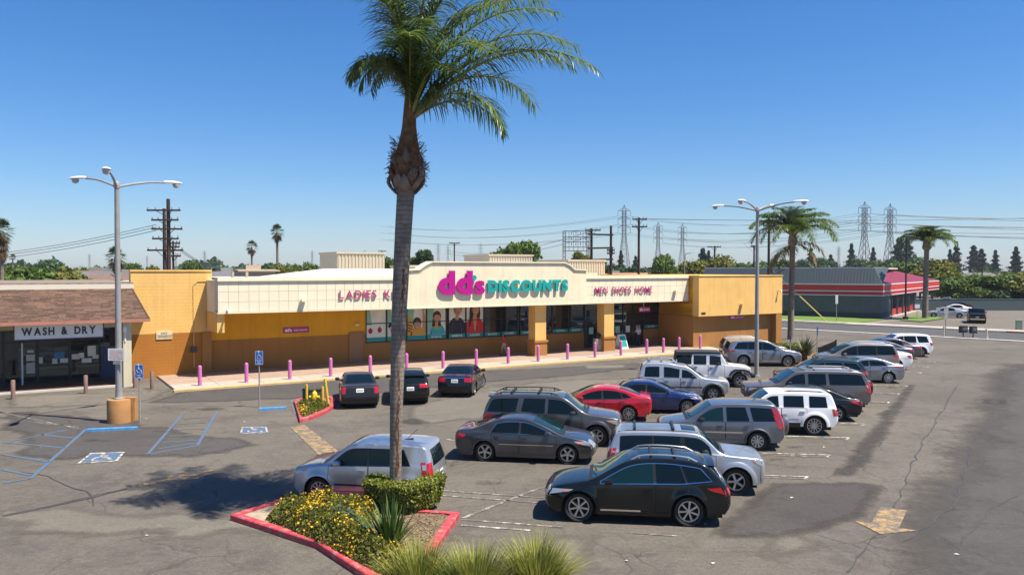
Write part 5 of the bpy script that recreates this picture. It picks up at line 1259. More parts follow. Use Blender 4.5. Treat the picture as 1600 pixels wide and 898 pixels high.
t = thing('meter_cabinet', G(492, 628.5) + Vector((0, 0, .1)), 'low grey meter cabinet right behind the yellow hydrant', 'cabinet', AF); MB().box(-.3, .3, -.15, .15, 0, .5).build('case', PLASTIC, t); MB().box(-.33, .33, -.18, .18, .5, .55).build('lid', PLASTIC, t)

# ---------------------------------------------------------------- people
def skin_mesh(name, nodes, edges, m, sub=2, root=0):
    me = bpy.data.meshes.new(name); me.from_pydata([n[0] for n in nodes], edges, []); o = bpy.data.objects.new(name, me); COL.objects.link(o)
    md = o.modifiers.new('skin', 'SKIN'); md.use_smooth_shade = True
    for i, n in enumerate(nodes):
        r = n[1]; me.skin_vertices[0].data[i].radius = (r, r) if not hasattr(r, '__len__') else r
    me.skin_vertices[0].data[root].use_root = True
    s = o.modifiers.new('sub', 'SUBSURF'); s.levels = sub; s.render_levels = sub
    dg = bpy.context.evaluated_depsgraph_get(); dg.update(); out = bpy.data.meshes.new_from_object(o.evaluated_get(dg)); bpy.data.objects.remove(o); bpy.data.meshes.remove(me)
    out.name = name; out.materials.clear(); out.materials.append(m); out.shade_smooth(); return out
def person(loc, rz, h, label, top, legs, hairm, skin, arms, stride, hair_long=False, shorts=False, shoe=None):
    "standing or walking figure facing -y; arms = (elbow, hand) offsets per side"
    t = thing('person', loc, label, 'person', rz); k = h / 1.70; V_ = lambda x, y, z: (x * k, y * k, z * k)
    N_ = []; E_ = []
    def add(p, r, par=None):
        N_.append((V_(*p), (r[0] * k, r[1] * k) if hasattr(r, '__len__') else r * k)); i = len(N_) - 1
        if par is not None: E_.append((par, i))
        return i
    pel = add((0, 0, .93), (.13, .10)); wa = add((0, 0, 1.08), (.115, .09), pel); ch = add((0, .0, 1.28), (.14, .10), wa); nb = add((0, .01, 1.42), (.06, .055), ch); nk = add((0, 0, 1.48), .05, nb); hd0 = add((0, -.005, 1.55), (.07, .08), nk); hd1 = add((0, -.01, 1.62), (.075, .09), hd0); add((0, .0, 1.685), (.05, .06), hd1)
    H_ = []; L_ = []
    for sg in (-1, 1):
        el, ha = arms[0 if sg < 0 else 1]
        sh = add((sg * .17, 0, 1.38), .052, ch); e = add(el, .038, sh); w = add(ha, .026, e)
        dv = (Vector(ha) - Vector(el)).normalized(); pm = Vector(ha) + dv * .06; p_ = add(tuple(pm), (.036, .02), w); H_.append((e, w))
        sd = dv.cross(Vector((0, 1, 0))).normalized() if abs(dv.y) < .9 else Vector((1, 0, 0))
        for f, (o_, l_) in enumerate(((-.027, .07), (-.009, .08), (.009, .075), (.027, .06))):
            a = pm + sd * o_ + dv * .03; i1 = add(tuple(a), .009, p_); i2 = add(tuple(a + dv * l_ * .6), .0085, i1); add(tuple(a + dv * l_ + Vector((0, -.012, 0))), .007, i2)
        th = Vector(ha) + dv * .03; i1 = add(tuple(th + Vector((0, -.035, 0))), .011, w); add(tuple(th + Vector((0, -.05, 0)) + dv * .045), .009, i1)
        st = stride * sg; hp = add((sg * .09, 0, .88), .085, pel); kn = add((sg * .095, -.06 - st * .12, .49), .055, hp); an = add((sg * .10, st * -.25 + .02, .09), .036, kn); hl = add((sg * .10, st * -.25 + .03, .04), .035, an); add((sg * .105, st * -.25 - .14, .025), (.035, .024), hl); L_.append((hp, kn, an))
    body = link('body', skin_mesh('body', N_, E_, skin), t)
    def shell(name, idx, m, grow, cut=None):
        mp = {i: j for j, i in enumerate(idx)}; nn = []
        for i in idx:
            p, r = N_[i]; r = tuple(q + grow * k for q in r) if hasattr(r, '__len__') else r + grow * k; nn.append((p, r))
        ee = [(mp[a], mp[b]) for a, b in E_ if a in mp and b in mp]; link(name, skin_mesh(name, nn, ee, m), t)
    sh_i = [wa, ch, nb] + [i for i in range(len(N_)) if (ch, i) in E_ and i != nb]
    sh_i = [pel, wa, ch] + [i for i in range(len(N_)) if (ch, i) in E_ and i not in (nb,)] + [H_[0][0], H_[1][0]]
    shell('shirt', sorted(set(sh_i)), top, .014)
    lg = [pel] + [q for l in L_ for q in (l[:2] if shorts else l)]; shell('shorts' if shorts else 'trousers', sorted(lg), legs, .012)
    hr = [((0, .02 * k, 1.665 * k), .088 * k), ((0, .045 * k, 1.60 * k), .08 * k)] + ([((0, .07 * k, 1.48 * k), .075 * k), ((0, .08 * k, 1.34 * k), .05 * k)] if hair_long else [((0, .05 * k, 1.56 * k), .06 * k)])
    link('hair', skin_mesh('hair', hr, [(i, i + 1) for i in range(len(hr) - 1)], hairm), t)
    f = MB(); f.lathe([(.001, -.02), (.012, -.01), (.014, .012), (.001, .02)], (0, -.102 * k, 1.60 * k), 8); f.build('nose', skin, body, True)
    for sg in (-1, 1):
        f = MB(); f.lathe([(.001, -.006), (.009, 0), (.001, .006)], (sg * .03 * k, -.088 * k, 1.625 * k), 8); f.build('eye', HAIR, body); f = MB(); f.lathe([(.001, -.03), (.016, -.01), (.018, .015), (.001, .03)], (sg * .078 * k, 0, 1.60 * k), 8); f.build('ear', skin, body, True)
    f = MB(); f.box(-.022 * k, .022 * k, -.092 * k, -.084 * k, 1.558 * k, 1.566 * k); f.build('mouth', REDT, body)
    for q in L_:
        p = N_[q[2]][0]; f = MB(); f.obox((p[0], p[1] - .06 * k, .045 * k), (.095 * k, .27 * k, .09 * k)); f.build('shoe', shoe or BLACKTRIM, t, True)
    return t
SK1 = mat('skin', (.45, .26, .17), .6); SHR = mat('red_cloth', (.5, .02, .03), .85); TAN = mat('tan_cloth', (.5, .38, .26), .9); LAV = mat('pale_lavender_cloth', (.52, .47, .56), .9); DEN = mat('dark_denim', (.015, .025, .07), .9)
person(ST(S_at(787.5, 50.6), 50.6, .115), AF + R(200), 1.55, 'walker in a red top and tan shorts on the pavement left of the left pillar', SHR, TAN, HAIR, SK1, (((-.25, .0, 1.14), (-.22, -.12, .95)), ((.25, .02, 1.14), (.20, -.20, 1.10))), .8, True, True)
person(ST(S_at(997.5, 51.0), 51.0, .115), AF + R(180), 1.70, 'shopper in a pale lavender shirt and dark jeans at the glazed doors', LAV, DEN, HAIR, SK1, (((-.26, .02, 1.14), (-.24, -.06, .92)), ((.25, -.05, 1.14), (.26, -.28, 1.12))), .4)
# ---------------------------------------------------------------- the vehicles of this car park (metres, x from the nose)
def sedan(L=4.8, W=1.82, H=1.46, wb=2.77, fo=.97, R_=.33, hood=.93, boot=1.03, **k):
    r = L - wb - fo
    d = dict(L=L, W=W, wb=wb, fo=fo, R=R_, sill=.22,
        prof=[(.16, .20), (.03, .34), (0, .50), (.05, .66), (.28, hood - .12), (.75, hood - .03), (1.18, hood + .05), (1.75, H - .22), (2.25, H - .03), (2.7, H), (3.2, H - .03),
              (3.65, H - .17), (L - .62, boot + .03), (L - .30, boot + .01), (L - .08, boot - .03), (L - .01, boot - .22), (L, .60), (L - .03, .42), (L - .16, .25)],
        belt=[(0, hood - .18), (1.2, hood - .02), (3.2, hood + .03), (L - .7, boot - .08), (L, boot - .12)],
        tops=(1.18, 2.12, 3.28, L - .66), dlo=[(1.5, 1.5, 2.52, 2.50), (2.60, 2.58, 3.52, 3.34)], doors=[(1.33, 2.56), (2.58, 3.50)],
        head=(hood - .33, hood - .14, .50, .52), tail=(boot - .32, boot - .10, .24, .55), grille=(.44, hood - .22, .42), bumper=(.26, .38, BLACKTRIM), rbumper=(.27, .34, BLACKTRIM),
        plate_z=boot - .22, tumble=.40, step=.02, rear_v=.80, mx=1.62, wheel='five', rtop=.07, sillh=.05, hdrop=.10, flare=.02, crease=(.70, .03))
    d.update(k); return d
def suv(L, W, H, wb, fo, R_, hood, prof, belt, dlo, doors, tops, rear_z, **k):
    d = dict(L=L, W=W, wb=wb, fo=fo, R=R_, prof=prof, belt=belt, dlo=dlo, doors=doors, tops=tops, rear_z=rear_z, sill=.33,
        head=(hood - .26, hood - .08, .30, .60), tail=(.85, 1.12, .16, .72), grille=(.60, hood - .12, .5), tumble=.20, step=.015, rnose=.14, rtail=.10, rtop=.07,
        plate_z=.78, wheel='six', tw=.25, mx=None, bumper=(.36, .50, BLACKTRIM), rbumper=(.40, .58, BLACKTRIM), zm=.7, gap=.07)
    if d['mx'] is None: d['mx'] = dlo[0][0] + .2
    d.update(k); return d
VEH = {}
def V(name, sp, label, pnt, pt, heading, which='rear', near='right', cat='car', group='cars parked in the store lot'):
    root, S = make_vehicle(name, sp, label, pnt, cat, group)
    park(root, S, pt, heading, which, near); return root
HL, HR_ = 172.5, -8.0        # noses to the left / to the right along the slanted bays

RXP = [(.16, .22), (.03, .40), (0, .58), (.06, .78), (.30, .92), (.9, 1.03), (1.28, 1.09), (1.75, 1.36), (2.15, 1.57), (2.6, 1.655), (3.2, 1.66), (3.85, 1.60), (4.18, 1.53), (4.5, 1.20), (4.66, 1.02), (4.75, .86), (4.77, .66), (4.74, .48), (4.6, .28)]
sp = suv(4.77, 1.88, 1.66, 2.74, .935, .375, 1.0, RXP, [(0, .80), (1.3, .99), (3.5, 1.05), (4.3, 1.15), (4.77, 1.08)],
    [(1.5, 1.5, 2.80, 2.78), (2.88, 2.86, 3.60, 3.45), (3.65, 3.50, 4.22, 3.95)], [(1.40, 2.84), (2.86, 3.66)], (1.27, 2.16, 0, 0), (1.06, 1.47),
    wheel='seven', rim=.265, surmat=CHROME, sill=.27, chromesill=True, rails=(2.25, 3.9, .06, ALLOY), bars=((2.75, 3.35), .055, BLACKTRIM), head=(.70, .86, .52, .55), tail=(.84, 1.02, .34, .5),
    tumble=.34, rnose=.24, rtail=.2, spoiler=(4.16, .18, -.02), rear_v=.74, sunroof=(2.45, 2.95), gl_front=GLASS_W, mmat=None or paint('black', (.006, .008, .009), .1, .2), zm=.62, flare=.03, lip=.84)
V('parked_suv', sp, 'glossy black crossover with chrome window line and silver roof rails, nearest the camera', paint('black', (.006, .008, .009), .1, .2), G(1078, 825), HL, 'rear', 'left', 'suv')

# silver off-road wagon behind the black crossover
NIT = [(.14, .32), (.02, .45), (0, .62), (.03, .95), (.12, 1.08), (.75, 1.13), (1.25, 1.17), (1.50, 1.42), (1.78, 1.68), (2.1, 1.74), (3.0, 1.76), (3.9, 1.74), (4.25, 1.70), (4.42, 1.35), (4.50, 1.05), (4.53, .85), (4.53, .62), (4.50, .48), (4.4, .34)]
sp = suv(4.54, 1.86, 1.75, 2.76, .86, .39, 1.12, NIT, [(0, 1.0), (1.3, 1.13), (4.5, 1.15)],
    [(1.55, 1.62, 2.28, 2.28), (2.42, 2.42, 3.15, 3.15), (3.22, 3.22, 4.12, 4.10)], [(1.42, 2.36), (2.38, 3.24)], (1.27, 1.82, 0, 0), (1.2, 1.62),
    wheel='five', rim=.25, archtrim=(None, .13), head=(.84, 1.06, .26, .62), tail=(.95, 1.25, .1, .8), surround=True, bars=((2.6, 3.7), .07, BLACKTRIM), ribs=(2.5, 4.1), sunroof=(1.95, 2.35), rails=(1.9, 4.2, .0, BLACKTRIM), gbars=1,
    step=.03, flare=.03, mmat=BLACKTRIM, tumble=.22)
V('parked_suv', sp, 'silver boxy off-road wagon with dark roof bars behind the black crossover', paint('silver', (.42, .44, .47), .55, .3), G(1152, 776), HR_, 'front', 'right', 'suv')

# dark grey saloon
sp = sedan(L=4.81, W=1.82, H=1.47, wb=2.775, fo=.96, hood=.93, boot=1.05, gl_front=GLASS, surmat=CHROME, mould=(.60, .02, ALLOY), rim=.235)
V('parked_car', sp, 'dark grey saloon with silver door mouldings, nose towards the silver off-road wagon', paint('charcoal', (.052, .054, .062), .5, .3), G(757, 722), -9, 'rear', 'right')

# brown-grey full-size wagon
SEQ = [(.14, .34), (.02, .48), (0, .66), (.03, .94), (.18, 1.06), (.8, 1.14), (1.35, 1.20), (1.72, 1.48), (2.1, 1.76), (2.5, 1.82), (3.4, 1.84), (4.4, 1.82), (4.85, 1.78), (5.04, 1.45), (5.14, 1.12), (5.18, .9), (5.18, .66), (5.14, .5), (5.05, .38)]
sp = suv(5.18, 1.98, 1.84, 3.0, .95, .39, 1.12, SEQ, [(0, .96), (1.4, 1.13), (5.1, 1.17)],
    [(1.62, 1.7, 2.72, 2.70), (2.84, 2.82, 3.72, 3.60), (3.92, 3.80, 4.98, 4.82)], [(1.5, 2.78), (2.80, 3.75)], (1.36, 2.14, 0, 0), (1.22, 1.68),
    surround=False, rim=.24, head=(.78, .99, .40, .58), tail=(.95, 1.12, .3, .8), rails=(2.3, 4.8, .07, BLACKTRIM), bars=((3.1, 4.1), .06, BLACKTRIM), archtrim=(None, .11), spoiler=(4.84, .14, .0), mould=(.62, .05, None), flare=.03)
V('parked_suv', sp, 'large brown-grey wagon with roof rack, between the dark grey saloon and the red car', paint('bronze', (.085, .078, .075), .5, .3), G(932.5, 699), HR_, 'front', 'right', 'suv')

# red fastback
sp = sedan(L=4.63, W=1.80, H=1.42, wb=2.70, fo=.92, hood=.86, boot=1.06, rim=.24, wheel='twin',
    prof=[(.16, .20), (.03, .34), (0, .50), (.05, .64), (.28, .76), (.75, .85), (1.15, .93), (1.75, 1.25), (2.2, 1.38), (2.6, 1.415), (3.1, 1.39), (3.6, 1.27), (4.1, 1.10), (4.38, 1.05), (4.56, 1.03), (4.62, .85), (4.63, .60), (4.60, .42), (4.48, .25)],
    belt=[(0, .68), (1.2, .86), (3.2, .93), (3.9, 1.0), (4.63, .98)], tops=(1.18, 2.12, 3.25, 4.12), dlo=[(1.5, 1.5, 2.48, 2.46), (2.56, 2.54, 3.35, 3.22), (3.4, 3.27, 3.75, 3.5)], tail=(.80, .98, .30, .45), plate_z=.72)
V('parked_car', sp, 'bright red fastback saloon parked nose to the left beside the blue saloon', paint('red', (.52, .006, .022), .15, .25), G(983, 659), HL, 'rear', 'left')

# blue saloon
sp = sedan(L=4.47, W=1.74, H=1.41, wb=2.72, fo=.75, hood=.90, boot=1.0, wheel='twin', rim=.23, head=(.62, .74, .42, .45),
    tops=(1.25, 2.0, 3.1, 3.78))
V('parked_car', sp, 'deep blue saloon parked nose to the right between the red car and the silver wagon', paint('blue', (.008, .026, .13), .35, .25), G(1075, 647.5), HR_, 'front', 'right')

# silver wagon with roof rack
XT = [(.12, .36), (.02, .5), (0, .66), (.03, .92), (.15, 1.03), (.8, 1.08), (1.32, 1.13), (1.72, 1.45), (2.02, 1.66), (2.3, 1.70), (2.6, 1.74), (2.9, 1.82), (3.6, 1.84), (4.2, 1.82), (4.36, 1.5), (4.44, 1.2), (4.5, .95), (4.52, .68), (4.5, .5), (4.4, .4)]
sp = suv(4.52, 1.79, 1.80, 2.65, .84, .37, 1.05, XT, [(0, .96), (1.3, 1.08), (4.5, 1.12)],
    [(1.6, 1.72, 2.34, 2.32), (2.46, 2.44, 3.20, 3.20), (3.42, 3.42, 4.16, 4.1)], [(1.48, 2.39), (2.41, 3.25)], (1.34, 2.04, 0, 0), (1.2, 1.7),
    surround=False, rim=.22, archtrim=(PLASTIC, .10), rails=(2.5, 4.1, .13, ALLOY), bars=((2.7, 3.3, 3.9), .13, ALLOY), head=(.78, .96, .3, .6), mould=(.62, .07, PLASTIC), mmat=BLACKTRIM, wtop=.13)
V('parked_suv', sp, 'silver wagon with a tubular roof rack, parked behind the blue saloon', paint('pale_silver', (.50, .50, .51), .5, .32), G(1115, 627), HR_, 'front', 'right', 'suv')

# grey compact crossover with spare wheel
CRV = [(.14, .28), (.02, .42), (0, .60), (.05, .82), (.2, .93), (.8, 1.01), (1.10, 1.07), (1.55, 1.38), (1.88, 1.59), (2.25, 1.655), (3.0, 1.67), (3.9, 1.655), (4.18, 1.61), (4.32, 1.3), (4.42, 1.05), (4.46, .85), (4.46, .62), (4.44, .46), (4.35, .34)]
sp = suv(4.46, 1.78, 1.67, 2.62, .88, .335, .97, CRV, [(0, .80), (1.1, .99), (4.4, 1.04)],
    [(1.36, 1.5, 2.32, 2.30), (2.44, 2.42, 3.22, 3.08), (3.36, 3.24, 4.14, 3.98)], [(1.28, 2.37), (2.39, 3.30)], (1.10, 1.9, 0, 0), (1.12, 1.5),
    surround=False, rim=.22, wheel='cover', archtrim=(PLASTIC, .07), mould=(.62, .05, CHROME), tail=(.80, 1.50, .14, .84), head=(.72, .86, .4, .55), taillens=REDLENS, mmat=BLACKTRIM, rbumper=(.38, .60, PLASTIC), sill=.30, gl_front=GLASS_W, wsmat=GLASS_W)
crv = V('parked_suv', sp, 'blue-grey compact crossover with a spare wheel cover on its tailgate', paint('steel', (.13, .14, .165), .5, .32), G(1185.4, 705.4), HL, 'rear', 'left', 'suv')
m = MB(); m.lathe([(.30, 0), (.35, .02), (.36, .08), (.36, .18), (.33, .21), (.28, .22), (.001, .22)], (-(4.46 - .88 - 1.31) - .0, 0, 0), 24, 'Y')
m.v = [(-(2.27) - v[1], v[0] + 2.27, .83 + v[2]) for v in m.v]
m.build('spare_wheel', paint('steel', (.13, .14, .165)), crv, True)

# white boxy wagon
PAT = [(.12, .32), (.02, .44), (0, .60), (.02, .92), (.10, 1.03), (.7, 1.06), (1.12, 1.09), (1.45, 1.38), (1.75, 1.60), (2.0, 1.655), (3.0, 1.67), (3.9, 1.65), (4.15, 1.62), (4.27, 1.35), (4.35, 1.08), (4.40, .85), (4.41, .62), (4.38, .46), (4.3, .36)]
sp = suv(4.41, 1.76, 1.66, 2.635, .86, .375, 1.05, PAT, [(0, .94), (1.1, 1.05), (4.4, 1.07)],
    [(1.36, 1.44, 2.16, 2.14), (2.34, 2.34, 3.10, 3.08), (3.30, 3.30, 3.98, 3.92)], [(1.25, 2.24), (2.26, 3.20)], (1.12, 1.78, 0, 0), (1.13, 1.5),
    surround=False, rim=.28, wheel='mesh', archtrim=(None, .12), tail=(.78, 1.04, .10, .84), rails=(2.4, 3.9, .03, BLACKTRIM), sillmat=BLACKTRIM, sill=.36, sillh=.14, mould=(.66, .10, None), gl_front=GLASS, hdrop=.12)
V('parked_suv', sp, 'white boxy wagon with large multi-spoke rims, next to the blue-grey crossover', paint('white', (.78, .78, .79), 0, .35), G(1274.6, 681.4), HL, 'rear', 'left', 'suv')

# black saloon beyond the white wagon
sp = sedan(L=4.82, W=1.80, H=1.43, wb=2.83, fo=.88, hood=.90, boot=.99, rim=.23, wheel='seven', tail=(.70, .92, .30, .50), lip=.52)
V('parked_car', sp, 'black saloon parked between the white boxy wagon and the long brown wagon', paint('black_blue', (.008, .011, .016), .2, .25), G(1309, 659.6), HL, 'rear', 'left')

# long brown wagon
SUB = [(.14, .36), (.02, .48), (0, .66), (.03, 1.0), (.14, 1.10), (.9, 1.16), (1.45, 1.20), (1.85, 1.50), (2.2, 1.76), (2.6, 1.82), (3.6, 1.84), (4.8, 1.83), (5.25, 1.78), (5.42, 1.45), (5.52, 1.15), (5.56, .9), (5.57, .64), (5.54, .5), (5.45, .4)]
sp = suv(5.57, 2.0, 1.84, 3.30, .98, .39, 1.14, SUB, [(0, 1.02), (1.5, 1.16), (5.5, 1.18)],
    [(1.76, 1.85, 2.66, 2.64), (2.80, 2.80, 3.58, 3.55), (3.74, 3.68, 5.30, 5.12)], [(1.62, 2.72), (2.74, 3.66)], (1.46, 2.24, 0, 0), (1.25, 1.66),
    surround=False, rim=.24, rails=(2.7, 5.0, .05, ALLOY), bars=((3.1, 4.7), .05, BLACKTRIM), head=(.84, 1.02, .34, .6), tail=(.84, 1.30, .10, .86), grille=(.62, 1.0, .62), mould=(.64, .04, None), bumper=(.42, .60, CHROME), rbumper=(.44, .62, CHROME), mmat=BLACKTRIM)
V('parked_suv', sp, 'very long brown-grey wagon with dark rear glass, parked beyond the black saloon', paint('taupe', (.12, .105, .098), .4, .38), G(1318, 643.5), HL, 'rear', 'left', 'suv')

sp = sedan(L=4.85, W=1.83, H=1.46, boot=1.06)
V('parked_car', sp, 'black saloon whose tail shows behind the long brown wagon', paint('black', (.006, .008, .009)), G(1331, 628), HL, 'rear', 'left')

OUT = [(.14, .28), (.02, .42), (0, .58), (.05, .76), (.25, .88), (.9, .97), (1.25, 1.02), (1.75, 1.33), (2.1, 1.49), (2.5, 1.555), (3.4, 1.56), (4.2, 1.52), (4.42, 1.47), (4.62, 1.18), (4.72, .96), (4.77, .75), (4.76, .56), (4.72, .42), (4.6, .3)]
def wagon(**k):
    a = dict(wheel='five', rim=.23, surround=True, rails=(2.2, 4.2, .06, BLACKTRIM), tail=(.78, .98, .22, .75), head=(.66, .82, .4, .55), sill=.27, tumble=.3, rtail=.16, rnose=.2); a.update(k)
    return suv(4.77, 1.80, 1.56, 2.70, .95, .35, .92, OUT, [(0, .78), (1.25, .95), (4.7, 1.02)],
    [(1.5, 1.5, 2.50, 2.48), (2.58, 2.56, 3.46, 3.40), (3.58, 3.52, 4.40, 4.15)], [(1.38, 2.53), (2.55, 3.45)], (1.26, 2.14, 0, 0), (1.06, 1.42), **a)
V('parked_car', wagon(surmat=CHROME), 'dark green estate with black roof rails, in front of the silver-grey saloon', paint('dark_green', (.012, .026, .028), .3, .3), G(1325, 608), HL, 'rear', 'left')

sp = sedan(L=4.53, W=1.775, H=1.43, wb=2.70, fo=.88, hood=.90, boot=1.07, rim=.23, wheel='cover', tail=(.84, 1.02, .36, .5), prof=[(.16, .20), (.03, .34), (0, .50), (.05, .66), (.28, .78), (.75, .88), (1.1, .96), (1.75, 1.27), (2.2, 1.40), (2.6, 1.43), (3.1, 1.40), (3.5, 1.29), (3.95, 1.12), (4.25, 1.08), (4.46, 1.05), (4.52, .88), (4.53, .60), (4.50, .42), (4.38, .25)],
    belt=[(0, .7), (1.2, .90), (3.2, .97), (4.53, 1.0)], tops=(1.12, 2.1, 3.2, 3.95), surmat=CHROME)
V('parked_car', sp, 'silver-grey saloon with a sweeping roof, parked beyond the dark green estate', paint('grey_silver', (.26, .265, .28), .55, .3), G(1390, 599.5), HL, 'rear', 'left')

VAN = [(.14, .26), (.02, .4), (0, .58), (.06, .78), (.3, .92), (.8, 1.04), (1.05, 1.10), (1.6, 1.42), (2.05, 1.64), (2.5, 1.73), (3.4, 1.745), (4.5, 1.72), (4.8, 1.67), (4.98, 1.3), (5.06, 1.02), (5.1, .8), (5.1, .6), (5.06, .44), (4.95, .3)]
sp = suv(5.1, 1.96, 1.74, 3.03, .95, .345, .98, VAN, [(0, .82), (1.1, 1.0), (5.1, 1.06)],
    [(1.5, 1.55, 2.45, 2.43), (2.55, 2.53, 3.62, 3.60), (3.70, 3.68, 4.82, 4.6)], [(1.4, 2.5), (2.52, 3.65)], (1.06, 2.1, 0, 0), (1.1, 1.55), rim=.22, wheel='cover', tail=(.86, 1.10, .26, .72), sill=.25, rnose=.24, rtail=.2, rails=(2.5, 4.6, .05, ALLOY))
V('parked_van', sp, 'champagne minivan parked in the row beyond the silver-grey saloon', paint('champagne', (.25, .22, .20), .5, .35), G(1380, 581), HL, 'rear', 'left', 'van')
sp = sedan(L=4.8, boot=1.07)
V('parked_car', sp, 'white saloon whose tail shows beyond the champagne minivan', paint('white', (.78, .78, .79)), G(1402, 578), HL, 'rear', 'left')
V('parked_car', sedan(L=4.75, H=1.44), 'dark slate saloon parked just past the white saloon tail', paint('slate', (.05, .06, .08), .5, .3), G(1407, 566.5), HL, 'rear', 'left')
V('parked_car', sedan(L=4.8, H=1.47), 'plum grey saloon parked beside the white wagon at the end of the row', paint('plum', (.10, .08, .10), .5, .3), G(1419, 561), HL, 'rear', 'left')
ESC = [(x * .98, z) for x, z in CRV]
sp = suv(4.40, 1.80, 1.68, 2.62, .86, .36, 1.0, [(x * .985, z * 1.01 if z > 1 else z) for x, z in CRV], [(0, .86), (1.1, 1.02), (4.4, 1.06)],
    [(1.36, 1.5, 2.30, 2.28), (2.34, 2.32, 3.18, 3.14), (3.34, 3.2, 4.06, 3.9)], [(1.28, 2.31), (2.33, 3.24)], (1.08, 1.86, 0, 0), (1.14, 1.52), surround=False, rim=.24, wheel='six', tail=(.86, 1.08, .12, .84), archtrim=(None, .10), sill=.34)
V('parked_suv', sp, 'white wagon at the far end of the row, nearest the street', paint('white', (.78, .78, .79)), G(1440, 558), HL, 'rear', 'left', 'suv')

# soft-top off-roader
JK = [(.06, .48), (.02, .56), (0, .68), (.02, .95), (.06, 1.10), (.6, 1.16), (1.28, 1.22), (1.30, 1.24), (1.42, 1.48), (1.58, 1.76), (1.66, 1.82), (2.6, 1.86), (3.6, 1.85), (4.02, 1.82), (4.08, 1.5), (4.10, 1.2), (4.12, .95), (4.12, .70), (4.1, .6), (4.0, .5)]
sp = suv(4.12, 1.56, 1.86, 2.95, .62, .40, 1.15, JK, [(0, 1.06), (1.3, 1.18), (4.1, 1.20)],
    [(1.62, 1.66, 2.24, 2.24), (2.42, 2.42, 3.10, 3.10), (3.22, 3.22, 4.0, 3.98)], [(1.45, 2.32), (2.34, 3.18)], (1.30, 1.60, 0, 0), (1.26, 1.7), surround=False, rim=.24, wheel='five', sill=.46, head=(.90, 1.05, .05, .55), tail=(.85, 1.05, .06, .85),
    tumble=.10, rtop=.05, rnose=.05, rtail=.05, taper=(.5, .06), taper_r=(.3, .02), inset=-.20, wtop=.10, mmat=BLACKTRIM, gbars=5, grille=(.75, 1.02, .45), sillmat=BLACKTRIM, bumper=(.5, .62, BLACKTRIM), rbumper=(.5, .64, BLACKTRIM), flare=0, hmat=BLACKTRIM)
wh = paint('white', (.78, .78, .79))
jk = V('parked_offroader', sp, 'white soft-top off-roader with black flared wings behind the silver racked wagon', wh, G(1158, 606), HR_, 'front', 'right', 'suv')
def jx(x): return .62 + 2.95 / 2 - x
TOPM = mat('black_canvas', (.03, .03, .033), .85, bump=.2, bscale=25)
m = MB(); xx = [(jx(1.62), 1.80), (jx(1.68), 1.885), (jx(2.6), 1.905), (jx(4.05), 1.88), (jx(4.14), 1.22), (jx(3.19), 1.22), (jx(3.19), 1.76)]
m.prism_y(xx, -.70, .70); m.build('soft_top', TOPM, jk)
for sg in (-1, 1):
    gm = MB(); gm.box(jx(4.02), jx(3.28), sg * .702 - .004, sg * .702 + .004, 1.28, 1.70); gm.build('side_window', GLASS, jk)
    for xc in (.62, 3.57):
        fm = MB(); x = jx(xc); yy = sorted((sg * .74, sg * .97))
        pts = [(.62, .72), (.48, .92), (.22, .99), (-.28, .99), (-.50, .86), (-.60, .66)]
        o2 = [(a + x, b) for a, b in pts] + [(a * .93 + x, b - .07) for a, b in pts[::-1]]
        fm.prism_y(o2, yy[0], yy[1]); fm.build('wing_flare', BLACKTRIM, jk)
m = MB(); m.lathe([(.20, .0), (.38, .02), (.40, .09), (.40, .18), (.38, .23), (.24, .24), (.22, .2), (.001, .2)], (0, 0, 0), 22, 'X')
m.v = [(jx(4.14) - v[0], v[1], 1.0 + v[2]) for v in m.v]; m.build('spare_wheel', RUBBER, jk, True)
m = MB(); m.box(jx(-.18), jx(.04), -.75, .75, .52, .68); m.build('front_bumper', BLACKTRIM, jk)
m = MB(); m.box(jx(4.22), jx(4.1), -.78, .78, .52, .66); m.build('back_bumper', BLACKTRIM, jk)

# pale van by the ramp and the one hidden behind it
PTH = [(x * 5.0 / 4.77, z * 1.77 / 1.66) for x, z in RXP]
sp = suv(5.0, 1.95, 1.77, 2.90, 1.0, .375, 1.06, [(.16, .24), (.03, .42), (0, .6), (.05, .84), (.3, .99), (.9, 1.09), (1.3, 1.15), (1.85, 1.48), (2.25, 1.68), (2.7, 1.755), (3.6, 1.765), (4.4, 1.71), (4.7, 1.64), (4.85, 1.3), (4.95, 1.06), (4.99, .84), (5.0, .66), (4.97, .48), (4.85, .32)], [(0, .88), (1.3, 1.06), (4.2, 1.12), (5.0, 1.14)],
    [(1.6, 1.65, 2.62, 2.6), (2.7, 2.68, 3.6, 3.56), (3.68, 3.62, 4.52, 4.25)], [(1.5, 2.66), (2.68, 3.64)], (1.3, 2.28, 0, 0), (1.16, 1.58), rim=.26, wheel='twin', tail=(.94, 1.10, .34, .7), chromesill=True, sill=.28, rtail=.18, rnose=.2, surmat=CHROME)
V('parked_suv', sp, 'silver-grey family wagon parked by the yellow wing, nose towards the spiky plant', paint('grey_silver', (.26, .265, .28)), G(1162.6, 572.5), -4, 'rear', 'right', 'suv')
V('parked_car', wagon(rails=(2.2, 4.2, .03, ALLOY)), 'beige hatchback mostly hidden behind the silver-grey family wagon', paint('beige', (.40, .37, .33), .4, .35), G(1153, 561), -4, 'rear', 'right')

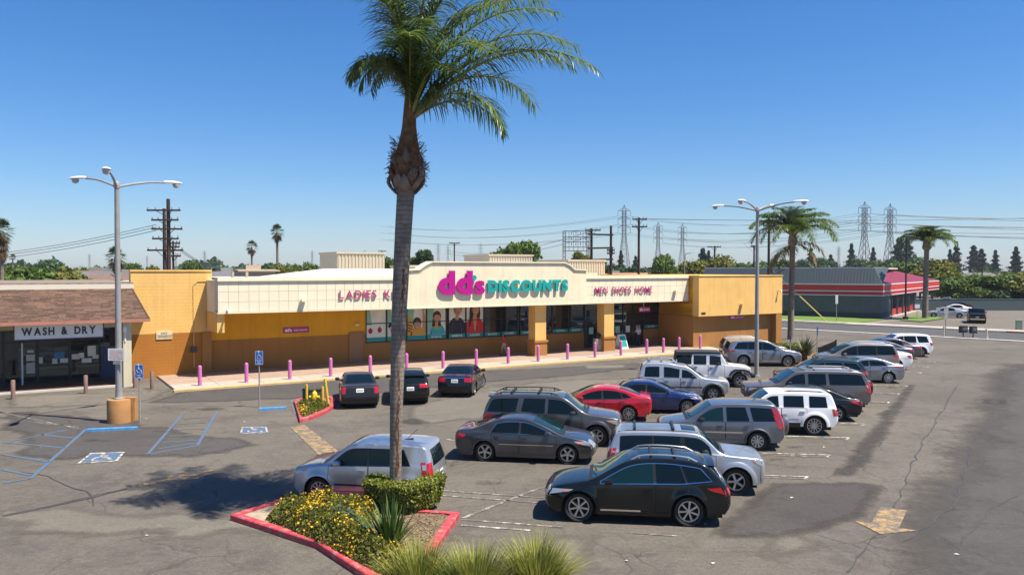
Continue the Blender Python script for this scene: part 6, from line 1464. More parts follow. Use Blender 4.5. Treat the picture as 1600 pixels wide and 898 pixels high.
# three cars standing with their tails to the camera in front of the store
sp = sedan(L=4.86, W=1.79, H=1.47, wb=2.8, fo=.98, boot=1.08, hood=.93, rear_v=.80, tail=(.72, 1.02, .16, .76), plate_z=.86, rbumper=(.26, .40, BLACKTRIM), tops=(1.2, 2.15, 3.3, 4.16), taillens=REDLENS,
    prof=[(.16, .20), (.03, .34), (0, .50), (.05, .66), (.28, .82), (.75, .90), (1.2, .98), (1.8, 1.30), (2.3, 1.44), (2.7, 1.47), (3.2, 1.44), (3.65, 1.32), (4.2, 1.10), (4.5, 1.08), (4.74, 1.04), (4.80, .86), (4.84, .66), (4.86, .55), (4.82, .40), (4.72, .25)])
V('parked_car', sp, 'older black saloon seen from behind, beside the small planter with the hydrant', paint('soft_black', (.018, .018, .02), .35, .34), G(589, 633), 103, 'rear', 'right')
CH = CH
CHRP = [(.14, .24), (.02, .40), (0, .58), (.06, .78), (.3, .90), (.9, .98), (1.15, 1.04), (1.65, 1.36), (2.0, 1.51), (2.4, 1.56), (3.0, 1.55), (3.5, 1.47), (3.85, 1.38), (4.12, 1.16), (4.28, 1.02), (4.37, .9), (4.40, .68), (4.36, .46), (4.24, .32)]
sp = suv(4.40, 1.80, 1.56, 2.64, .9, .35, .94, CHRP, [(0, .78), (1.15, .96), (3.2, 1.02), (4.0, 1.14), (4.4, 1.08)], [(1.4, 1.4, 2.4, 2.38), (2.48, 2.46, 3.3, 3.15)], [(1.3, 2.42), (2.44, 3.3)], (1.15, 2.02, 0, 0), (1.04, 1.36), rear_v=.78, rim=.25, wheel='five', tail=(.84, 1.02, .3, .5), spoiler=(3.86, .16, .0), rtail=.22, sill=.27, rbumper=(.34, .62, BLACKTRIM), tumble=.36, flare=.04, plate_z=.80)
V('parked_car', sp, 'black compact crossover seen from behind, half hidden by the palm trunk', paint('black', (.006, .008, .009)), G(667, 629), 100, 'rear', 'right')
sp = sedan(L=4.86, W=1.83, H=1.47, wb=2.775, fo=.98, boot=1.09, tail=(.80, 1.02, .26, .55), lip=1.0, plate_z=.85, steer=R(-30), wheel='twin', rim=.24,
    prof=[(.16, .20), (.03, .34), (0, .50), (.05, .66), (.28, .82), (.75, .90), (1.2, .98), (1.8, 1.30), (2.3, 1.44), (2.7, 1.47), (3.2, 1.44), (3.65, 1.33), (4.2, 1.13), (4.5, 1.11), (4.76, 1.08), (4.82, .88), (4.85, .68), (4.86, .55), (4.82, .40), (4.72, .25)], tops=(1.2, 2.15, 3.3, 4.16))
V('parked_car', sp, 'black saloon seen from behind with its front wheels turned, nearest the striped kerb bay', paint('black_blue', (.008, .011, .016)), G(742, 617.5), 84, 'rear', 'right')

# silver cube-shaped hatchback by the planter
SOUL = [(.12, .24), (.02, .38), (0, .56), (.03, .82), (.14, .96), (.7, 1.05), (1.02, 1.10), (1.42, 1.42), (1.66, 1.60), (1.95, 1.645), (2.8, 1.65), (3.6, 1.63), (3.88, 1.60), (4.0, 1.34), (4.06, 1.05), (4.10, .82), (4.10, .60), (4.07, .44), (3.97, .32)]
sp = suv(4.10, 1.785, 1.62, 2.55, .82, .335, 1.0, SOUL, [(0, .86), (1.0, 1.02), (3.9, 1.10)],
    [(1.22, 1.3, 2.22, 2.20), (2.30, 2.28, 3.42, 3.22)], [(1.12, 2.25), (2.27, 3.2)], (1.02, 1.72, 0, 0), (1.08, 1.50), wheel='twin', rim=.23, rtop=.055, tumble=.16, tail=(.74, 1.20, .13, .84), head=(.74, .94, .34, .62), mould=(.50, .05, BLACKTRIM), sill=.26, flare=.035, rtail=.16, rbumper=(.36, .54, BLACKTRIM), wtop=.085, sillmat=None or paint('silver', (.42, .44, .47)), gl_front=GLASS, rear_v=.72)
sl = V('parked_car', sp, 'silver cube-shaped hatchback parked beside the planter, partly behind the palm', paint('silver', (.42, .44, .47)), G(496, 786), 171, 'front', 'left')
m = MB(); m.bar((-.95, .0, 1.63), (-1.2, .0, 1.66), .05, .04); m.tube([(-1.0, 0, 1.64), (-1.32, 0, 1.93)], .008, 5); m.build('aerial', BLACKTRIM, sl)

# across the street
far = 'cars outside the red-roofed shop'
V('parked_car', sedan(L=5.0, W=1.88, H=1.48, wb=3.05, boot=1.08), 'silver saloon nearest the grass outside the red-roofed shop', paint('pale_silver', (.50, .50, .51)), G(1500, 497), 158, 'rear', 'left', group=far)
V('parked_car', sedan(L=4.8), 'white saloon just beyond the silver saloon outside the red-roofed shop', paint('white', (.78, .78, .79)), G(1508, 491), 158, 'rear', 'left', group=far)
V('parked_car', sedan(L=4.8), 'black saloon beyond the white saloon outside the red-roofed shop', paint('black', (.006, .008, .009)), G(1511, 487.0), 158, 'rear', 'left', group=far)
sp = suv(5.57, 2.0, 1.86, 3.30, .98, .39, 1.14, SUB, [(0, 1.02), (1.5, 1.16), (5.5, 1.18)], [(1.76, 1.85, 2.66, 2.64), (2.80, 2.80, 3.58, 3.55), (3.74, 3.68, 5.30, 5.12)], [(1.62, 2.72), (2.74, 3.66)], (1.46, 2.24, 0, 0), (1.25, 1.66), surround=False)
V('parked_suv', sp, 'long dark blue wagon standing against the grey boundary wall', paint('navy', (.008, .010, .022), .3, .3), G(1524, 482.5), 158, 'rear', 'left', 'suv', group=far)

# pickups
def pickup(pnt, label, pt, heading, which, near, group=None, name='pickup_truck'):
    PK = [(.12, .38), (.02, .5), (0, .66), (.03, 1.0), (.14, 1.10), (.9, 1.14), (1.4, 1.18), (1.75, 1.45), (2.1, 1.70), (2.45, 1.76), (3.0, 1.77), (3.35, 1.74), (3.48, 1.45), (3.58, 1.16), (4.5, 1.14), (5.4, 1.14), (5.68, 1.13), (5.72, .9), (5.72, .64), (5.7, .52), (5.62, .42)]
    sp = suv(5.72, 1.95, 1.77, 3.55, .95, .40, 1.12, PK, [(0, 1.0), (1.5, 1.13), (5.7, 1.13)], [(1.7, 1.8, 2.62, 2.6), (2.72, 2.72, 3.40, 3.34)], [(1.6, 2.66), (2.68, 3.46)], (1.42, 2.14, 3.36, 3.56), (1.2, 1.66), surround=False, rim=.24, tail=(.80, 1.10, .08, .86), rbumper=(.46, .62, CHROME))
    sp.pop('rear_z'); root = V(name, sp, label, pnt, pt, heading, which, near, 'pickup', group)
    m = MB(); m.box(-2.95, -.98, -.78, .78, 1.125, 1.16); m.build('load_bed', BLACKTRIM, root)
    return root
pickup(paint('black', (.006, .008, .009)), 'black pickup truck pulling away from the red-roofed shop, seen from behind', G(1541, 505.3), 62, 'rear', 'right', far)
# ---------------------------------------------------------------- plants
def leafmat(name, col, var=.35, rough=.55, trans=.35, hue=None):
    m = bpy.data.materials.new(name); m.use_nodes = True; nt = m.node_tree; N = nt.nodes; Lk = nt.links; b = N['Principled BSDF']
    g = N.new('ShaderNodeNewGeometry'); rp = N.new('ShaderNodeValToRGB'); cr = rp.color_ramp
    lo = tuple(c * (1 - var) for c in col); hi = tuple(min(1, c * (1 + var)) for c in col)
    if hue: hi = hue
    cr.elements[0].color = (*lo, 1); cr.elements[1].color = (*hi, 1); Lk.new(g.outputs['Random Per Island'], rp.inputs['Fac'])
    Lk.new(rp.outputs['Color'], b.inputs['Base Color']); b.inputs['Roughness'].default_value = rough; b.inputs['Specular IOR Level'].default_value = .35
    t = N.new('ShaderNodeBsdfTranslucent'); Lk.new(rp.outputs['Color'], t.inputs['Color']); mx = N.new('ShaderNodeMixShader'); mx.inputs[0].default_value = trans
    Lk.new(b.outputs[0], mx.inputs[1]); Lk.new(t.outputs[0], mx.inputs[2]); Lk.new(mx.outputs[0], N['Material Output'].inputs[0]); return m
def np_mesh(name, verts, quads, m):
    me = bpy.data.meshes.new(name); n = len(verts); q = len(quads); me.vertices.add(n); me.vertices.foreach_set('co', np.asarray(verts, dtype=np.float32).ravel())
    me.loops.add(q * 4); me.loops.foreach_set('vertex_index', np.asarray(quads, dtype=np.int32).ravel()); me.polygons.add(q); me.polygons.foreach_set('loop_start', np.arange(0, q * 4, 4, dtype=np.int32)); me.polygons.foreach_set('loop_total', np.full(q, 4, dtype=np.int32))
    me.update(calc_edges=True); me.validate(); me.materials.append(m); return me
def leaf_cloud(P, size, seed, flat=0.0, aspect=.55, nrm=None):
    "one small leaf quad at every point of P (n x 3)"
    rg = np.random.default_rng(seed); n = len(P); a = rg.normal(size=(n, 3)); 
    if nrm is not None: a = a * .75 + nrm * 1.0
    a[:, 2] += flat; a /= np.linalg.norm(a, axis=1, keepdims=True) + 1e-9; r = rg.normal(size=(n, 3)); u = np.cross(a, r); u /= np.linalg.norm(u, axis=1, keepdims=True) + 1e-9; v = np.cross(a, u)
    s = size * rg.uniform(.6, 1.35, (n, 1)); u = u * s; v = v * s * aspect
    V4 = np.stack([P - u, P - v * 1.0, P + u, P + v * 1.0], 1).reshape(-1, 3); Q = np.arange(n * 4).reshape(n, 4); return V4, Q
BARK = mat('bark', (.11, .08, .06), .9, var=.3, vscale=6, bump=.6, bscale=12)
LEAFS = dict(mid=leafmat('tree_leaf', (.065, .13, .018), .5, hue=(.14, .22, .03)), dark=leafmat('dark_leaf', (.038, .08, .02), .5), yel=leafmat('yellow_green_leaf', (.13, .15, .02), .45, hue=(.24, .24, .03)), con=leafmat('needles', (.022, .048, .030), .4, .8, .15))
def broad_mesh(seed, m, n=8500, lobes=15, size=.05):
    rg = np.random.default_rng(seed); C = []; 
    for i in range(lobes):
        th = rg.uniform(0, 2 * math.pi); rr = rg.uniform(.15, .68); C.append((rr * math.cos(th), rr * math.sin(th), rg.uniform(.22, .95) * (1 - .35 * rr), rg.uniform(.26, .44)))
    C = np.array(C); idx = rg.integers(0, lobes, n); d = rg.normal(size=(n, 3)); d /= np.linalg.norm(d, axis=1, keepdims=True); d[:, 2] = np.where(d[:, 2] < -.3, -d[:, 2], d[:, 2]); rad = C[idx, 3:4] * rg.uniform(.62, 1.06, (n, 1)) * (1 + .12 * np.sin(d[:, :1] * 9))
    P = C[idx, :3] + d * rad * np.array([1, 1, .85]); V4, Q = leaf_cloud(P, size, seed + 1, .25, .62, d); return np_mesh('crown', V4, Q, m)
def conifer_mesh(seed, m, n=4200):
    rg = np.random.default_rng(seed); z = rg.uniform(.06, 1, n) ** .85; tier = .72 + .28 * np.sin(z * 46 + rg.uniform(0, 6)); th = rg.uniform(0, 2 * math.pi, n); lump = 1 + .35 * np.sin(th * 3 + z * 17 + seed) + .2 * np.sin(th * 5 - z * 31); r = ((.20 + .05 * (seed % 3)) * (1 - z) ** (.6 + .12 * (seed % 4)) + .012) * tier * lump * rg.uniform(.35, 1.05, n)
    P = np.stack([r * np.cos(th), r * np.sin(th), z - .12 * r], 1); V4, Q = leaf_cloud(P, .030, seed + 1, .6, .4); return np_mesh('crown', V4, Q, m)
def trunk_mesh(name, h, r, limbs, seed, m=None):
    b = MB(); q = random.Random(seed); b.tube([(0, 0, -.1), (q.uniform(-.03, .03) * h, 0, h * .5), (q.uniform(-.06, .06) * h, q.uniform(-.05, .05) * h, h)], [r, r * .8, r * .5], 8)
    for i in range(limbs):
        a = q.uniform(0, 6.28); l = q.uniform(.5, .95); z0 = h * q.uniform(.55, .95); b.tube([(0, 0, z0), (math.cos(a) * l * .5, math.sin(a) * l * .5, z0 + .35), (math.cos(a) * l, math.sin(a) * l, z0 + .75 + q.uniform(0, .5))], [r * .45, r * .3, r * .1], 5)
    return b.mesh(name, m or BARK, True)
CROWN = {('mid', i): broad_mesh(10 + i, LEAFS['mid']) for i in range(3)}
CROWN.update({('dark', i): broad_mesh(20 + i, LEAFS['dark']) for i in range(3)}); CROWN.update({('yel', i): broad_mesh(30 + i, LEAFS['yel']) for i in range(2)}); CONE = [conifer_mesh(40 + i, LEAFS['con']) for i in range(4)]
TRK = [trunk_mesh('trunk', 1, .07, 6, 50 + i) for i in range(3)]
tc_ = [0]
def tree(px, Y, top, rad, kind, label, hr=1.0, group=None):
    "broadleaf tree at image column px, Y metres away, top at image row `top`, crown radius in metres"
    X = (px - 800) / FPX * Y; H = CAM_H + (HORIZON - top) / FPX * Y; ch = min(H * .85, rad * 1.55 * hr); i = tc_[0]; tc_[0] += 1
    t = thing('broadleaf_tree', (X, Y, 0), label, 'tree', rnd.uniform(0, 6.28), group)
    zb = H - ch * 1.18; zb = max(zb, .25)
    o = link('trunk', TRK[i % 3], t); o.scale = (max(rad * .6, .5), max(rad * .6, .5), H * .40)
    kk = CROWN[(kind, i % (2 if kind == 'yel' else 3))]; o = link('crown', kk, t, (0, 0, zb)); o.scale = (rad, rad, (H - zb) / 1.22); return t
def conifer(px, Y, top, label, fat=1.0, group=None):
    X = (px - 800) / FPX * Y; H = CAM_H + (HORIZON - top) / FPX * Y; i = tc_[0]; tc_[0] += 1
    t = thing('conifer_tree', (X, Y, 0), label, 'tree', rnd.uniform(0, 6.28), group); o = link('crown', CONE[i % 4], t); o.scale = (H * .85 * fat, H * .85 * fat, H); b = MB(); b.tube([(0, 0, 0), (0, 0, H * .9)], [H * .02, .05], 6); b.build('trunk', BARK, t)
# ---- feather palms
FROND = leafmat('palm_leaf', (.055, .13, .022), .45, .36, .4, (.19, .27, .06)); FROND_D = leafmat('dry_palm_leaf', (.22, .17, .06), .4, .7, .3); RACH = mat('palm_stalk', (.22, .22, .06), .5, var=.2); FIBRE = mat('palm_fibre', (.17, .085, .04), .95, var=.45, vscale=5, bump=.8, bscale=25); BOOTM = mat('palm_boot', (.20, .145, .115), .8, var=.35, vscale=4, bump=.4, bscale=18)
def palm_bark():
    m = mat('palm_bark', (.205, .165, .132), .9, var=.3, vscale=5, bump=.6, bscale=14, dark=(.36, .30, .24), dscale=1.6, damt=.55); nt = m.node_tree; N = nt.nodes; Lk = nt.links
    tc = N.new('ShaderNodeTexCoord'); w = N.new('ShaderNodeTexWave'); w.bands_direction = 'Z'; w.inputs['Scale'].default_value = 2.6; w.inputs['Distortion'].default_value = 2.2; w.inputs['Detail'].default_value = 3; w.inputs['Detail Scale'].default_value = 2.5; Lk.new(tc.outputs['Object'], w.inputs['Vector'])
    r = N.new('ShaderNodeMapRange'); r.inputs[1].default_value = .05; r.inputs[2].default_value = .45; r.inputs[3].default_value = .38; r.inputs[4].default_value = 0; Lk.new(w.outputs['Fac'], r.inputs[0])
    b = N['Principled BSDF'].inputs['Base Color']; mx = N.new('ShaderNodeMix'); mx.data_type = 'RGBA'; Lk.new(r.outputs[0], mx.inputs[0]); Lk.new(b.links[0].from_socket, mx.inputs[6]); mx.inputs[7].default_value = (.05, .04, .035, 1); Lk.new(mx.outputs[2], b); return m
PBARK = palm_bark()
def frond_mesh(L, e0, droop, seed, m, nl=62, ll=.72, lw=.022, dry=False):
    "feather frond along +x, rising at e0 degrees and bending down by droop degrees; plumose leaflets"
    q = random.Random(seed); pts = []; p = Vector((0, 0, 0)); n = 26; tw = q.uniform(-.25, .25)
    for i in range(n + 1):
        f = i / n; pts.append(p.copy()); a = R(e0 - droop * f ** 1.5); p = p + Vector((math.cos(a), tw * f * .6, math.sin(a))).normalized() * L / n
    V_ = []; Q = []
    for k in range(nl):
        f = .14 + .86 * k / (nl - 1); i = min(n - 1, int(f * n)); o = pts[i].lerp(pts[i + 1], f * n - i); d = (pts[i + 1] - pts[i]).normalized(); side = d.cross(Vector((0, 0, 1))).normalized(); up = side.cross(d)
        for sg in (-1, 1):
            l = ll * (min(1, (f - .08) / .22) ** .6) * (1 - .62 * max(0, (f - .45) / .55) ** 1.6) * q.uniform(.75, 1.15); lift = q.uniform(-.25, .75) * (1 - f * .3); fw = q.uniform(.45, .85) + .5 * max(0, f - .75)
            a = (side * sg + up * lift + d * fw).normalized(); sg_ = q.uniform(.35, .85) * (1.3 if dry else 1); pp = [o]; dirv = a
            for s in range(4): pp.append(pp[-1] + dirv * l / 4); dirv = (dirv + Vector((0, 0, -sg_ * .55))).normalized()
            wv = a.cross(Vector((q.uniform(-.3, .3), q.uniform(-.3, .3), 1))).normalized(); wv = wv if wv.length > .1 else Vector((0, 1, 0))
            b0 = len(V_); ws = (lw * .6, lw, lw * .95, lw * .65, .002)
            for c, w in zip(pp, ws): V_ += [tuple(c - wv * w), tuple(c + wv * w)]
            for s in range(4): Q.append((b0 + 2 * s, b0 + 2 * s + 1, b0 + 2 * s + 3, b0 + 2 * s + 2))
    me = np_mesh('frond', V_, Q, m); rm = MB(); rm.tube(pts, [.055 * L / 5 * (1 - .88 * i / n) for i in range(n + 1)], 6); r = rm.mesh('rachis', RACH if not dry else BOOTM, True); return me, r
palm = thing('queen_palm', (-3.09, 21.1, .11), 'tall feather palm rising from the clipped hedge, with a bulging sheath below its crown', 'palm tree')
pk = 1250 / 21.1
def pz(y): return CAM_H + (HORIZON - y) / pk - .11
def pxx(x): return (x - 800) / pk + 3.09
b = MB(); ctl = [(617, 790, .155), (617, 740, .157), (617.5, 690, .158), (619, 620, .176), (621.5, 550, .19), (624, 480, .202), (627, 420, .212), (630.5, 360, .222), (633.5, 312, .228), (635, 296, .25)]
b.tube([(pxx(x), rnd.uniform(-.01, .01), pz(y)) for x, y, r in ctl], [r for *_, r in ctl], 20); b.build('trunk', PBARK, palm, True)
b = MB(); b.tube([(pxx(634), 0, pz(306)), (pxx(635), 0, pz(285)), (pxx(636.5), 0, pz(262)), (pxx(638), 0, pz(240)), (pxx(639), 0, pz(222)), (pxx(640), 0, pz(200)), (pxx(641), 0, pz(170)), (pxx(642), 0, pz(130))], [.20, .33, .37, .33, .25, .19, .16, .11], 16); b.build('fibre_sheath', FIBRE, palm, True)
b = MB(); L_ = []
for k in range(46):
    y = lerp(420, 742, k / 45); t_ = next(((q, p) for q, p in zip(ctl[1:], ctl[:-1]) if q[1] <= y <= p[1]), (ctl[-1], ctl[-2])); f_ = (y - t_[0][1]) / (t_[1][1] - t_[0][1]); r_ = lerp(t_[0][2], t_[1][2], f_) * 1.01; cx0 = pxx(lerp(t_[0][0], t_[1][0], f_)); a_ = -1.15 + .12 * math.sin(k * .5) + rnd.uniform(-.06, .06); w_ = rnd.uniform(.01, .06); L_.append([(cx0 + r_ * math.cos(a_ - w_ / r_), r_ * math.sin(a_ - w_ / r_), pz(y)), (cx0 + r_ * math.cos(a_ + w_ / r_), r_ * math.sin(a_ + w_ / r_), pz(y))])
b.add(*grid_faces(L_)); b.build('bark_split', mat('bark_split', (.10, .045, .025), .95, var=.5, vscale=9), palm)
for i in range(26):
    a = i * 2.4 + rnd.uniform(-.3, .3); lv = i // 9; z0 = pz(306 - lv * 16 - rnd.uniform(0, 8)); l = rnd.uniform(.42, .72); cx = pxx(634.5 + lv * 1.2); rows = []
    for k in range(6):
        f = k / 5; rr = .24 + .26 * math.sin(f * 2.2) - .04 * lv - (.10 * max(0, f - .6)); z = z0 + l * f; w = .19 * (1 - f) ** .7 + .012; c = Vector((cx + math.cos(a) * rr, math.sin(a) * rr, z)); sd = Vector((-math.sin(a), math.cos(a), 0)); out = Vector((math.cos(a), math.sin(a), 0))
        rows.append([c - sd * w - out * .05, c + out * .03, c + sd * w - out * .05])
    bb = MB(); bb.add(*grid_faces(rows)); bb.build('leaf_base', BOOTM if i % 3 else FIBRE, palm, True)
fb = MB()
if True:
    for i in range(420):
        a = rnd.uniform(0, 6.28); y = rnd.uniform(222, 288); rr = max(.16, .42 - .0034 * abs(262 - y)); c = Vector((pxx(637) + math.cos(a) * rr, math.sin(a) * rr, pz(y))); d = Vector((math.cos(a + rnd.uniform(-1, 1)), math.sin(a + rnd.uniform(-1, 1)), rnd.uniform(-.8, 1.2))); fb.bar(c, c + d * rnd.uniform(.08, .22), .012)
    o = fb.build('loose_fibre', FIBRE, palm); o['kind'] = 'stuff'
FR = [(-8, 46, 86, 5.5), (6, 60, 92, 5.5), (-2, 54, 96, 5.0), (-30, 38, 120, 3.2), (20, 52, 110, 4.4), (-18, 68, 92, 5.2), (14, 72, 84, 5.4), (-45, 62, 110, 4.0), (30, 40, 110, 3.2), (40, 74, 70, 5.0), (70, 80, 60, 5.0), (100, 82, 50, 5.0), (-60, 80, 65, 5.0), (-100, 84, 50, 5.0), (-80, 70, 110, 3.6), (130, 86, 60, 5.0), (-130, 86, 60, 5.0), (165, 90, 60, 4.4), (178, 89, 172, 2.6), (202, 88, 178, 2.7), (158, 88, 172, 2.6), (228, 87, 174, 2.6), (140, 87, 170, 2.6), (196, 90, 62, 4.6), (238, 86, 84, 4.0), (262, 77, 140, 3.0), (285, 78, 105, 3.2), (310, 66, 120, 2.8), (120, 77, 130, 3.0), (335, 84, 70, 4.6), (0, 84, 62, 5.2)]
for i, (az, e0, dr, L) in enumerate(FR):
    me, r = frond_mesh(L, e0, dr, 100 + i, FROND, 88, 1.08 if L > 3.15 else .78, .0155); o = link('frond', me, palm, (pxx(641), 0, pz(192) + (.3 if e0 > 70 else 0)), (0, 0, R(az))); link('rachis', r, o)
# two more feather palms
def small_palm(base, h, r, lab, n, L, ll, dry, seed):
    t = thing('queen_palm', base, lab, 'palm tree'); b = MB(); b.tube([(0, 0, 0), (.05, 0, h * .5), (.12, 0, h)], [r, r * .85, r * .8], 12); b.build('trunk', PBARK, t, True); b = MB(); b.lathe([(r * .7, -.4), (r * 1.5, 0), (r * 1.3, .5), (r * .7, 1.2)], (.12, 0, h), 10); b.build('fibre_sheath', BOOTM, t, True)
    q = random.Random(seed); ms = [frond_mesh(L * (.85 + .1 * k), 84 - 16 * k, 88 + 8 * k, seed + k, FROND, 64, ll, .032) for k in range(4)]
    for i in range(n):
        me, rr = ms[i % 4]; o = link('frond', me, t, (.12, 0, h + .6), (0, 0, i * 2.4 + q.uniform(-.2, .2))); link('rachis', rr, o)
    if dry:
        dm = [frond_mesh(L * .75, 5 - 25 * k, 75, seed + 9 + k, FROND_D, 38, ll, .034, True) for k in range(2)]
        for i in range(dry): o = link('frond', dm[i % 2][0], t, (.12, 0, h + .1 - .25 * (i % 3)), (0, 0, i * 1.9)); link('rachis', dm[i % 2][1], o)
    return t
small_palm(G(1236, 530), 8.9, .30, 'feather palm with hanging dry fronds at the right corner of the store', 40, 4.4, 1.05, 6, 300)
small_palm(G(1446, 498), 9.3, .38, 'bushy feather palm in front of the red-roofed shop', 46, 3.7, 1.0, 0, 330)
# fan palms far left
FAN = leafmat('fan_leaf', (.045, .075, .025), .4); FAND = leafmat('dry_fan', (.16, .11, .06), .4, .8)
def fan_crown(seed, m, n, el0, el1, L=1.1):
    q = random.Random(seed); V_ = []; Q = []
    for i in range(n):
        az = q.uniform(0, 6.28); el = R(q.uniform(el0, el1)); st = Vector((math.cos(az) * math.cos(el), math.sin(az) * math.cos(el), math.sin(el))) * .75; sd = Vector((-math.sin(az), math.cos(az), 0)); up = st.normalized().cross(sd)
        for k in range(11):
            a = R(-75 + 15 * k); d = (st.normalized() * math.cos(a) + sd * math.sin(a)).normalized(); e = st + d * L * q.uniform(.75, 1) * (1 - .15 * abs(k - 5) / 5); e.z -= .18 * L; b0 = len(V_); w = up * 0 + sd * .05 * math.cos(a) + st.normalized() * .05 * math.sin(a); V_ += [tuple(st - w * .4), tuple(st + w * .4), tuple(st.lerp(e, .55) + w), tuple(st.lerp(e, .55) - w)]; Q.append((b0, b0 + 1, b0 + 2, b0 + 3)); V_ += [tuple(st.lerp(e, .55) - w), tuple(st.lerp(e, .55) + w), tuple(e + w * .1), tuple(e - w * .1)]; Q.append((b0 + 4, b0 + 5, b0 + 6, b0 + 7))
    return np_mesh('crown', V_, Q, m)
FC = fan_crown(1, FAN, 46, -35, 85); FS = fan_crown(2, FAND, 40, -88, -30)
def fan_palm(px, Y, top, sc, skirt, label):
    X = (px - 800) / FPX * Y; H = CAM_H + (HORIZON - top) / FPX * Y - 1.3 * sc; t = thing('fan_palm', (X, Y, 0), label, 'palm tree', rnd.uniform(0, 6)); b = MB(); b.tube([(0, 0, 0), (.1, 0, H)], [.28 * sc, .2 * sc], 8); b.build('trunk', PBARK, t, True); o = link('crown', FC, t, (.1, 0, H)); o.scale = (sc,) * 3
    for k in range(skirt): o = link('dead_skirt', FS, t, (.1, 0, H - .2 - k * .9 * sc), (0, 0, k)); o.scale = (sc * (.8 - .12 * k),) * 2 + (sc * 1.1,)
fan_palm(2, 78, 343, .82, 3, 'tall fan palm with a shaggy dead skirt at the left edge of the picture'); fan_palm(182, 105, 386, 1.0, 1, 'fan palm behind the left lamp post'); fan_palm(394, 150, 376, .85, 1, 'shorter of the two slim fan palms above the store roof'); fan_palm(434, 140, 351, .95, 1, 'taller of the two slim fan palms above the store roof'); fan_palm(20, 330, 397, 1.1, 0, 'tiny far fan palm beside the skirted palm at the left edge')

# ---- foreground planting
def rnd_poly(poly, n, rg):
    P = np.array([tuple(p)[:2] for p in poly]); lo, hi = P.min(0), P.max(0); out = []
    while len(out) < n:
        c = rg.uniform(lo, hi, (n * 3, 2)); ins = np.zeros(len(c), bool); j = len(P) - 1
        for i in range(len(P)):
            cond = ((P[i, 1] > c[:, 1]) != (P[j, 1] > c[:, 1])) & (c[:, 0] < (P[j, 0] - P[i, 0]) * (c[:, 1] - P[i, 1]) / (P[j, 1] - P[i, 1] + 1e-12) + P[i, 0]); ins ^= cond; j = i
        out += list(c[ins])
    return np.array(out[:n])
SHRUB = leafmat('shrub_leaf', (.085, .115, .018), .5, .6, .3, (.23, .23, .03)); BLOOM = leafmat('yellow_petal', (.72, .42, .01), .25, .6, .2); BLUEG = leafmat('blue_green_leaf', (.10, .19, .13), .3)
rg = np.random.default_rng(5)
sh_poly = [G(*p) for p in ((412, 822), (440, 800), (520, 800), (575, 806), (592, 812), (560, 845), (600, 872), (655, 905), (655, 925), (590, 912), (510, 868), (430, 832))]
def mound(poly, n, hmax, rg, edge=.35, lump=.18):
    P = rnd_poly(poly, n, rg); d = edge_dist(P, poly); h = hmax * np.minimum(1, d / edge) ** .55 * (1 - lump + lump * np.sin(P[:, 0] * 5.1 + 1) * np.sin(P[:, 1] * 4.3) + rg.normal(0, .05, n)); return P, h
cx_ = sum((p for p in sh_poly), Vector()) / len(sh_poly)
fs = thing('flowering_shrub', (cx_.x, cx_.y, .11), 'low spreading shrub covered in small yellow flowers, filling the red-kerbed planter', 'shrub')
def place(P, z, c): return np.stack([P[:, 0] - c.x, P[:, 1] - c.y, z], 1)
P, h = mound(sh_poly, 15000, .60, rg); o = link('foliage', np_mesh('foliage', *leaf_cloud(place(P, h * rg.uniform(.25, 1.0, len(P)) ** .6 - .02, cx_), .042, 9, .5, .45), SHRUB), fs)
P, h = mound(sh_poly, 2300, .66, rg); kp = (np.sin(P[:, 0] * 4.7) + np.sin(P[:, 1] * 6.1 + 2) + rg.normal(0, .7, len(P))) > .55; P, h = P[kp], h[kp]; o = link('blossom', np_mesh('blossom', *leaf_cloud(place(P, h * rg.uniform(.86, 1.06, len(P)), cx_), .029, 10, .9, .8), BLOOM), fs)
P, h = mound([G(*p) for p in ((490, 830), (540, 815), (570, 840), (540, 858))], 380, .62, rg); o = link('blue_sprigs', np_mesh('blue_sprigs', *leaf_cloud(place(P, h * rg.uniform(.85, 1.1, len(P)), cx_), .05, 11, .6, .3), BLUEG), fs)
b = MB(); 
for i in range(60):
    a = Vector(sh_poly[rnd.randrange(len(sh_poly))]).lerp(cx_, rnd.uniform(.2, .9)) - cx_; b.bar(a, a + Vector((rnd.uniform(-.15, .15), rnd.uniform(-.15, .15), rnd.uniform(.3, .5))), .012)
o = b.build('stem', BARK, fs); o['kind'] = 'stuff'
HEDGE = leafmat('hedge_leaf', (.13, .19, .02), .5, .5, .25, (.27, .29, .04))
hc = Vector((-2.88, 21.35, .11)); hg = thing('clipped_hedge', hc, 'clipped round hedge with a flat top around the palm trunk', 'hedge')
n = 15000; th = rg.uniform(0, 2 * math.pi, n); part = rg.uniform(0, 1, n); z = rg.uniform(.02, .66, n); rim = .80 + .24 * (z / .66) ** .6 + .04 * np.sin(th * 4) + .025 * np.sin(th * 9 + 1)
rr = np.where(part < .62, rim * rg.uniform(.90, 1.02, n), np.sqrt(rg.uniform(.04, 1, n)) * 1.03); zz = np.where(part < .62, z, .64 + rg.normal(0, .025, n) - .16 * np.exp(-(rr / .32) ** 2))
Ph = np.stack([rr * np.cos(th), rr * np.sin(th) * .95, zz], 1); nr_ = np.where((part < .62)[:, None], np.stack([np.cos(th), np.sin(th), 0 * th], 1), np.array([[0, 0, 1.0]])); link('foliage', np_mesh('foliage', *leaf_cloud(Ph * np.array([1.03, 1.03, 1.14]), .034, 12, .2, .6, nr_), HEDGE), hg)
b = MB(); b.lathe([(.62, 0), (.86, .4), (.88, .56), (.3, .58)], n=20, cap=False); b.build('inner_twigs', mat('twigs', (.05, .045, .02), .95, var=.4, vscale=8), hg, True)
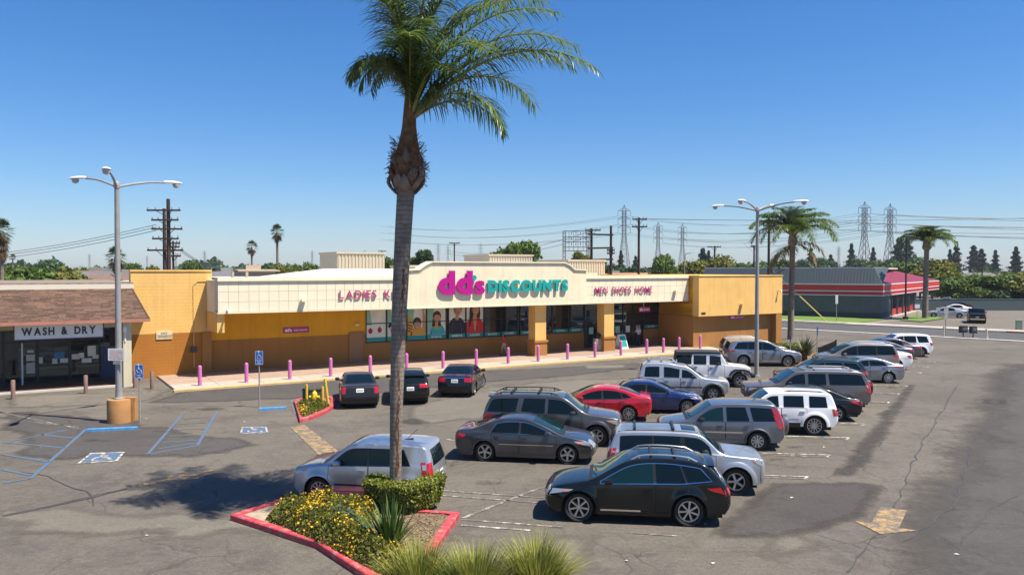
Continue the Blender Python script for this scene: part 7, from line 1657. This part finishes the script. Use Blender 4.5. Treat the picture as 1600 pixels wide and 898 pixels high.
def blades(name, m, n, L, w, spread, seed, base=.05, droop=.5, fold=True, lean=1.0):
    q = random.Random(seed); V_ = []; Q = []
    for i in range(n):
        az = q.uniform(0, 6.28); ti = R(q.uniform(2, spread)); l = L * q.uniform(.65, 1.1); d = Vector((math.cos(az) * math.sin(ti), math.sin(az) * math.sin(ti), math.cos(ti))); p = Vector((math.cos(az) * base * q.uniform(0, 1), math.sin(az) * base * q.uniform(0, 1), 0)); sd = Vector((-math.sin(az + q.uniform(-.5, .5)), math.cos(az), 0)); b0 = len(V_); S = 5
        for s in range(S + 1):
            f = s / S; ww = w * (.75 + .6 * f if f < .4 else 1.0 * (1 - f) / .6 + .02); V_ += [tuple(p - sd * ww), tuple(p + sd * ww)]; p = p + d * l / S; d = (d + Vector((math.cos(az), math.sin(az), -1)) * droop * f * .35).normalized()
        for s in range(S): Q.append((b0 + 2 * s, b0 + 2 * s + 1, b0 + 2 * s + 3, b0 + 2 * s + 2))
    return np_mesh(name, V_, Q, m)
BLADE = leafmat('broad_blade', (.045, .12, .018), .45, .4, .25, (.13, .20, .05)); TUFT = leafmat('tuft_blade', (.20, .24, .03), .45, .6, .3, (.42, .42, .10)); TUFT2 = leafmat('green_tuft_blade', (.07, .15, .02), .4)
def bladed(name, loc, label, cat, m, *a, **k):
    t = thing(name, loc, label, cat); link('blades', blades('blades', m, *a, **k), t); b = MB(); b.lathe([(.12, -.02), (.10, .1), (.001, .16)], n=8); b.build('crown_base', mat('twigs', (.05, .045, .02)), t); return t
bladed('strap_leaf_plant', G(610, 866) + Vector((0, 0, .11)), 'dark green strap-leaved plant in front of the clipped hedge', 'plant', BLADE, 85, 1.15, .046, 62, 61, .16, .30)
for px, py, s, lb in ((655, 925, 1, 'tufted yellow-green grass clump, left of the three at the bottom edge'), (742, 930, .97, 'tufted yellow-green grass clump, middle of the three at the bottom edge'), (838, 922, 1.08, 'tufted yellow-green grass clump, right and largest of the three at the bottom edge')):
    t = bladed('grass_clump', G(px, py), lb, 'grass clump', TUFT, 1100, 1.06 * s, .0095, 64, px, .38, .62)
    link('green_blades', blades('green_blades', TUFT2, 220, .8 * s, .009, 50, px + 1, .3, .5), t)
bladed('grass_clump', G(700, 940), 'small plain green grass tuft between the two left grass clumps', 'grass clump', TUFT2, 300, .62, .010, 50, 71, .2, .5)
# small planter by the hydrant
c2 = sum((p for p in [G(*q) for q in ((463, 640), (470, 656), (495, 648), (513, 640), (500, 634))]), Vector()) / 5; t = thing('low_shrub', (c2.x, c2.y, .11), 'patchy low shrub with a few yellow flowers in the hydrant planter', 'shrub'); pl = [G(*q) for q in ((461, 637), (469, 657), (495, 650), (515, 641), (508, 634))]
P, h = mound(pl, 2600, .34, rg, .3); link('foliage', np_mesh('foliage', *leaf_cloud(place(P, h * rg.uniform(.2, 1, len(P)), c2), .05, 13, .5, .5), SHRUB), t); P, h = mound(pl[:3], 120, .36, rg, .3); link('blossom', np_mesh('blossom', *leaf_cloud(place(P, h, c2), .04, 14, .9, .8), BLOOM), t)
# spiky plant and hedge by the ramp
t = bladed('spiky_plant', G(1258, 566) + Vector((0, 0, .55)), 'spiky yucca-like plant on a short stump beside the dark slatted fence', 'plant', leafmat('yucca_leaf', (.035, .065, .018), .5, .5, .2, (.14, .15, .05)), 110, 1.45, .045, 78, 77, .1, .18); b = MB(); b.tube([(0, 0, -.5), (0, 0, .1)], [.22, .18], 10); b.build('stump', FIBRE, t, True)
for q, lb in (((1237, 556), 'small clipped hedge behind the spiky plant'), ):
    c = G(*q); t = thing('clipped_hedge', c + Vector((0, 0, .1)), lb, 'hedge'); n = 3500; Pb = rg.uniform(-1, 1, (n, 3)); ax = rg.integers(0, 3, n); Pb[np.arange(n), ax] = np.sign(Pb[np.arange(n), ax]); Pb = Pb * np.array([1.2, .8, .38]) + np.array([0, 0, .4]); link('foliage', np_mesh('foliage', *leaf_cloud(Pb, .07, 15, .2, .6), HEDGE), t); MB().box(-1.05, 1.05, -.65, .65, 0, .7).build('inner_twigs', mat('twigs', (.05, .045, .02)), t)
# trees beyond
NEAR = 'trees behind the store and laundry'
for a in ((5, 92, 409, 5.5, 'yel', 'yellow-green tree at the far left, behind the laundry roof'), (38, 84, 406, 5.0, 'mid', 'green tree behind the laundry roof, second from the left edge'), (70, 90, 411, 5.0, 'mid', 'broad green tree above the middle of the laundry roof'), (100, 88, 418, 4.5, 'yel', 'low yellow-green tree beside the brown house roofs'), (60, 130, 407, 7, 'dark', 'dark tree beyond the laundry trees'), (120, 150, 409, 7, 'mid', 'green tree far behind the brown house roofs'), (204, 128, 404, 2.4, 'mid', 'green tree just right of the left lamp post'), (170, 170, 413, 7, 'dark', 'dark tree between the lamp post and the house roofs'), (300, 150, 404, 2.6, 'mid', 'small tree right of the stacked utility poles'), (244, 140, 414, 2.5, 'yel', 'yellow-green tree at the foot of the stacked utility poles'), (345, 200, 415, 8, 'dark', 'low dark tree right of the utility poles, above the grey roof'), (440, 118, 412, 3.2, 'yel', 'yellow-green tree left of the beige roof box'), (472, 124, 401, 3.6, 'mid', 'green tree directly left of the beige roof box'), (420, 150, 409, 6, 'dark', 'dark tree behind the two slim fan palms'), (607, 120, 399, 2, 'mid', 'green tree between the beige roof box and the palm trunk'), (663, 120, 382, 2.1, 'dark', 'round dark tree just right of the palm trunk'), (645, 130, 398, 2, 'mid', 'lighter green tree peeping from behind the palm trunk'), (812, 112, 366, 3.9, 'mid', 'large spreading tree above the store sign'), (906, 130, 391, 2.0, 'yel', 'yellow-green tree in front of the steel gantry'), (1035, 140, 391, 4.2, 'mid', 'green tree behind the MEN SHOES HOME lettering'), (1085, 150, 404, 6, 'yel', 'yellow-green tree left of the slim utility pole'), (1130, 150, 399, 6.5, 'yel', 'yellow-green tree right of the slim utility pole'), (1175, 160, 403, 7, 'mid', 'green tree left of the right lamp post'), (1210, 170, 404, 8, 'dark', 'dark tree behind the right lamp post'), (985, 170, 404, 6, 'dark', 'dark tree behind the tall twin-arm utility pole'), (960, 180, 408, 7, 'dark', 'dark tree at the foot of the lattice tower')):
    tree(*a[:5], a[5], group=NEAR)
RT = 'trees beyond the grey boundary wall'
for a in ((1418, 190, 402, 10, 'mid', 'green tree just above the shop roof, left of the bushy palm'), (1475, 165, 405, 9, 'yel', 'yellow-green tree between the bushy palm and the wall'), (1500, 150, 428, 6, 'mid', 'low green tree behind the boundary wall, left of the wide tree'), (1525, 152, 421, 8, 'mid', 'wide green tree behind the boundary wall'), (1562, 150, 430, 7, 'dark', 'dark green tree behind the boundary wall, second from the right edge'), (1598, 148, 426, 7, 'yel', 'yellow-green tree behind the boundary wall at the right edge'), (1570, 260, 420, 9, 'mid', 'green tree far behind the boundary wall, under the conifers')):
    tree(*a[:5], a[5], hr=.9, group=RT)
for k, a in enumerate(((1098, 300, 388, 1.3, 'bluish conifer left of the slim utility pole'), (1107, 320, 392, 1.2, 'bluish conifer just left of the slim utility pole, shorter'), (970, 330, 392, 1.1, 'dark conifer at the foot of the left lattice tower'), (993, 360, 400, 1.0, 'small dark conifer right of the left lattice tower'), (1267, 420, 388, 1.0, 'bluish conifer right of the store corner palm'), (1330, 420, 381, 1.2, 'bluish conifer left of the tall lattice pair'), (1364, 430, 387, 1.2, 'bluish conifer between the tall lattice pair'), (1404, 420, 372, 1.2, 'tall bluish conifer right of the tall lattice pair'), (1417, 430, 375, 1.3, 'tall bluish conifer left of the bushy palm'), (1484, 420, 390, 1.2, 'bluish conifer right of the bushy palm, shorter of two'), (1494, 420, 378, 1.1, 'bluish conifer right of the bushy palm, taller of two'), (1521, 430, 384, 1.3, 'bluish conifer left of the lone pair by the right edge'), (1533, 430, 389, 1.3, 'shorter bluish conifer beside the one left of the right-edge pair'), (1555, 430, 391, 1.3, 'bluish conifer second from the right edge'), (1587, 420, 386, 1.5, 'bluish conifer at the right edge'), (1298, 430, 398, 1.1, 'small bluish conifer above the grey metal roof'))): conifer(a[0], a[1], a[2], a[4], a[3], 'conifers on the horizon')
for k, (px, top, rad) in enumerate(((1290, 400, 9), (1345, 402, 10), (1385, 396, 10), (1440, 400, 11), (1250, 404, 9))): tree(px, 380, top, rad, 'dark', ('dark tree above the left end of the grey metal roof', 'dark tree at the foot of the left tall lattice tower', 'dark tree at the foot of the right tall lattice tower', 'dark tree behind the bushy palm', 'dark tree right of the store corner palm')[k], group='conifers on the horizon')
# far wood line that closes the horizon
NB = 26000; rgx = np.random.default_rng(77); az = rgx.uniform(-.75, .75, NB); dist = rgx.uniform(480, 760, NB); hh = 8.5 + 3 * np.sin(az * 31) + 2.0 * np.sin(az * 83 + 1) + 1.6 * np.sin(az * 190); Pw = np.stack([dist * np.sin(az), dist * np.cos(az), rgx.uniform(0, 1, NB) ** .8 * hh], 1)
o = link('far_woods', np_mesh('far_woods', *leaf_cloud(Pw, 1.5, 78, .3, .7), LEAFS['dark'])); o['kind'] = 'stuff'

# fallen leaves and twigs on the planter soil
lt = rnd_poly([G(*p) for p in ((585, 806), (700, 815), (680, 850), (650, 900), (600, 860))], 700, rg); Pl = np.stack([lt[:, 0], lt[:, 1], np.full(len(lt), .125) + rg.uniform(0, .02, len(lt))], 1)
o = link('leaf_litter', np_mesh('leaf_litter', *leaf_cloud(Pl, .035, 91, 2.0, .5), leafmat('dead_leaf', (.22, .15, .08), .5, .8, .1))); o['kind'] = 'stuff'
tw = MB()
for i in range(46):
    p = Vector((*lt[i * 9], .13)); a = rnd.uniform(0, 6.28); tw.bar(p, p + Vector((math.cos(a), math.sin(a), .02)) * rnd.uniform(.12, .4), .012)
o = tw.build('twig_litter', mat('dry_twig', (.30, .22, .14), .9)); o['kind'] = 'stuff'
# ---------------------------------------------------------------- across the street and on the horizon
GREYW = stucco('grey_block', (.095, .108, .112)); GREYD = stucco('dark_grey_base', (.045, .058, .062)); METAL = mat('slate_metal_roof', (.04, .058, .07), .6, 0.0, var=.06); REDB = mat('red_band', (.50, .03, .02), .5); REDB2 = mat('crimson_band', (.40, .012, .03), .5); REDR = mat('red_roof', (.19, .006, .018), .5, var=.08); WTRIM = mat('white_trim', (.66, .66, .66), .6)
E1 = Vector((math.cos(R(-31)), math.sin(R(-31)), 0)); ks = G(1377, 498)
shop = thing('red_roofed_shop', ks, 'grey shop across the street with red bands, slate metal mansard and red porch roof', 'shop', R(-31))
E2A = R(54) - R(-31)                    # the right side turns away at this angle in the local frame
def e2(d, off=0.0): return Vector((math.cos(E2A) * d + math.sin(E2A) * off, math.sin(E2A) * d - math.cos(E2A) * off, 0))
def quadprism(pts, z0, z1): return MB().prism([p[:2] for p in pts], z0, z1)
WL = 24.0
def qp(name, m, pts, z0, z1, parent=None): return quadprism(pts, z0, z1).build(name, m, parent or shop)
o_ = Vector((0, 0, 0))
qp('wall', GREYW, [Vector((-WL, 0, 0)), o_, e2(6), Vector((-WL, 12, 0))], .75, 3.02); qp('wall_base', GREYD, [Vector((-WL, -.02, 0)), Vector((.02, -.02, 0)), e2(6, .02), Vector((-WL, 12, 0))], 0, .75)
qp('side_wall', GREYW, [e2(5.8, -3.2), e2(46, -3.2), e2(46, -20), e2(5.8, -20)], 0, 3.0)
def band(name, m, z0, z1, out):
    qp(name, m, [Vector((-WL, -out, 0)), Vector((out, -out, 0)), Vector((out, .2, 0)), Vector((-WL, .2, 0))], z0, z1)
    qp(name, m, [Vector((out, -out, 0)), e2(47, out), e2(47, -.4), Vector((out - .5, .2, 0)) + o_], z0 + .002, z1 + .002)
band('trim', WTRIM, 3.00, 3.10, .30); band('band', REDB2, 3.10, 3.54, .27); band('trim', WTRIM, 3.54, 3.66, .30); band('band', REDB, 3.66, 4.44, .27); band('trim', WTRIM, 4.44, 4.58, .30)
m = MB(); m.add([(-WL, -.2, 4.58), (.15, -.2, 4.58), (-1.0, 1.0, 6.75), (-WL, 1.0, 6.75)], [(0, 1, 2, 3)]); ms = m.build('mansard', METAL, shop)
rb = MB().box(-.03, .03, -.03, .0, 0, 2.45).mesh('standing_seam', METAL)
for i in range(58): link('standing_seam', rb, ms, (-WL + .3 + i * .4, -.2, 4.6), (-math.atan2(1.2, 2.15), 0, 0))
m = MB(); a = e2(0); m.add([Vector((.15, -.2, 4.58)), e2(9, -.8) + Vector((0, 0, 6.75)), Vector((-1.0, 1.0, 6.75))], [(0, 1, 2)]); m.build('mansard_return', METAL, shop)
m = MB(); m.add([e2(.4, .25) + Vector((0, 0, 4.59)), e2(46.5, .25) + Vector((0, 0, 4.59)), e2(40, -6.0) + Vector((0, 0, 6.35)), e2(3.5, -3.2) + Vector((0, 0, 6.35))], [(0, 1, 2, 3)]); m.add([e2(.4, .25) + Vector((0, 0, 4.59)), e2(3.5, -3.2) + Vector((0, 0, 6.35)), e2(1.2, -3.0) + Vector((0, 0, 4.6))], [(0, 1, 2)]); m.build('porch_roof', REDR, shop)
qp('roof', mat('pale_roof', (.5, .5, .5), .8), [Vector((-WL, .9, 0)), Vector((-1, .9, 0)), e2(44, -6), e2(44, -24), Vector((-WL, 24, 0))], 6.55, 6.8)
qp('porch_soffit', GREYD, [Vector((.0, .0, 0)), e2(46, .1), e2(46, -3.3), e2(4, -3.3)], 2.94, 3.0)
qp('porch_floor', CONC, [e2(0, .6), e2(46, .6), e2(46, -3.2), e2(5, -3.2)], 0, .1)
for i, d in enumerate((7, 11, 15, 19.5, 24.5, 30, 36, 42)):
    c = e2(d, -.1); MB().box(c.x - .16, c.x + .16, c.y - .16, c.y + .16, .1, 2.94).build('porch_column', GREYW, shop)
    c2_ = e2(d + (2, 2, 2.2, 2.5, 2.7, 3, 3, 3)[i], -.1); r_ = MB(); r_.obox((c2_.x, c2_.y, .6), (2.6, .12, .8), E2A); r_.build('porch_rail', REDB2, shop)
for d in (8, 10, 12.4, 16, 20): c = e2(d, -3.16); r_ = MB(); r_.obox((c.x, c.y, 1.5), (1.5, .06, 2.7), E2A); w = r_.build('glazed_door', MULL, shop); r_ = MB(); r_.obox((c.x + .04, c.y - .02, 1.5), (1.3, .05, 2.4), E2A); r_.build('pane', SHOPG, w)
# boundary wall
bw = thing('boundary_wall', G(1540, 485.2), 'long grey-green block wall along the far car park', 'wall'); MB().box(-14, 60, 0, .2, 0, 1.75).build('panel', mat('grey_green_wall', (.075, .105, .11), .9, var=.06), bw); MB().box(-14.05, 60.05, -.03, .23, 1.75, 1.84).build('cap', mat('grey_green_cap', (.10, .13, .135), .9), bw)
pickup(paint('pale_blue_truck', (.25, .33, .40), .3, .35), 'pale blue pickup partly hidden behind the boundary wall', ((1498 - 800) / FPX * 136, 136, 0), 150, 'rear', 'left', 'vehicles behind the boundary wall')
V('parked_car', sedan(), 'pale grey saloon behind the boundary wall near the right edge', paint('pale_silver', (.50, .50, .51)), ((1562 - 800) / FPX * 136, 136, 0), 165, 'rear', 'left', group='vehicles behind the boundary wall')
# shop's tall black lamp
t = thing('street_lamp', G(1415.5, 500), 'slim black lamp post in front of the red-roofed shop', 'street lamp'); MB().tube([(0, 0, 0), (0, 0, 10.6)], [.13, .09], 8).build('pole', BLACKTRIM, t, True); MB().box(-.35, 1.0, -.2, .2, 10.55, 10.72).build('lamp_head', BLACKTRIM, t); MB().lathe([(.35, 0), (.35, .45), (.001, .46)], n=10).build('base', BLACKTRIM, t)
t = thing('small_sign', G(1418.5+21, 503) if False else G(1433.5, 500.5), 'small white sign on a post on the grass by the red-roofed shop', 'sign'); MB().tube([(0, 0, 0), (0, 0, 1.9)], .04, 6).build('post', GALV, t); MB().box(-.32, .32, -.05, -.02, 1.55, 2.05).build('plate', WHITEL, t)
# guy wire guard by the far lawn
t = thing('guy_wire', G(1292, 502), 'pole guy wire with a yellow guard slanting to the far lawn', 'guy wire'); e = Vector((-9.5, 3, 9.8)); MB().tube([(0, 0, 0), e * .32], .07, 6).build('guard', mat('yellow_guard', (.6, .45, .12), .6), t); MB().tube([e * .3, e], .02, 5).build('cable', GALV, t)
# houses beyond the laundry and the store
def house(px, Y, w, dpt, eave, ridge, rz, wallm, roofm, label, name='house'):
    t = thing(name, ((px - 800) / FPX * Y, Y, 0), label, 'house', R(rz)); MB().box(-w / 2, w / 2, 0, dpt, 0, eave).build('wall', wallm, t); m = MB(); o = .5; m.add([(-w / 2 - o, -o, eave), (w / 2 + o, -o, eave), (w / 2 + o, dpt / 2, ridge), (-w / 2 - o, dpt / 2, ridge), (-w / 2 - o, dpt + o, eave), (w / 2 + o, dpt + o, eave)], [(0, 1, 2, 3), (3, 2, 5, 4), (0, 3, 4), (1, 5, 2)]); m.build('roof', roofm, t); MB().box(-w / 2 - o, w / 2 + o, -o - .04, -o, eave - .2, eave + .02).build('fascia_board', wallm, t); MB().box(-1, 1, dpt * .6, dpt * .6 + .7, ridge - .4, ridge + .6).build('chimney', wallm, t)
    for x in (-w * .3, w * .25): wd = MB().box(x - .7, x + .7, -.04, -.0, eave * .35, eave * .75).build('window', WTRIM, t); MB().box(x - .6, x + .6, -.06, -.04, eave * .38, eave * .72).build('pane', GLASS, wd)
    return t
BR1 = mat('brown_tiles', (.16, .10, .08), .9, var=.2); BR2 = mat('grey_tiles', (.12, .12, .13), .9, var=.2); RT_ = mat('terracotta_tiles', (.30, .16, .11), .9, var=.2); HW = mat('house_wall', (.30, .30, .28), .9)
house(155, 112, 11, 9, 4.4, 6.15, 12, HW, BR2, 'grey-roofed house between the laundry trees and the yellow wall'); house(196, 96, 9, 9, 4.6, 5.9, 20, HW, BR1, 'brown-roofed house just left of the yellow wall'); house(130, 128, 12, 9, 4.8, 6.3, 8, HW, BR1, 'brown-roofed house farther back behind the laundry trees')
house(360, 130, 10, 9, 4.8, 6.2, 25, HW, BR2, 'dark grey roof above the left end of the store'); house(1040, 150, 18, 10, 4.6, 5.9, 10, HW, RT_, 'low terracotta roof above the MEN SHOES HOME lettering'); house(975, 160, 12, 10, 4.6, 5.7, 10, HW, RT_, 'low terracotta roof left of the twin-arm utility pole'); house(1528, 250, 14, 10, 4.5, 5.6, 5, WTRIM, BR2, 'pale low house behind the wide tree'); house(1590, 210, 10, 10, 3.4, 5.0, 5, HW, RT_, 'terracotta-roofed house at the right edge')
house(404, 108, 4.5, 5, 6.4, 6.5, 30, mat('tan_wall', (.45, .36, .26), .9), mat('tan_wall', (.45, .36, .26)), 'small tan rooftop block left of the beige roof box')
# ---- utility poles
WOODP = mat('pole_wood', (.055, .030, .024), .9, var=.3, vscale=3); INS = mat('insulator', (.25, .22, .2), .4); STEELT = mat('tower_steel', (.14, .13, .14), .7, .2)
def at(px, y, Y): return Vector(((px - 800) / FPX * Y, Y, CAM_H + (HORIZON - y) / FPX * Y))
def pole(px, top, Y, arms, label, r=.17, base=0, group='wooden utility poles'):
    b0 = at(px, 422, Y); b0.z = 0; t = thing('utility_pole', b0, label, 'utility pole', group=group); H = at(px, top, Y).z; MB().tube([(0, 0, 0), (0, 0, H)], [r, r * .75], 8).build('pole', WOODP, t, True)
    for (x0, x1, y) in arms:
        a = at(x0, y, Y) - b0; c = at(x1, y, Y) - b0; am = MB(); am.bar(a + Vector((0, -.25, 0)), c + Vector((0, -.25, 0)), .16, .2); mid = (a + c) / 2; am.bar((0, -.25, a.z - .8), a.lerp(c, .25) + Vector((0, -.25, 0)), .06); am.bar((0, -.25, a.z - .8), a.lerp(c, .75) + Vector((0, -.25, 0)), .06); ar = am.build('crossarm', WOODP, t)
        for f in (.03, .25, .75, .97): im = MB(); im.lathe([(.05, 0), (.09, .08), (.05, .16), (.08, .24), (.001, .3)], a.lerp(c, f) + Vector((0, -.25, .08)), 6); im.build('insulator', INS, ar)
    return t
pole(264, 311, 95, [(232, 284, 329), (239, 281, 344), (239, 287, 358), (240, 281, 373)], 'tallest of the stacked utility poles, behind the yellow wall', .30); pole(257.5, 326, 96.5, [(232, 288, 391)], 'slightly shorter utility pole beside the tallest stacked one', .26); pole(271, 376, 101, [(263, 283, 380), (262, 282, 386), (266, 284, 400)], 'short utility pole right of the stacked pair', .16)
pole(924, 357, 128, [(914, 938, 360)], 'utility pole at the left of the braced pole pair', .26); pole(954.5, 353, 128, [(948, 960, 391), (948, 960, 396)], 'utility pole at the right of the braced pole pair', .26)
for y0, y1 in ((366, 367), (388, 387), (406, 405)):
    pass
t = thing('pole_beams', (0, 128, 0), 'three dark beams bracing the pole pair together', 'beam')
for y0, y1 in ((366, 367), (388, 387), (406, 405)): b = MB(); b.bar(at(918, y0, 127.7) - Vector((0, 128, 0)), at(958, y1, 127.7) - Vector((0, 128, 0)), .22, .26); b.build('beam', WOODP, t)
pole(998, 340, 118, [(987.5, 1010, 343), (987, 1010.5, 354.5)], 'tall twin-arm utility pole above the lettering MEN', .22); pole(1116.5, 384, 160, [(1105, 1125.5, 386)], 'slim utility pole between the yellow-green trees', .22); pole(1201, 338, 112, [(1190, 1213, 340), (1191, 1212, 353)], 'dark utility pole just right of the right lamp post', .22); pole(1178, 383, 150, [(1172, 1184, 385)], 'short utility pole just left of the right lamp post', .2)
pole(710, 379, 190, [(702, 719, 380)], 'small utility pole above the left end of the store sign', .2); pole(597, 391, 260, [(591, 604, 392.5)], 'tiny utility pole between the roof box and the palm trunk', .2); pole(1496, 400, 220, [(1491, 1501, 402)], 'small utility pole right of the bushy palm', .2); pole(1534.5, 403, 200, [(1529, 1540, 405)], 'small utility pole beneath the right-edge conifers', .18)
t = thing('street_lamp', at(1069.5, 422, 120) - Vector((0, 0, CAM_H)), 'small white street lamp behind the store, above the lettering HOME', 'street lamp'); MB().tube([(0, 0, 0), (0, 0, 8.6), (.3, 0, 8.9), (1.1, 0, 9.0)], .07, 6).build('pole', GALV, t, True); MB().box(.9, 1.5, -.12, .12, 8.9, 9.06).build('lamp_head', WHITEL, t)
# ---- lattice towers
def tower_mesh(H=45.0, w0=7.5, w1=2.0, arms=(.70, .81, .92), aw=7.5, thick=.18):
    b = MB(); zk = H * .58; W_at = lambda z: lerp(w0, w1, z / zk) / 2 if z < zk else w1 / 2
    zs = [0, .13, .25, .36, .46, .54, .62, .70, .76, .81, .865, .92]; zs = [z * H for z in zs]
    for z0, z1 in zip(zs[:-1], zs[1:]):
        a, c = W_at(z0), W_at(z1); A = [Vector((-a, -a, z0)), Vector((a, -a, z0)), Vector((a, a, z0)), Vector((-a, a, z0))]; C_ = [Vector((-c, -c, z1)), Vector((c, -c, z1)), Vector((c, c, z1)), Vector((-c, c, z1))]
        for i in range(4): b.bar(A[i], C_[i], thick * 1.25); b.bar(A[i], C_[(i + 1) % 4], thick * .7); b.bar(A[(i + 1) % 4], C_[i], thick * .7); b.bar(C_[i], C_[(i + 1) % 4], thick * .7)
    top = Vector((0, 0, H)); c = w1 / 2
    for p in ((-c, -c), (c, -c), (c, c), (-c, c)): b.bar((p[0], p[1], .92 * H), top, thick)
    for f in arms:
        z = f * H
        for sg in (-1, 1):
            e = Vector((sg * aw / 2, 0, z)); 
            for y in (-c, c): b.bar((sg * c, y, z), e, thick * .9); b.bar((sg * c, y, z + H * .035), e, thick * .7)
            b.bar(e, e - Vector((0, 0, 3.2)), thick * 1.0)
    return b.mesh('lattice', STEELT)
TM = tower_mesh()
TW = [(1350, 315, 455, 'nearer of the tall steel lattice towers, left of the pair above the grey shop'), (1390, 318, 465, 'tall steel lattice tower, right of the pair above the grey shop'), (975, 320, 470, 'tall steel lattice tower behind the twin-arm pole, left of the two smaller ones'), (1028, 347, 640, 'smaller lattice tower right of the twin-arm pole, left of two'), (1066, 349, 650, 'smaller lattice tower right of the twin-arm pole, right of two')]
FARW = [(488, 391), (320, 391), (275, 394), (230, 399), (140, 396), (60, 404), (685, 380), (700, 382), (751, 379), (540, 394), (570, 390), (550, 404), (1235, 395), (1310, 384)]
for px, top, Y, lb in TW:
    p = at(px, 422, Y); H = at(px, top, Y).z; t = thing('lattice_tower', (p.x, p.y, 0), lb, 'power tower', R(8)); o = link('lattice', TM, t); o.scale = (H / 45,) * 3
for k, (px, top) in enumerate(FARW):
    Y = 45 * FPX / (422 - top + .0) * .86; p = at(px, 422, Y); H = at(px, top, Y).z; o = link('lattice_tower', TM, None, (p.x, p.y, 0)); o.scale = (H / 45,) * 3; tag(o, 'tiny hazy lattice tower on the far horizon', 'power tower', 'hazy lattice towers on the horizon')
# gantry
t = thing('steel_gantry', (0, 330, 0), 'wide pale steel gantry with hanging insulators above the store roof', 'gantry'); gm = MB(); Yg = 330
for px in (881.5, 918.5):
    a = at(px - 2, 362, Yg); c = at(px + 2, 362, Yg)
    for p in (a, c): gm.bar((p.x, 0, 0), (p.x, 0, p.z), .28)
    for k in range(14): z0, z1 = a.z * k / 14, a.z * (k + 1) / 14; gm.bar((a.x, 0, z0), (c.x, 0, z1), .14); gm.bar((c.x, 0, z0), (a.x, 0, z1), .14)
gm.build('tower_leg', STEELT, t); gm = MB()
for y in (361, 370, 378, 386, 392): a = at(879, y, Yg); c = at(921, y, Yg); gm.bar((a.x, 0, a.z), (c.x, 0, c.z), .3)
for px in (889, 896, 903, 911):
    a = at(px, 361, Yg); c = at(px, 392, Yg); gm.bar((a.x, 0, a.z), (c.x, 0, c.z), .16)
    for y in (362, 371, 379): p = at(px, y, Yg); gm.bar((p.x + 1, 0, p.z), (p.x + 1, 0, p.z - 1.3), .25)
gm.build('beam', STEELT, t)
# ---- wires
WIRE = mat('wire', (.05, .05, .055), .6)
def wire(a, b, sag, label, r=.03, group='overhead power lines', n=18):
    o0 = Vector(a); pts = []
    for k in range(n + 1): f = k / n; p = Vector(a).lerp(Vector(b), f); p.z -= sag * 4 * f * (1 - f); pts.append(p - o0)
    m = MB(); m.tube(pts, r, 4); o = m.build('power_line', WIRE, None, loc=o0); tag(o, label, 'power line', group)
LBL = 'thin dark power line sagging across the sky behind the store'
for dy in (0, 4, 9): wire(at(245, 351 + dy, 94), at(-140, 402 + dy * .8, 150), 1.2, ('topmost', 'middle', 'lowest')[(0, 4, 9).index(dy)] + ' of three lines running left from the stacked utility poles', .035, 'power lines left of the stacked poles')
for k in range(3): wire(at(283, 389 + k * 2, 96), at(350, 416 + k, 170), .8, 'thin line dropping right from the stacked utility poles', .03, 'lines right of the stacked poles')
for lv in (.70, .81, .92):
    for sg in (-1, 1):
        for (px, top, Y), (qx, qtop, QY) in ((TW[0][:3], (2150, 290, 420)), (TW[1][:3], (2250, 300, 425)), (TW[2][:3], (1350, 315, 455)), (TW[3][:3], (1390, 318, 465)), (TW[2][:3], (600, 340, 700))):
            a = at(px, top, Y); b_ = at(qx, qtop, QY); a.z = a.z * lv - 3.2; b_.z = b_.z * lv - 3.2; a.x += sg * 3.7; b_.x += sg * 3.7; wire(a, b_, 6.0, LBL, .075)
for dx in (-10, 10): wire(at(998 + dx, 342, 118), at(2300, 300, 150), 2.0, LBL, .035)
for k, y in enumerate((342, 354)): wire(at(1211, y, 112), at(2300, 330 + 6 * k, 100), 1.6, LBL, .03)
for k, y in enumerate((367, 375)): wire(at(924, y - 6, 128), at(700, 392 + 4 * k, 240), 2, LBL, .035)

# ---------------------------------------------------------------- air
def haze_box():
    b = MB(); b.box(-2500, 2500, -1700, 2700, -1.0, 78); m = bpy.data.materials.new('haze_air'); m.use_nodes = True; N = m.node_tree.nodes; N.remove(N['Principled BSDF'])
    v = N.new('ShaderNodeVolumePrincipled'); v.inputs['Color'].default_value = (.78, .86, 1.0, 1); v.inputs['Density'].default_value = .00013; m.node_tree.links.new(v.outputs[0], N['Material Output'].inputs['Volume'])
    o = b.build('haze', m); o['kind'] = 'stuff'
haze_box()
